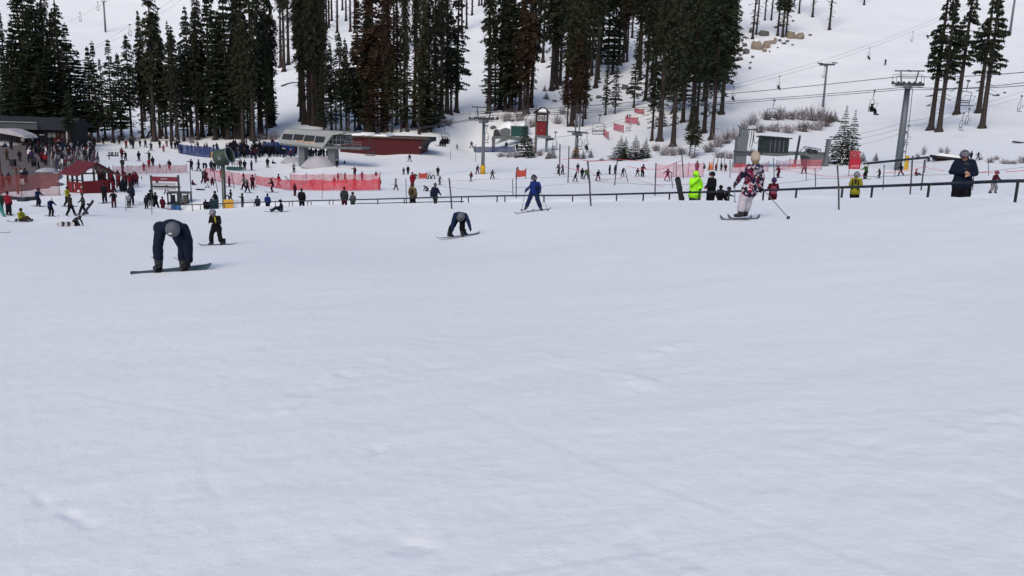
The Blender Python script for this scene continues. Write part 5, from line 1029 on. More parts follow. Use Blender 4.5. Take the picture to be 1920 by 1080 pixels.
# ------------------------------------------------------------------ people
SK = dict(pelvis=(0,0,.93), hl=(.1,0,.90), hr=(-.1,0,.90), kl=(.12,-.03,.50), kr=(-.12,-.03,.50), al=(.13,.02,.10), ar=(-.13,.02,.10), tl=(.15,-.15,.06), tr=(-.15,-.15,.06),
          chest=(0,0,1.28), neck=(0,0,1.46), head=(0,-.02,1.62), sl=(.18,0,1.40), sr=(-.18,0,1.40), el=(.27,0,1.14), er=(-.27,0,1.14), wl=(.25,-.08,.92), wr=(-.25,-.08,.92))
POSES = {
 'stand': {},
 'front': dict(el=(.27,-.02,1.14), er=(-.27,-.02,1.14), wl=(.06,-.26,1.06), wr=(-.08,-.26,1.06)),
 'ski': dict(pelvis=(0,.08,.86), hl=(.1,.08,.84), hr=(-.1,.08,.84), kl=(.13,-.13,.48), kr=(-.13,-.13,.48), chest=(0,-.04,1.18), neck=(0,-.10,1.35), head=(0,-.16,1.50), sl=(.18,-.06,1.29), sr=(-.18,-.06,1.29), el=(.30,-.18,1.08), er=(-.30,-.18,1.08), wl=(.27,-.40,1.02), wr=(-.27,-.40,1.02)),
 'wedge': dict(pelvis=(0,.05,.85), hl=(.11,.05,.83), hr=(-.11,.05,.83), kl=(.22,-.08,.47), kr=(-.22,-.08,.47), al=(.34,.03,.10), ar=(-.34,.03,.10), tl=(.28,-.13,.06), tr=(-.28,-.13,.06), chest=(0,-.04,1.18), neck=(0,-.08,1.35), head=(0,-.12,1.50), sl=(.18,-.05,1.29), sr=(-.18,-.05,1.29), el=(.33,-.12,1.07), er=(-.33,-.12,1.07), wl=(.38,-.30,.98), wr=(-.38,-.30,.98)),
 'walk': dict(kl=(.11,-.18,.50), al=(.12,-.30,.12), tl=(.13,-.46,.10), kr=(-.11,.04,.50), ar=(-.12,.30,.13), tr=(-.13,.14,.05), el=(.26,.10,1.14), wl=(.25,.12,.92), er=(-.26,-.10,1.15), wr=(-.24,-.28,1.0)),
 'stride': dict(pelvis=(0,0,.86), hl=(.1,0,.84), hr=(-.1,0,.84), kl=(.11,-.30,.50), al=(.12,-.38,.12), tl=(.13,-.55,.07), kr=(-.11,.12,.46), ar=(-.12,.42,.16), tr=(-.13,.27,.06), chest=(0,-.10,1.18), neck=(0,-.16,1.35), head=(0,-.22,1.50), sl=(.18,-.12,1.30), sr=(-.18,-.12,1.30), el=(.30,.02,1.1), wl=(.30,-.14,.98), er=(-.3,-.2,1.1), wr=(-.28,-.45,1.0)),
 'spread': dict(hl=(.11,0,.86), hr=(-.11,0,.86), pelvis=(0,0,.88), kl=(.26,-.02,.48), kr=(-.26,-.02,.48), al=(.40,.02,.10), ar=(-.40,.02,.10), tl=(.42,-.15,.06), tr=(-.42,-.15,.06), el=(.42,-.02,1.25), er=(-.42,-.02,1.25), wl=(.62,-.08,1.08), wr=(-.62,-.08,1.08)),
 'bend': dict(pelvis=(0,.20,.86), hl=(.14,.18,.84), hr=(-.14,.18,.84), kl=(.2,.02,.48), kr=(-.2,.02,.48), al=(.24,0,.10), ar=(-.24,0,.10), tl=(.25,-.16,.06), tr=(-.25,-.16,.06), chest=(0,-.16,.86), neck=(0,-.34,.80), head=(0,-.46,.70), sl=(.18,-.28,.84), sr=(-.18,-.28,.84), el=(.24,-.30,.56), er=(-.24,-.30,.56), wl=(.22,-.24,.28), wr=(-.22,-.24,.28)),
 'sit': dict(pelvis=(0,.10,.14), hl=(.1,.08,.14), hr=(-.1,.08,.14), kl=(.16,-.28,.34), kr=(-.16,-.28,.34), al=(.18,-.62,.10), ar=(-.18,-.62,.10), tl=(.18,-.70,.22), tr=(-.18,-.70,.22), chest=(0,.12,.48), neck=(0,.08,.66), head=(0,.04,.82), sl=(.18,.10,.60), sr=(-.18,.10,.60), el=(.26,.0,.38), er=(-.26,.0,.38), wl=(.2,-.22,.36), wr=(-.2,-.22,.36)),
 'chair': dict(pelvis=(0,.08,.14), hl=(.1,.06,.14), hr=(-.1,.06,.14), kl=(.12,-.36,.14), kr=(-.12,-.36,.14), al=(.13,-.42,-.28), ar=(-.13,-.42,-.28), tl=(.13,-.58,-.36), tr=(-.13,-.58,-.36), chest=(0,.08,.48), neck=(0,.04,.66), head=(0,0,.82), sl=(.18,.06,.60), sr=(-.18,.06,.60), el=(.25,-.06,.36), er=(-.25,-.06,.36), wl=(.15,-.30,.34), wr=(-.15,-.30,.34)),
 'kneel': dict(pelvis=(0,.12,.40), hl=(.1,.10,.38), hr=(-.1,.10,.38), kl=(.14,-.22,.10), kr=(-.14,-.22,.10), al=(.14,.22,.08), ar=(-.14,.22,.08), tl=(.14,.34,.06), tr=(-.14,.34,.06), chest=(0,-.16,.62), neck=(0,-.30,.70), head=(0,-.42,.74), sl=(.18,-.22,.66), sr=(-.18,-.22,.66), el=(.22,-.42,.38), er=(-.22,-.42,.38), wl=(.2,-.52,.10), wr=(-.2,-.52,.10)),
 'crouch': dict(pelvis=(0,.18,.45), hl=(.1,.16,.44), hr=(-.1,.16,.44), kl=(.16,-.18,.42), kr=(-.16,-.18,.42), chest=(0,-.02,.78), neck=(0,-.10,.94), head=(0,-.16,1.08), sl=(.18,-.04,.88), sr=(-.18,-.04,.88), el=(.24,-.22,.68), er=(-.24,-.22,.68), wl=(.12,-.36,.52), wr=(-.12,-.36,.52)),
 'lie': dict(pelvis=(0,0,.13), hl=(.1,-.04,.13), hr=(-.1,-.04,.13), kl=(.14,-.42,.16), kr=(-.14,-.42,.16), al=(.16,-.80,.10), ar=(-.16,-.80,.10), tl=(.18,-.84,.2), tr=(-.18,-.84,.2), chest=(0,.36,.15), neck=(0,.52,.16), head=(0,.68,.18), sl=(.18,.46,.15), sr=(-.18,.46,.15), el=(.38,.40,.12), er=(-.38,.40,.12), wl=(.5,.2,.10), wr=(-.5,.2,.10)),
 'point': dict(er=(-.34,-.10,1.34), wr=(-.56,-.18,1.36)),
}
def prims(j, child=False, fingers=False, near=False, slim=False, coat=False, bulk=1.0):
    J = {k: Vector(v) for k, v in SK.items()}; J.update({k: Vector(v) for k, v in j.items()}); L = []     # (a, b, ra, rb, mat) mats: 0 jacket 1 trousers 2 skin/neck 3 gloves 4 boots
    def c(a_, b_, ra, rb, m_): L.append((Vector(a_), Vector(b_), ra, rb, m_))
    k = .88 if slim else bulk; hs_ = 1.22 if child else 1.0
    up = (J['neck']-J['pelvis']).normalized()
    for s_, sh_, hp in ((1, 'sl', 'hl'), (-1, 'sr', 'hr')):
        inn = J[sh_].lerp(J['neck'], .38); lo = J[hp].lerp(J['pelvis'], .25)+up*.10
        c(inn-up*.06, J['chest'].lerp((J['sl'] if s_ > 0 else J['sr']), .42)-up*.10, .095*k, .125*k, 0); c(J['chest'].lerp((J['sl'] if s_ > 0 else J['sr']), .42)-up*.10, lo, .125*k, .12*k, 0)
        c(lo, lo-up*(.20 if coat else .08), .12*k, (.155 if coat else .135)*k, 0)
    c(J['chest'], J['pelvis'], .13*k, .135*k, 0); c(J['chest'], J['neck'], .12*k, .07, 0)
    c(J['neck']-up*.02, J['head'], .062, .065, 0 if not near else 2)
    c(J['neck']-up*.03, J['neck']+up*.03, .085, .075, 0)
    hd = (J['head']-J['neck']).normalized(); c(J['head']-hd*.02, J['head']+hd*.04, .092*hs_, .098*hs_, 2)
    for q in 'lr':
        S_, E_, W_, H_, K_, A__, T_ = (J[x+q] for x in ('s', 'e', 'w', 'h', 'k', 'a', 't'))
        c(S_, E_, .083*k, .066*k, 0); c(E_, W_, .066*k, .052*k, 0); d = (W_-E_).normalized(); c(W_+d*.01, W_+d*.075, .042, .045, 3)
        if fingers:
            n_ = d.cross(Vector((0, 0, 1))); n_ = n_.normalized() if n_.length > .1 else Vector((1, 0, 0)); dn = d.cross(n_)
            for f_, ln in zip((-1.5, -.5, .5, 1.5), (.062, .075, .072, .055)):
                b0 = W_+d*.09+n_*f_*.02; c(b0, b0+d*ln*.55+dn*.01, .0125, .0115, 3); c(b0+d*ln*.55+dn*.01, b0+d*ln*.85+dn*.035, .0115, .010, 3)
            b0 = W_+d*.03-n_*.04; c(b0, b0-n_*.03+d*.05+dn*.01, .016, .012, 3)
        c(H_, K_, .118*k, .098*k, 1); c(K_, A__+(K_-A__).normalized()*.16, .098*k, .10*k, 1); c(A__+(K_-A__).normalized()*.17, A__, .088*k, .075, 4)
        f_ = (T_-A__); c(A__-f_*.25+Vector((0, 0, -.02)), T_, .06, .052, 4)
    c(J['pelvis'], J['hl'], .12*k, .12*k, 1); c(J['pelvis'], J['hr'], .12*k, .12*k, 1)
    return L, J
def body_mesh(L, J, vox, name, face=False):
    mb = MB(); 
    for a_, b_, ra, rb, m_ in L:
        d = b_-a_; ln = d.length; d = d.normalized() if ln > 1e-5 else Vector((0, 0, 1)); x = d.orthogonal().normalized(); y = d.cross(x); n_ = 12; o = len(mb.v); rings = []
        for i in range(1, 4): an = -math.pi/2+math.pi/2*i/3; rings.append((a_+d*ra*math.sin(an), ra*math.cos(an)))
        for i in range(0, 3): an = math.pi/2*i/3; rings.append((b_+d*rb*math.sin(an), rb*math.cos(an)))
        for p, r in rings:
            for q in range(n_): an = 2*math.pi*q/n_; mb.v.append(tuple(p+(x*math.cos(an)+y*math.sin(an))*r))
        for i in range(len(rings)-1):
            for q in range(n_): mb.f.append((o+i*n_+q, o+i*n_+(q+1) % n_, o+(i+1)*n_+(q+1) % n_, o+(i+1)*n_+q)); mb.m.append(0)
        ca = len(mb.v); mb.v += [tuple(a_-d*ra), tuple(b_+d*rb)]
        for q in range(n_): mb.f += [(ca, o+(q+1) % n_, o+q), (ca+1, o+(len(rings)-1)*n_+q, o+(len(rings)-1)*n_+(q+1) % n_)]; mb.m += [0, 0]
    me = mb.mesh('tmp', BOOT); o = bpy.data.objects.new('tmp', me); COL.objects.link(o)
    md = o.modifiers.new('r', 'REMESH'); md.mode = 'VOXEL'; md.voxel_size = vox; md.use_smooth_shade = True
    sm_ = o.modifiers.new('s', 'SMOOTH'); sm_.iterations = 3 if vox < .03 else 1; sm_.factor = .5
    res = evalmesh(o, name); bpy.data.objects.remove(o)
    nf = len(res.polygons); C_ = np.empty(nf*3); res.polygons.foreach_get('center', C_); C_ = C_.reshape(-1, 3); best = np.full(nf, 1e9); mi = np.zeros(nf, int)
    for a_, b_, ra, rb, m_ in L:
        a_ = np.array(a_); ab = np.array(b_)-a_; L2 = ab@ab+1e-9; t = np.clip(((C_-a_)@ab)/L2, 0, 1); dd = np.linalg.norm(C_-a_-t[:, None]*ab, axis=1)-(ra+(rb-ra)*t); dd -= .004*(m_ in (2,)); mk = dd < best; best[mk] = dd[mk]; mi[mk] = m_
    res.materials.clear()
    for m_ in (cl('black'), cl('black'), SKIN, cl('black'), BOOT): res.materials.append(m_)
    res.polygons.foreach_set('material_index', mi.astype(np.int32)); res.update(); return res
PB = {}
def get_body(pose, child, coat=False):
    k = (pose, child, coat)
    if k not in PB:
        L, J = prims(POSES[pose], child, coat=coat); PB[k] = (body_mesh(L, J, .036, 'body'), J)
    return PB[k]
# headgear and gear meshes (made once, centred on the head)
def dome(r, squash=1.0, brim=False, n_=14, low=-.25, face=0):
    mb = MB(); rows = 7
    for i in range(rows+1):
        an = math.pi/2-(math.pi/2-low)*i/rows if low < 0 else math.pi/2*(1-i/rows); 
        for q in range(n_): a = 2*math.pi*q/n_; rr = r*math.cos(an); mb.v.append((rr*math.cos(a), rr*math.sin(a)*1.12+.012, r*math.sin(an)*squash))
    for i in range(rows):
        for q in range(n_): mb.f.append((i*n_+q, (i+1)*n_+q, (i+1)*n_+(q+1) % n_, i*n_+(q+1) % n_)); mb.m.append(0)
    mb.f.append(tuple(rows*n_+q for q in range(n_))[::-1]); mb.m.append(0)
    if brim: mb.box((0, -r*1.08, r*.12), (r*.95, r*.2, .02))
    return mb
def helmet_mesh(r=.122):
    mb = MB(); rows, n_ = 9, 20
    for i in range(rows+1):
        for q in range(n_):
            a = 2*math.pi*q/n_; fr = max(0, -math.sin(a)); low = -.95+.98*min(1, fr*1.5); an = math.pi/2-(math.pi/2-low)*i/rows; rr = r*math.cos(an)*(1 if an > -.3 else 1.04); mb.v.append((rr*math.cos(a), rr*math.sin(a)*1.12+.012, r*math.sin(an)*1.02))
    for i in range(rows):
        for q in range(n_): mb.f.append((i*n_+q, (i+1)*n_+q, (i+1)*n_+(q+1) % n_, i*n_+(q+1) % n_)); mb.m.append(0)
    mb.f.append(tuple(rows*n_+q for q in range(n_))[::-1]); mb.m.append(0); return mb
HELM = helmet_mesh().mesh('helmet', cl('grey'), True); BEAN = dome(.106, 1.25, low=-.55).mesh('beanie', cl('black'), True)
mb = MB(); mb.box((0, -.105, -.02), (.15, .045, .07)); mb.v = [(x, y+abs(x)*.35, z) for x, y, z in mb.v]; GOG = mb.mesh('goggles', LENS)
def ski_shape(L_, w, tip=.12):
    mb = MB(); n_ = 12; o = len(mb.v)
    for i in range(n_+1):
        t = i/n_; y = L_*(.5-t)-L_*.02; ww = w/2*(1-.25*math.sin(math.pi*t))*(1 if .06 < t < .96 else .55); z = .02+(max(0, t-.88)/.12)**2*tip+(max(0, .06-t)/.06)**2*tip*.3
        for sx, sz in ((-1, 0), (1, 0), (1, .02), (-1, .02)): mb.v.append((sx*ww, y, z+sz))
        if i:
            for q in range(4): mb.f.append((o+(i-1)*4+q, o+i*4+q, o+i*4+(q+1) % 4, o+(i-1)*4+(q+1) % 4)); mb.m.append(0)
    mb.f += [(0, 1, 2, 3), (n_*4+3, n_*4+2, n_*4+1, n_*4)]; mb.m += [0, 0]; return mb
def pair(dx, toe=0):
    mb = MB()
    for s_ in (-1, 1):
        k = ski_shape(1.6, .11); o = len(mb.v); rot = Matrix.Rotation(s_*toe, 3, 'Z')
        for v in k.v: mb.v.append(tuple(rot@Vector(v)+Vector((s_*dx, -.05, 0))))
        for f in k.f: mb.f.append(tuple(o+i for i in f)); mb.m.append(0)
    return mb
SKI_PAR = pair(.13).mesh('skis', SKIC[1]); SKI_WED = pair(.33, .25).mesh('skis', SKIC[1])
mb = ski_shape(1.5, .27, .09); mb.v = [(y, x, z+(max(0, abs(y)-.62)/.13)**2*.06) for x, y, z in mb.v]; BOARD = mb.mesh('snowboard', SKIC[1])
def poles_mesh(J):
    mb = MB()
    for q, s_ in (('l', 1), ('r', -1)):
        W_ = J['w'+q]; mb.tube([tuple(W_+Vector((0, -.03, .06))), tuple(W_+Vector((s_*.12, .38, -W_.z+.03)))], .011, 4)
    return mb.mesh('ski_poles', SKIC[4])
PM = {}
PEOPLE = []
CN = lambda s_: s_
def person(u, v, h, pose, yaw, jk, tr_, hat, gear, place, lab=None, Y=None, z=None, pos=None, grp=None, child=None):
    """h: standing height in photo pixels"""
    if pos is None:
        p = hit(u, v) if Y is None else Vector(P(u, v, Y))
    else: p = Vector(pos)
    if z is not None: p.z = z
    size = h*p.y/F
    if child is None: child = size < 1.42
    k = min(max(size, 1.0), 1.95)/1.75
    me, J = get_body(pose, child)
    o = link('person', me); o.location = p; o.rotation_euler = (0, 0, R(yaw)); o.scale = (k,)*3
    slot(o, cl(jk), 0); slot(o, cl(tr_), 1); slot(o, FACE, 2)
    hd = (J['head']-J['neck']).normalized(); q = Vector((0, 0, 1)).rotation_difference(hd)
    hk = 1.2 if child else 1.0
    if hat:
        nm, c_ = hat.split(':'); hm = HELM if nm == 'helmet' else BEAN; ho = link(nm, hm, o); ho.location = J['head']+hd*.02; ho.rotation_mode = 'QUATERNION'; ho.rotation_quaternion = q; ho.scale = (hk,)*3; slot(ho, cl(c_))
        if nm == 'helmet': g2 = link('goggles', GOG, o); g2.location = J['head']+hd*.02; g2.rotation_mode = 'QUATERNION'; g2.rotation_quaternion = q; g2.scale = (hk,)*3
    if 's' in gear: s2 = link('skis', SKI_WED if pose in ('wedge',) else SKI_PAR, o)
    if 'b' in gear: s2 = link('snowboard', BOARD, o); s2.scale = (.95,)*3
    if 'p' in gear:
        if pose not in PM: PM[pose] = poles_mesh(J)
        link('ski_poles', PM[pose], o)
    PEOPLE.append((u, o, jk, tr_, pose, gear, place, lab, grp)); return o
FACE = mat('covered_face', (.16, .10, .08), .8, .3, 12)  # darker brown for small faces mostly covered by goggles and masks
# --- people by area ---------------------------------------------------------------
X1 = 'before plaza net'
for r_ in [
 (2,402,42,'stand',20,'dark green','dark grey','beanie:black','',X1),(17,404,46,'stand',170,'red','black','beanie:maroon','',X1),(72,388,37,'ski',70,'dark blue','navy','helmet:navy','s',X1),
 (96,405,38,'ski',60,'dark blue','black','beanie:white','s',X1),(128,388,38,'walk',70,'yellow','black','beanie:brown','s',X1),(133,406,42,'walk',80,'brown','black','beanie:brown','',X1),(157,403,42,'walk',-60,'dark grey','black','beanie:dark grey','',X1),
 (197,382,38,'front',0,'black','black','helmet:black','s',X1),(214,388,34,'ski',20,'black','maroon','helmet:maroon','s',X1),(247,386,44,'stand',180,'navy','navy','beanie:black','',X1),(242,389,26,'front',0,'light grey','dark grey','beanie:white','s',X1),
]: person(*r_)
person(42,416,48,'sit',75,'yellow','brown','beanie:brown','', X1, 'seated figure in yellow jacket and brown trousers with a board')
person(142,424,40,'kneel',80,'dark grey','black','helmet:dark grey','', X1, 'child in dark grey kneeling on all fours on the open snow')
person(525,398,44,'sit',-75,'navy','navy','helmet:navy','', 'on the near snow', 'figure in navy sitting on the snow in front of the rail fence')
X2 = 'near gate sign'
for r_ in [
 (275,392,26,'stand',0,'navy','black','helmet:navy','',X2),(283,384,38,'stand',10,'black','light grey','beanie:black','',X2),(292,386,36,'walk',60,'black','black','beanie:black','',X2),
 (305,388,30,'stand',180,'maroon','maroon','beanie:maroon','',X2),(313,364,20,'spread',0,'maroon','maroon','beanie:maroon','',X2),(335,356,14,'crouch',90,'black','black','beanie:black','',X2),
 (362,348,18,'sit',60,'maroon','maroon','beanie:maroon','',X2),(375,356,18,'lie',80,'black','black','beanie:black','',X2),
 (386,385,30,'crouch',10,'navy','black','beanie:pink','',X2),(393,386,34,'bend',-120,'black','black','helmet:black','',X2),(404,384,34,'walk',-40,'black','navy','helmet:black','',X2),
 (382,344,28,'walk',60,'grey','black','beanie:white','',X2),(389,352,24,'walk',-40,'maroon','white','beanie:maroon','',X2),(373,322,22,'walk',-60,'black','black','beanie:black','s',X2),(359,321,22,'point',0,'black','black','beanie:black','',X2)]: person(*r_)
X3 = 'near snow gun'
for r_ in [
 (397,322,22,'stand',0,'black','black','beanie:black','',X3),(403,321,18,'stand',0,'black','dark grey','beanie:white','',X3),(410,318,22,'stand',30,'black','black','beanie:black','',X3),(384,318,24,'bend',40,'black','black','beanie:black','',X3),
 (386,344,26,'front',20,'maroon','maroon','beanie:maroon','',X3),(398,348,24,'crouch',40,'maroon','maroon','beanie:maroon','',X3),(430,350,20,'front',80,'maroon','maroon','beanie:maroon','s',X3),(415,334,18,'stand',0,'maroon','maroon','beanie:black','',X3),
 (458,357,28,'walk',-60,'grey','black','beanie:maroon','',X3),(464,362,24,'walk',60,'dark grey','black','beanie:black','s',X3),(474,356,28,'front',0,'maroon','black','beanie:black','',X3),(457,334,14,'crouch',0,'maroon','maroon','beanie:maroon','',X3),
 (455,385,34,'point',-60,'black','grey','beanie:black','',X3),(433,378,22,'walk',-60,'black','black','helmet:black','',X3),(483,387,32,'stand',40,'dark grey','dark grey','beanie:black','',X3),
 (502,386,34,'stand',180,'blue','navy','beanie:black','',X3),(511,361,28,'ski',-80,'black','black','helmet:black','s',X3),(523,352,26,'walk',-50,'red','maroon','beanie:maroon','',X3),(553,368,24,'stand',60,'maroon','maroon','beanie:maroon','',X3),(584,355,18,'spread',30,'red','maroon','beanie:maroon','',X3),
 (627,352,20,'stand',0,'maroon','maroon','beanie:maroon','',X3)]: person(*r_)
X4 = 'below the terminal'
for r_ in [
 (451,318,20,'stand',0,'maroon','black','beanie:black','',X4),(459,320,20,'stand',10,'black','black','beanie:black','',X4),(472,320,19,'stand',-40,'navy','black','beanie:black','s',X4),(480,304,14,'stand',0,'dark blue','black','beanie:black','s',X4),
 (502,315,19,'stand',0,'black','navy','beanie:black','',X4),(512,307,14,'sit',90,'black','black','beanie:black','b',X4),(551,323,19,'ski',30,'light grey','black','beanie:black','s',X4),
 (588,311,17,'ski',60,'dark grey','pink','beanie:black','s',X4),(599,311,16,'wedge',0,'maroon','white','beanie:maroon','s',X4),(632,314,15,'stand',0,'black','black','beanie:white','',X4),(646,308,10,'crouch',60,'black','black','beanie:black','',X4),
 (634,343,18,'front',60,'black','dark grey','beanie:black','',X4),(647,342,18,'walk',60,'black','dark grey','beanie:black','',X4),(665,331,19,'point',20,'maroon','black','beanie:maroon','',X4),(665,356,24,'front',0,'mustard','mustard','beanie:dark grey','',X4),(679,340,18,'stand',-30,'black','black','beanie:black','s',X4),
 (705,338,16,'stand',30,'black','white','beanie:black','',X4),(711,356,22,'walk',0,'green','maroon','beanie:black','',X4),
 (768,304,15,'wedge',0,'navy','black','beanie:maroon','s',X4),(801,284,12,'ski',80,'dark grey','grey','beanie:black','s',X4),(757,328,14,'stand',0,'grey','black','beanie:black','b',X4),(765,328,17,'stand',0,'black','black','beanie:black','',X4),
 (773,354,36,'stand',30,'red','red','beanie:black','',X4),(778,336,18,'bend',60,'black','black','beanie:black','',X4),(742,358,22,'walk',60,'light grey','black','beanie:black','',X4),(805,336,17,'wedge',40,'white','navy','beanie:white','b',X4),(812,336,18,'wedge',0,'white','black','beanie:white','b',X4),(821,330,18,'stand',0,'black','black','beanie:black','s',X4),
 (824,347,18,'ski',40,'grey','grey','beanie:black','s',X4),(801,358,22,'kneel',-80,'black','black','beanie:black','',X4),(884,277,14,'wedge',0,'dark grey','dark grey','beanie:black','s',X4),(949,279,14,'stand',0,'black','black','beanie:black','',X4),(969,282,14,'stand',0,'black','black','beanie:black','',X4),
 (895,327,18,'wedge',30,'maroon','maroon','beanie:black','s',X4),(883,340,18,'walk',-30,'maroon','black','beanie:black','s',X4),(923,335,18,'wedge',20,'dark grey','black','beanie:black','s',X4),(970,331,18,'stand',30,'grey','dark green','beanie:black','s',X4),(857,279,11,'stand',0,'light grey','grey','beanie:white','',X4)]: person(*r_)
X5 = 'in ski class'
for r_ in [
 (1047,326,19,'ski',-70,'maroon','black','helmet:black','s',X5),(1055,327,19,'wedge',-60,'maroon','black','helmet:black','s',X5),(1083,325,19,'front',180,'navy','pink','helmet:black','s',X5),(1078,341,19,'stride',40,'black','maroon','helmet:black','s',X5),(1091,336,20,'stand',0,'black','dark green','helmet:red','s',X5),(1099,337,22,'wedge',180,'green','dark grey','beanie:white','s',X5),
 (1121,339,22,'wedge',20,'black','maroon','helmet:grey','s',X5),(1143,327,18,'stand',-60,'black','black','helmet:black','s',X5),(1153,327,18,'stand',-60,'black','black','helmet:black','s',X5),(1167,331,17,'stride',20,'black','black','helmet:black','s',X5),(1195,331,17,'wedge',0,'maroon','black','helmet:maroon','s',X5),(1204,332,26,'ski',20,'maroon','black','helmet:black','',X5)]: person(*r_)
person(1251,340,23,'spread',0,'maroon','pink','helmet:black','s','', 'skier in maroon top spreading arms and legs in front of the pale net')
for r_, lb in [((1176,223,9,'stand',0,'maroon','maroon','beanie:black','',''),'tiny walker in maroon beside the wide pink slope banner'),((1197,235,9,'stride',60,'black','black','beanie:black','',''),'tiny figure in black at the right end of the wide pink banner'),
 ((1660,120,12,'ski',-40,'black','black','beanie:black','s',''),'lone dark skier high on the open slope under the far cables'),((908,74,7,'ski',0,'black','black','beanie:black','s',''),'tiny skier coming down the narrow run'),
 ((1306,326,24,'stand',0,'black','black','helmet:black','',''),'far figure in black just behind the bright green jacket'),((1320,317,12,'crouch',60,'dark grey','black','beanie:black','',''),'small crouching figure on the far pink tape'),
 ((1459,334,24,'ski',-60,'maroon','maroon','beanie:maroon','s',''),'skier in maroon right of the patterned jacket skier'),((1507,326,22,'wedge',-30,'pink','maroon','helmet:pink','s',''),'child in pink and maroon by the grey drum housing'),
 ((1622,336,30,'ski',-70,'green','black','beanie:white','s',''),'leaning skier in green top above the yellow-vest child'),((1648,335,19,'ski',-60,'black','black','helmet:black','s',''),'little dark skier left of the tallest tower'),
 ((1689,330,24,'stride',-90,'black','maroon','helmet:black','',''),'dark figure leaning left beside the yellow tower pad'),((1718,330,24,'sit',70,'red','black','helmet:black','b',''),'child in red sitting on the snow with a board'),
 ((1833,301,15,'spread',0,'black','dark grey','helmet:black','s',''),'distant dark skier right of the standing man'),((1820,300,16,'stand',0,'dark green','black','beanie:black','',''),'far figure just behind the standing man'),
 ((1342,322,14,'stand',0,'red','black','beanie:black','',''),'small figure queueing by the orange cones, left'),((1352,321,14,'stand',0,'dark grey','black','beanie:black','',''),'small figure queueing by the orange cones, middle'),((1360,322,15,'stand',0,'maroon','black','beanie:black','',''),'small figure queueing by the orange cones, right')]:
    person(*r_, lab=lb)
# plaza
X6 = 'on the plaza'
for r_ in [
 (14,302,22,'front',0,'brown','brown','beanie:black','',X6),(38,304,22,'stand',0,'black','dark grey','beanie:black','',X6),(7,354,28,'stand',0,'maroon','maroon','beanie:black','',X6),(18,350,26,'stand',20,'black','maroon','beanie:black','',X6),(43,350,30,'stand',10,'black','white','beanie:white','',X6),(49,346,30,'stand',0,'navy','navy','beanie:black','',X6),
 (10,278,20,'sit',0,'teal','black','beanie:black','',X6),(22,282,24,'stand',0,'black','black','beanie:black','',X6),(33,272,18,'stand',0,'grey','grey','beanie:black','',X6),(44,276,20,'stand',0,'light grey','brown','beanie:black','',X6),(56,300,22,'stand',0,'white','navy','beanie:white','',X6),(60,303,24,'stand',40,'purple','dark grey','beanie:grey','',X6),(80,304,26,'stand',0,'maroon','maroon','beanie:black','',X6),(86,310,24,'stand',0,'red','black','beanie:white','',X6)]: person(*r_)
rt = random.Random(21); cols = ['black', 'navy', 'dark grey', 'maroon', 'black', 'navy', 'dark blue', 'black', 'black', 'brown', 'black', 'light grey', 'black', 'dark grey']
def crowd(n_, us, vs, h, place, lab, grp):
    for k in range(n_):
        u = rt.uniform(*us); v = vs(u)+rt.uniform(-1, 1)*vs(u, True); jk = rt.choice(cols); ht_ = rt.choice(('helmet:black', 'beanie:black', 'helmet:grey', 'beanie:white', 'helmet:black')); person(u, v, h*rt.uniform(.85, 1.12), rt.choice(('stand', 'front', 'walk', 'stand')), rt.uniform(-180, 180), jk, rt.choice(('black', 'dark grey', 'navy', 'black')), ht_, '', place, f"{lab.split('|')[0]} in {jk} jacket and {ht_.split(':')[1]} {ht_.split(':')[0]} {lab.split('|')[1]}", grp=grp)
crowd(46, (50, 172), lambda u, w=False: 13 if w else 283, 17, '', 'visitor|crowded between lodge and racks', 'visitors crowded before the lodge')
crowd(34, (432, 500), lambda u, w=False: 7 if w else 290, 17, '', 'skier|in the packed lift queue', 'skiers waiting in the lift queue')
crowd(26, (492, 552), lambda u, w=False: 6 if w else 287+(u-492)*.12, 17, '', 'skier|queueing beside the terminal', 'skiers queueing beside the terminal')
crowd(14, (330, 440), lambda u, w=False: 5 if w else 284, 15, '', 'skier|behind the blue queue net', 'skiers at the tail of the queue')
X7 = 'below left trees'
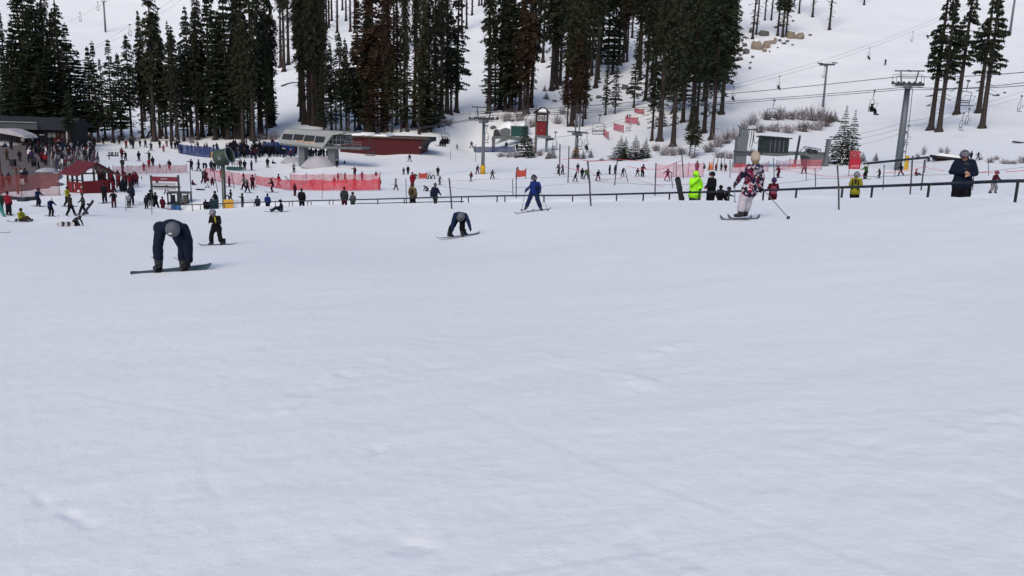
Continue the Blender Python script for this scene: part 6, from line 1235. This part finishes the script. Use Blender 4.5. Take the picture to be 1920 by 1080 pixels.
for r_ in [(170,271,14,'stand',0,'navy','black','beanie:black','',X7),(178,273,15,'stand',0,'maroon','black','beanie:black','s',X7),(194,271,14,'stand',0,'black','black','beanie:black','',X7),(214,271,12,'stand',0,'black','black','beanie:black','',X7),(224,272,14,'stand',0,'dark grey','black','beanie:black','s',X7),(237,278,16,'front',0,'red','maroon','beanie:white','s',X7),(245,275,14,'stand',0,'black','black','beanie:black','',X7),(250,279,17,'stand',0,'navy','black','beanie:black','s',X7),
 (263,276,13,'stand',0,'black','black','beanie:black','',X7),(273,277,15,'walk',40,'dark grey','black','beanie:black','s',X7),(284,283,17,'ski',0,'navy','navy','beanie:black','s',X7),(300,278,15,'stand',0,'black','black','beanie:black','s',X7),(307,285,14,'stand',0,'pink','maroon','beanie:pink','',X7),(313,276,14,'stand',0,'grey','pink','beanie:white','',X7),(322,280,16,'stand',0,'black','black','beanie:black','',X7),(329,281,16,'stand',0,'black','navy','beanie:black','',X7),(336,283,16,'stand',0,'navy','black','beanie:black','',X7),(352,288,16,'stand',0,'blue','navy','beanie:black','',X7),
 (229,297,20,'stand',0,'maroon','black','beanie:black','',X7),(236,301,19,'ski',0,'black','black','beanie:black','s',X7),(230,318,22,'walk',20,'dark grey','black','beanie:black','',X7),(261,303,19,'stand',0,'black','dark grey','helmet:black','s',X7),(280,303,19,'point',0,'dark grey','dark grey','beanie:black','',X7),(287,313,19,'stand',0,'black','black','beanie:black','',X7),(280,316,18,'stand',0,'red','maroon','beanie:maroon','',X7),(270,321,16,'stand',0,'maroon','red','beanie:maroon','',X7),(318,320,20,'walk',0,'black','red','beanie:dark grey','',X7),(300,316,9,'crouch',0,'red','red','beanie:red','',X7),
 (252,345,24,'walk',-30,'red','maroon','beanie:maroon','',X7),(246,350,26,'stand',0,'maroon','maroon','beanie:maroon','',X7),(257,348,24,'stand',0,'maroon','black','beanie:black','',X7)]: person(*r_)
# riders on the lift chairs
def rider(ch, dx, jk, lab, k=1.0, pants='black'):
    me, J = get_body('chair', False); mw = Matrix.Translation(ch.location)@Matrix.Rotation(ch.rotation_euler.z, 4, 'Z')@Matrix.Scale(ch.scale.x, 4)
    o = link('person', me); o.matrix_world = mw@Matrix.Translation((dx, .06, -2.50*1.0+.0)) ; o.scale = (k,)*3
    slot(o, cl(jk), 0); slot(o, cl(pants), 1); ho = link('helmet', HELM, o); ho.location = J['head']; slot(ho, cl('black'))
    s2 = link('snowboard', BOARD, o); s2.location = (0, -.52, -.46); s2.rotation_euler = (0, 0, .5); s2.scale = (.9,)*3
    tag(o, lab, 'person', 'riders on the lift chairs')
rider(chA, -.6, 'black', 'left one of three riders on the chair beside the long red building'); rider(chA, .0, 'navy', 'middle one of three riders on the chair beside the long red building'); rider(chA, .6, 'black', 'right one of three riders on the chair beside the long red building')
rider(chE, -.35, 'black', 'left rider of two on the chair left of the tallest tower'); rider(chE, .35, 'dark grey', 'right rider of two on the chair left of the tallest tower')
chs = [t for t in ALLT if t.name.startswith('chairlift_chair')]
for t in chs:
    if 'rider' in t['label'] and t not in (chA, chE) : rider(t, .0, 'black', 'dark seated rider on ' + t['label'].replace(' with one rider', '').replace(' with a rider', ''))
for u, lab in ((1330, 'orange cone left of the little queue by the pylon'), (1334, 'second orange cone by the little queue at the pylon')):
    p = hit(u, 318+(u-1330)*.2); k = p.y/F; r_ = empty('traffic_cone', p); mb = MB(); mb.tube([(0, 0, 0), (0, 0, 15*k)], 3*k, 10, .6*k); mb.obj('cone', mat('orange_cone', (.5, .14, .03), .6, .1, 2), r_); mb = MB(); mb.box((0, 0, .03), (7*k, 7*k, .06)); mb.obj('foot', BLACKRAIL, r_); tag(r_, lab, 'cone')
for i, u in enumerate((1337, 1344, 1351, 1357)):
    p = hit(u, 318); k = p.y/F; mb = MB(); mb.tube([(0, 0, -.1), (0, 0, 21*k)], .05, 5); o = mb.obj('stake', STEEL); o.location = p; tag(o, f'grey queue stake left of the grey pylon, {NTH[i]} from left', 'stake', 'queue stakes by the pylon')

# --- near figures --------------------------------------------------------------------
def near(pose, pos, yaw, k, mats, lab, child=False, hat=None, vox=.016, fingers=True, coat=False, slim=False, goggles=True, gog_c=None, hatk=1.0, bulk=1.08, hatz=1.0):
    L, J = prims(pose, child, fingers, near=True, coat=coat, slim=slim, bulk=bulk); J0 = J
    hd = (J['head']-J['neck']).normalized(); q = Vector((0, 0, 1)).rotation_difference(hd); hk = 1.22 if child else 1.0
    fw = q@Vector((0, -1, 0)); sd_ = q@Vector((1, 0, 0)); H0 = J['head']
    L.append((H0+fw*.085*hk-hd*.01, H0+fw*.105*hk-hd*.02, .014, .018, 2)); L.append((H0+fw*.05*hk-hd*.075, H0+fw*.062*hk-hd*.085, .045, .035, 2))      # nose, chin
    for s_ in (-1, 1): L.append((H0+sd_*.09*hk*s_-hd*.01, H0+sd_*.095*hk*s_+hd*.03, .014, .018, 2))
    me = body_mesh(L, J, vox/k, 'body'); nv_ = len(me.vertices); co = np.empty(nv_*3); no_ = np.empty(nv_*3); me.vertices.foreach_get('co', co); me.vertices.foreach_get('normal', no_); co = co.reshape(-1, 3); no_ = no_.reshape(-1, 3)
    wr_ = .016*vn(co[:, 0]*9+co[:, 1]*7, co[:, 2]*15+co[:, 0]*4)+.007*vn(co[:, 0]*23+co[:, 1]*17, co[:, 2]*34); dh = np.linalg.norm(co-np.array(J['head']), axis=1); wr_ *= np.clip((dh-.13)/.05, 0, 1)*np.clip((co[:, 2]-.12)/.1, 0, 1); co += no_*wr_[:, None]; me.vertices.foreach_set('co', co.ravel()); me.update()
    o = link('person', me); o.location = pos; o.rotation_euler = (0, 0, R(yaw)); o.scale = (k,)*3
    for i, m_ in enumerate(mats): slot(o, m_, i)
    for s_ in (-1, 1):
        e = MB(); e.tube([tuple(H0+fw*.088*hk+sd_*.032*s_+hd*.015), tuple(H0+fw*.094*hk+sd_*.032*s_+hd*.015)], .009, 8); e.obj('eye', mat('eye_dark', (.02, .015, .012), .2, .1, 5), o)
    e = MB(); e.tube([tuple(H0+fw*.096*hk-sd_*.022-hd*.055), tuple(H0+fw*.1*hk-hd*.057), tuple(H0+fw*.096*hk+sd_*.022-hd*.055)], .005, 5); e.obj('mouth', mat('lips', (.25, .08, .07), .5, .1, 5), o)
    if hat:
        nm, m_ = hat; ho = link(nm, HELM if nm == 'helmet' else BEAN, o); ho.location = H0+hd*.025; ho.rotation_mode = 'QUATERNION'; ho.rotation_quaternion = q; ho.scale = (hk*hatk, hk*hatk, hk*hatk*hatz); slot(ho, m_)
        if nm == 'helmet':
            for z_ in (.02, .05): 
                v_ = MB(); v_.tube([tuple(H0+q@Vector((x, -.05+z_, .155-abs(x)*.4))*hk) for x in (-.05, 0, .05)], .008, 4); v_.obj('vent_slot', BLACKRAIL, o)
    if goggles:
        g2 = link('goggles', GOG, o); g2.location = H0+hd*.025; g2.rotation_mode = 'QUATERNION'; g2.rotation_quaternion = q; g2.scale = (hk,)*3
        s2 = MB(); s2.tube([tuple(H0+hd*.025*hk+(fw*math.cos(a)+sd_*math.sin(a))*.133*hk) for a in np.linspace(.7, 2*math.pi-.7, 14)], .010, 4); s2.obj('goggle_strap', cl('black'), o)
        if gog_c: slot(g2, gog_c)
    bpy.context.view_layer.update(); tag(o, lab, 'person'); return o, J
def wp(o, v): return o.matrix_world@Vector(v)
def world_board(c, direc, L_, w, m_, lab, name='snowboard', normal=(0, 0, 1), bind=True, tip=.10):
    X_ = Vector(direc).normalized(); N_ = Vector(normal); N_ = (N_-X_*N_.dot(X_)).normalized(); Yv = N_.cross(X_); mb = MB(); n_ = 40
    for i in range(n_+1):
        t = (1-math.cos(math.pi*i/n_))/2*.55+.45*i/n_; x = L_*(t-.5); e = max(0, abs(t-.5)-.39)/.11; ww = w/2*(1-.16*math.cos(math.pi*(t-.5)))*(math.sqrt(max(0, 1-e*e*.97))); z = .012+e*e*tip*.6
        for sx, sz in ((-1, 0), (1, 0), (1, .014), (-1, .014)): mb.v.append((x, sx*ww, z+sz))
        if i:
            for q in range(4): mb.f.append(((i-1)*4+q, (i-1)*4+(q+1) % 4, i*4+(q+1) % 4, i*4+q)); mb.m.append(0)
    mb.f += [(3, 2, 1, 0), (n_*4, n_*4+1, n_*4+2, n_*4+3)]; mb.m += [0, 0]
    M_ = Matrix((X_, Yv, N_)).transposed().to_4x4(); M_.translation = Vector(c); r_ = empty(name, (0, 0, 0)); r_.matrix_world = M_
    mb.obj('deck', m_, r_)
    if bind:
        for s_ in (-1, 1):
            b = MB(); b.box((s_*L_*.16, 0, .045), (.12, w*.95, .03)); b.box((s_*L_*.16, w*.42, .12), (.13, .03, .16)); b.tube([(s_*L_*.16-.05, -.05, .05), (s_*L_*.16, -.05, .13), (s_*L_*.16+.05, -.05, .05)], .012, 4); b.obj('binding', BLACKRAIL, r_)
    tag(r_, lab, 'snowboard' if 'board' in name else 'ski'); return r_
def gslope(x, y, a):
    e = .5; d = Vector((math.cos(a), math.sin(a), 0)); z = (hz(x+d.x*e, y+d.y*e)-hz(x-d.x*e, y-d.y*e)); d = Vector((d.x, d.y, z/(2*e))); return d.normalized()
def gnorm(x, y): a = gslope(x, y, 0); b = gslope(x, y, math.pi/2); return a.cross(b)
def pole_item(a_, b_, lab, m_=None):
    a_ = Vector(a_); b_ = Vector(b_); r_ = empty('ski_pole', b_); d = a_-b_; mb = MB(); mb.tube([(0, 0, 0), tuple(d)], .009, 6); mb.obj('shaft', m_ or SKIC[4], r_); mb = MB(); mb.tube([tuple(d*.93), tuple(d*1.02)], .018, 7); mb.obj('grip', BLACKRAIL, r_); mb = MB(); mb.tube([tuple(d*.05), tuple(d*.056)], .045, 10); mb.obj('basket', BLACKRAIL, r_); tag(r_, lab, 'ski pole')
# 1 bent snowboarder in navy
p = hit(322, 508); kk = 1.03
n1, J = near(dict(pelvis=(-.11,.18,.84), hl=(.05,.16,.80), hr=(-.22,.16,.80), kl=(.22,.05,.47), kr=(-.25,.02,.46), al=(.23,.0,.10), ar=(-.24,.0,.10), tl=(.24,-.16,.07), tr=(-.26,-.16,.07), chest=(.08,-.06,.90), neck=(.16,-.24,.93), head=(.18,-.36,.87),
  sl=(.33,-.14,.88), sr=(.02,-.16,.92), el=(.41,-.12,.64), er=(.36,-.20,.60), wl=(.40,-.08,.32), wr=(.38,-.18,.24)), p+Vector((0, 0, .02)), 4, kk, [cl('navy'), cl('navy'), SKIN, cl('black'), BOOT], 'adult in dark navy bent double strapping a boot onto a snowboard', bulk=.98, hat=('helmet', mat('matt_grey_helmet', (.085, .095, .115), .6, .1, 5)), coat=True, hatk=1.12)
mb = MB(); mb.box((0, 0, 0), (.06, .006, .025)); lo = mb.obj('helmet_badge', WHITEP, n1); lo.location = (0, -.50, .92); lo.location = J['head']+Vector((0, -.165, -.06))
for a_ in (-.35, .12): s_ = MB(); s_.tube([(a_*.9, -.18, .30), (a_*.9+.10*(1 if a_ < 0 else 1), -.22, .24)], .006, 4); s_.obj('dangling_strap', BLACKRAIL, n1)
d = gslope(p.x, p.y, R(14)); world_board(p+Vector((.02, -.04, .0)), d+Vector((0, 0, .045)), 1.56, .29, mat('teal_grey_deck', (.045, .07, .075), .4, .35, 5), 'grey-teal snowboard under the bent adult in navy', normal=gnorm(p.x, p.y)+Vector((0, -.35, 0)))
# 2 child in black with yellow lanyard
p = hit(406, 461); kk = .68
n2, J = near(dict(pelvis=(0,.05,.88), hl=(.12,.05,.86), hr=(-.12,.05,.86), kl=(.21,-.05,.48), kr=(-.21,-.05,.48), al=(.27,0,.10), ar=(-.27,0,.10), tl=(.30,-.14,.06), tr=(-.30,-.14,.06), chest=(0,-.02,1.22), neck=(-.02,-.06,1.39), head=(-.04,-.14,1.52), sl=(.19,-.02,1.33), sr=(-.19,-.02,1.33), el=(.27,-.06,1.08), er=(-.26,-.06,1.08), wl=(.10,-.25,1.04), wr=(-.04,-.26,1.06)), p, -12, kk, [cl('black'), cl('black'), SKIN, cl('black'), BOOT], 'child in black with a yellow strap standing on a snowboard', True, ('helmet', mat('pale_grey_helmet', (.16, .17, .20), .5, .1, 5)), coat=True)
mb = MB(); mb.box((.09, -.15, 1.18), (.075, .03, .36), Matrix.Rotation(-.15, 3, 'Y')); mb.obj('yellow_strap', cl('yellow'), n2); mb = MB(); mb.box((0, -.36, 1.07), (.11, .04, .05)); mb.obj('white_card', WHITEP, n2)
world_board(p+Vector((.03, 0, .01)), gslope(p.x, p.y, R(14))+Vector((0, 0, -.01)), 1.14, .23, SKIC[1], 'short black snowboard under the child with the yellow strap', normal=gnorm(p.x, p.y))
# 3 child in blue bending
p = hit(860, 446); kk = .84; p.z += .04
n3, J = near(dict(pelvis=(.02,.26,.66), hl=(.12,.24,.64), hr=(-.10,.24,.64), kl=(.12,.02,.42), kr=(-.24,.10,.36), al=(.13,0,.10), ar=(-.36,.06,.10), tl=(.15,-.16,.06), tr=(-.38,-.10,.06), chest=(.02,-.06,.80), neck=(.05,-.22,.80), head=(.08,-.34,.77), sl=(.23,-.14,.82), sr=(-.12,-.14,.82), el=(.36,-.20,.58), er=(-.20,-.24,.58), wl=(.42,-.26,.38), wr=(-.22,-.30,.34)), p, 0, kk, [cl('dark blue'), cl('black'), SKIN, cl('navy'), BOOT], 'child in blue jacket bending forward with both arms hanging over a snowboard', True, ('helmet', mat('matt_grey_helmet', (.085, .095, .115), .6, .1, 5)), gog_c=cl('yellow'))
world_board(p+Vector((0, -.02, .0)), gslope(p.x, p.y, R(20))+Vector((0, 0, -.03)), 1.4, .24, SKIC[1], 'black snowboard with upturned tips under the bending child in blue', normal=gnorm(p.x, p.y), tip=.09)
# 4 skier in blue, seen from behind, skating
p = hit(1000, 397); kk = .80
n4, J = near(dict(pelvis=(0,.0,.90), hl=(.10,0,.88), hr=(-.10,0,.88), kl=(.20,-.02,.50), kr=(-.22,.05,.50), al=(.36,.02,.12), ar=(-.36,.08,.12), tl=(.42,-.12,.07), tr=(-.42,.22-.30,.07), chest=(.03,-.03,1.24), neck=(.02,-.05,1.40), head=(-.02,-.07,1.56), sl=(.19,-.03,1.33), sr=(-.14,-.03,1.33), el=(.30,.0,1.10), er=(-.25,-.10,1.12), wl=(.26,-.14,.94), wr=(-.36,-.20,1.0)), p+Vector((0, 0, .03)), 0, kk, [cl('blue'), cl('dark blue'), cl('black'), cl('black'), BOOT], 'child skier in bright blue suit striding left with legs apart', True, ('helmet', mat('glossy_black_helmet', (.03, .035, .05), .3, .1, 5)), slim=False, gog_c=cl('light grey'))
mb = MB(); mb.tube([(-.20, -.08, 1.33), (-.30, -.12, 1.14)], .035, 6); mb.obj('white_sleeve_stripe', cl('white'), n4)
mb = MB(); mb.tube([(.13, -.09, 1.2), (.13, -.12, 1.0)], .09, 8); mb.obj('pouch', cl('navy'), n4)
a_ = wp(n4, (-.36, -.05, 0)); b_ = wp(n4, (.40, 0, 0))
world_board((a_.x-.05, a_.y, hz(a_.x, a_.y)), gslope(a_.x, a_.y, R(215)), .9, .09, SKIC[2], 'short ski on the leading foot of the blue skier', 'ski', bind=False, normal=gnorm(p.x, p.y)); world_board((b_.x-.1, b_.y, hz(b_.x, b_.y)), gslope(b_.x, b_.y, R(200)), 1.0, .09, SKIC[1], 'short dark ski on the trailing foot of the blue skier', 'ski', bind=False, normal=gnorm(p.x, p.y))
g0 = hit(1028, 396); pole_item(wp(n4, (.30, -.16, 1.02)), g0, 'ski pole slanting back to the right from the blue skier'); g0 = hit(978, 396); pole_item(wp(n4, (-.40, -.24, 1.06)), g0, 'upright ski pole held in front by the blue skier')
# 5 skier in patterned jacket
p = hit(1392, 413); kk = .97
n5, J = near(dict(pelvis=(0,.20,.88), hl=(.09,.18,.86), hr=(-.09,.18,.86), kl=(.10,.05,.48), kr=(-.10,.03,.48), al=(.11,.02,.12), ar=(-.11,-.04,.12), tl=(.12,-.15,.07), tr=(-.12,-.21,.07), chest=(0,.26,1.24), neck=(0,.27,1.43), head=(0,.26,1.60), sl=(.19,.26,1.37), sr=(-.19,.26,1.37), el=(.25,.06,1.13), er=(-.27,.30,1.12), wl=(.20,-.14,.92), wr=(-.24,.32,.86)), p+Vector((0, 0, .03)), -150, .875, [pattern_mat(), mat('pale_ski_pants', (.42, .40, .46), .8, .12, 6, bump=.3), cl('cream'), cl('black'), BOOT], 'skier in boldly patterned red white and black jacket and pale trousers', False, ('beanie', mat('cream_knit', (.36, .30, .25), .95, .12, 14, bump=.6)), goggles=False, coat=True, hatk=1.1, hatz=1.2, bulk=1.15)
mb = MB(); mb.tube([(0, .36, 1.42), (.02, .42, 1.26)], .13, 12, .10); mb.obj('hood', pattern_mat(), n5, True)
mb = MB(); mb.tube([(0, .28, 1.52), (0, .32, 1.44)], .09, 10, .07); mb.obj('hair', mat('light_brown_hair', (.20, .13, .08), .8, .3, 20), n5, True)
for s_ in (-1, 1):
    c_ = wp(n5, (s_*.11, -.10-.03*s_, 0)); world_board((c_.x, c_.y, hz(c_.x, c_.y)+.01), gslope(c_.x, c_.y, R(112)), 1.2, .10, SKIC[4], f"grey ski on the {'near' if s_ < 0 else 'far'} foot of the patterned jacket skier", 'ski', bind=False, normal=gnorm(p.x, p.y), tip=.16)
pole_item(wp(n5, (.20, -.20, .94)), wp(n5, (.24, -.08, .42)), 'ski pole tucked under the forward hand of the patterned jacket skier'); pole_item(wp(n5, (-.24, .36, .84)), hit(1481, 412), 'long thin ski pole trailing right behind the patterned jacket skier')
# belt figures: behind the bank on the conveyor
def belt(u, h_px, off=.30):
    s_ = s_at(u); best = None
    for q in np.arange(max(0, s_-3), s_+3, .1):
        a_ = fpt(q, off, 1.0); uu, vv = proj(a_)
        if best is None or abs(uu-u) < best[0]: best = (abs(uu-u), q)
    a_ = fpt(best[1], off, .11); return Vector(a_)
p = belt(1803, 0); kk = .975
n6, J = near(dict(el=(.30,.0,1.12), er=(-.30,.0,1.14), wl=(.07,-.27,1.08), wr=(-.05,-.28,1.14), neck=(-.02,-.03,1.46), head=(-.05,-.10,1.59), chest=(0,0,1.28)), p, -14, kk, [cl('navy'), cl('black'), SKIN, SKIN, BOOT], 'man in dark navy coat and grey helmet with hands clasped behind the rail', hat=('helmet', mat('mid_grey_helmet', (.11, .11, .135), .5, .1, 5)), coat=True, vox=.013, hatk=1.04, bulk=1.3)
mb = MB(); mb.tube([(-.1, .13, 1.38), (.12, .13, 1.40)], .13, 10); mb.obj('hood', cl('black'), n6, True)
for x in (-.03, .04): mb = MB(); mb.tube([(x, -.135, 1.40), (x+.01, -.16, 1.22)], .008, 5); mb.obj('drawstring', cl('light grey'), n6)
mb = MB(); mb.tube([(0, -.145, 1.42), (0, -.17, .86)], .006, 4); mb.obj('zip', BLACKRAIL, n6)
p = belt(1606, 0); n7, J = near(dict(POSES['front']), p+Vector((0, 0, .12)), 150, .66, [cl('yellow'), cl('black'), SKIN, cl('black'), BOOT], 'child in yellow and black vest with grey helmet behind the rail', True, ('helmet', mat('pale_grey_helmet', (.16, .17, .20), .5, .1, 5)), vox=.02, coat=True)
for x in (-.13, .13): mb = MB(); mb.tube([(x, .13, 1.40), (x, .165, 1.2), (x, .15, .92)], .035, 6); mb.obj('black_strap', cl('black'), n7)
mb = MB(); mb.tube([(0, .13, 1.44), (0, .15, 1.2)], .06, 8); mb.obj('long_hair', mat('dark_hair', (.03, .02, .018), .8, .3, 20), n7)
p = belt(1451, 0); n8, J = near(dict(POSES['front']), p+Vector((0, 0, .05)), 170, .68, [cl('maroon'), cl('maroon'), SKIN, cl('black'), BOOT], 'small child in pink and maroon with a purple helmet at the rail', True, ('helmet', cl('purple')), vox=.025, coat=True)
mb = MB(); mb.box((0, .14, 1.12), (.26, .09, .40)); mb.obj('pink_back_panel', cl('pink'), n8)
p = hit(1861, 363); n9, J = near(dict(POSES['wedge']), p, 30, .70, [cl('maroon'), cl('light grey'), SKIN, cl('black'), BOOT], 'child with pink helmet and white trousers beyond the rail at far right', True, ('helmet', cl('pink')), vox=.03)
p = belt(1303, 0, .25); n10, J = near(dict(POSES['front'], wr=(-.06,-.22,1.50), er=(-.30,-.12,1.26), head=(-.03,-.04,1.62)), p+Vector((0, 0, -.14)), 25, 1.03, [cl('lime green'), cl('dark grey'), SKIN, cl('black'), BOOT], 'person in fluorescent lime green hooded jacket raising a glove to the face', False, ('hood', cl('lime green')), vox=.022, coat=True, hatk=1.15, bulk=1.45)
p = belt(1335, 0, .30); n11, J = near(dict(POSES['front']), p+Vector((0, 0, -.02)), -70, .94, [cl('black'), cl('black'), SKIN, cl('red'), BOOT], 'person in black jacket and helmet facing the lime green jacket', False, ('helmet', cl('black')), vox=.025, coat=True, bulk=1.2)
p = belt(1280, 0, .45); world_board(p+Vector((-.1, .1, .75)), (-.25, .1, 1), 1.45, .27, SKIC[1], 'black snowboard held upright behind the lime green jacket', normal=(0, -1, 0), bind=True)
p = belt(1352, 0, .5); person(1352, 0, 30, 'stand', 180, 'black', 'black', 'helmet:black', '', '', 'child in black half hidden right of the black-jacketed person', pos=p+Vector((0, 0, .05)))
p = belt(1364, 0, .5); person(1364, 0, 28, 'ski', 90, 'black', 'black', 'helmet:dark grey', '', '', 'second child in black leaning beside the patterned jacket skier', pos=p+Vector((0, 0, .05)))
for u, h, jk, tr_, hat, pose, yw, lab in [(773, 50, 'tan', 'black', 'beanie:brown', 'stand', 160, 'person in tan jacket and fur hat with a pack behind the rail'),(816, 50, 'navy', 'dark grey', 'beanie:grey', 'walk', 150, 'person in navy jacket and grey beanie leaning right behind the rail'),
 (566, 42, 'black', 'black', 'beanie:black', 'stand', 180, 'person in black seen from behind at the rail'),(646, 44, 'dark grey', 'maroon', 'beanie:maroon', 'stand', 180, 'taller of the pair riding the conveyor, in dark patterned jacket'),(661, 34, 'grey', 'dark green', 'helmet:black', 'stand', 180, 'shorter child of the pair riding the conveyor')]:
    p = belt(u, 0, .3); o = person(u, 0, h, pose, yw, jk, tr_, hat, '', '', lab, pos=p)
    if u == 773: mb = MB(); mb.tube([(0, .17, 1.36), (0, .19, 1.05)], .13, 8); mb.obj('backpack', cl('brown'), o)
# boards and skis of the left-hand figures
p = hit(36, 417); world_board(p+Vector((.1, -.1, .05)), (1, .1, 0), 1.5, .25, SKIC[4], 'pale snowboard of the seated figure in yellow', normal=gnorm(p.x, p.y))
p = hit(124, 425); world_board(p+Vector((0, 0, .12)), (1, .3, 0), .9, .26, SKIC[0], 'pale snowboard base of the kneeling child turned to the camera', normal=(0, -1, .3))
p = hit(522, 399); world_board(p+Vector((-.1, 0, .05)), (1, .2, .02), 1.5, .24, SKIC[1], 'dark snowboard of the figure in navy seated before the fence', normal=gnorm(p.x, p.y))
p = hit(165, 404); world_board(p+Vector((.05, 0, .55)), (.6, .1, .8), 1.4, .26, SKIC[1], 'black snowboard carried at the side of a dark grey figure', normal=(-.5, -1, .2))
p = hit(3, 437); world_board(p, (1, .1, .03), .9, .1, SKIC[4], 'tip of a grey ski poking in at the left edge', 'ski', bind=False)
p = hit(9, 405); world_board(p+Vector((.0, -.3, .5)), (.3, .1, -1), 1.3, .24, mat('teal_deck', (.02, .16, .14), .4, .3, 4), 'teal snowboard held by the dark green figure at the left edge', normal=(0, -1, .2), bind=False)
# labels for the table people
PN = {'stand': '', 'front': ' hands together', 'ski': ' skiing', 'wedge': ' legs apart', 'walk': ' walking', 'stride': ' striding', 'spread': ' arms spread', 'bend': ' bending', 'sit': ' sitting', 'kneel': ' kneeling', 'crouch': ' crouching', 'lie': ' lying', 'point': ' arm out', 'chair': ' seated'}
ordinals([(u, o, f"person in {jk} top, {tr_} trousers,{PN[ps]}", pl) for u, o, jk, tr_, ps, g2, pl, lb, gp_ in PEOPLE if not lb], 'person', 'skiers and visitors in the base area')
for u, o, jk, tr_, ps, g2, pl, lb, gp_ in PEOPLE:
    if lb: tag(o, lb, 'person', gp_)
# the many more visitors beyond the three hundred individuals: small dark figures packed together
def low_mesh(pose):
    L, J = prims(POSES[pose]); L.append((J['head'], J['head']+Vector((0, 0, .05)), .12, .11, 4)); me = body_mesh(L, J, .085, 'low'); v = np.empty(len(me.vertices)*3); me.vertices.foreach_get('co', v)
    return v.reshape(-1, 3), [tuple(p.vertices) for p in me.polygons], [p.material_index for p in me.polygons]
LOWS = [low_mesh('stand'), low_mesh('front'), low_mesh('walk')]
def mass(name, n_, place, h, lab, seed, cset):
    rr = random.Random(seed); V = []; Fc = []; Mi = []; o_ = 0; mats = [cl(c_) for c_ in cset]+[SKIN, cl('black')]
    for k in range(n_):
        u, v = place(rr); p = hit(u, v); v_, f_, m_ = rr.choice(LOWS); sc = max(.6, min(1.08, h*rr.uniform(.8, 1.12)*p.y/F/1.75)); a = rr.uniform(0, 6.28); c_, s_ = math.cos(a), math.sin(a); R_ = np.array([[c_, -s_, 0], [s_, c_, 0], [0, 0, 1]])
        V.append((v_@R_.T)*sc+np.array(p)); jk = rr.randrange(len(cset)); tr_ = rr.randrange(2)
        Fc += [tuple(i+o_ for i in q) for q in f_]; Mi += [{0: jk, 1: tr_, 2: len(cset), 3: 0, 4: len(cset)+1}[q] for q in m_]; o_ += len(v_)
    me = bpy.data.meshes.new(name); me.from_pydata(np.vstack(V).tolist(), [], Fc)
    for m_ in mats: me.materials.append(m_)
    me.polygons.foreach_set('material_index', Mi); me.polygons.foreach_set('use_smooth', [True]*len(Fc)); me.update(); o = link(name, me); tag(o, lab, 'crowd'); o['kind'] = 'stuff'
DK = ['black', 'navy', 'dark grey', 'black', 'dark blue', 'maroon', 'navy', 'black', 'light grey', 'brown']
mass('crowd', 120, lambda r_: (r_.uniform(52, 178), r_.triangular(264, 322, 284)), 18, 'dark mass of visitors packed between lodge, racks and red hut', 4, DK)
mass('crowd', 170, lambda r_: (r_.uniform(425, 556), r_.triangular(272, 300, 288)), 19, 'dense mass of skiers packing the lift queue before the grey terminal', 5, ['navy', 'black', 'dark blue', 'dark grey', 'black', 'navy', 'maroon', 'black'])
mass('crowd', 34, lambda r_: (r_.uniform(188, 256), r_.uniform(338, 362)), 26, 'dark and maroon figures clustered right of the small red hut', 8, ['maroon', 'black', 'maroon', 'navy', 'red'])
mass('crowd', 30, lambda r_: (r_.uniform(566, 618), r_.uniform(290, 298)), 16, 'skiers loading in the shade under the grey terminal', 6, ['black', 'navy', 'black'])
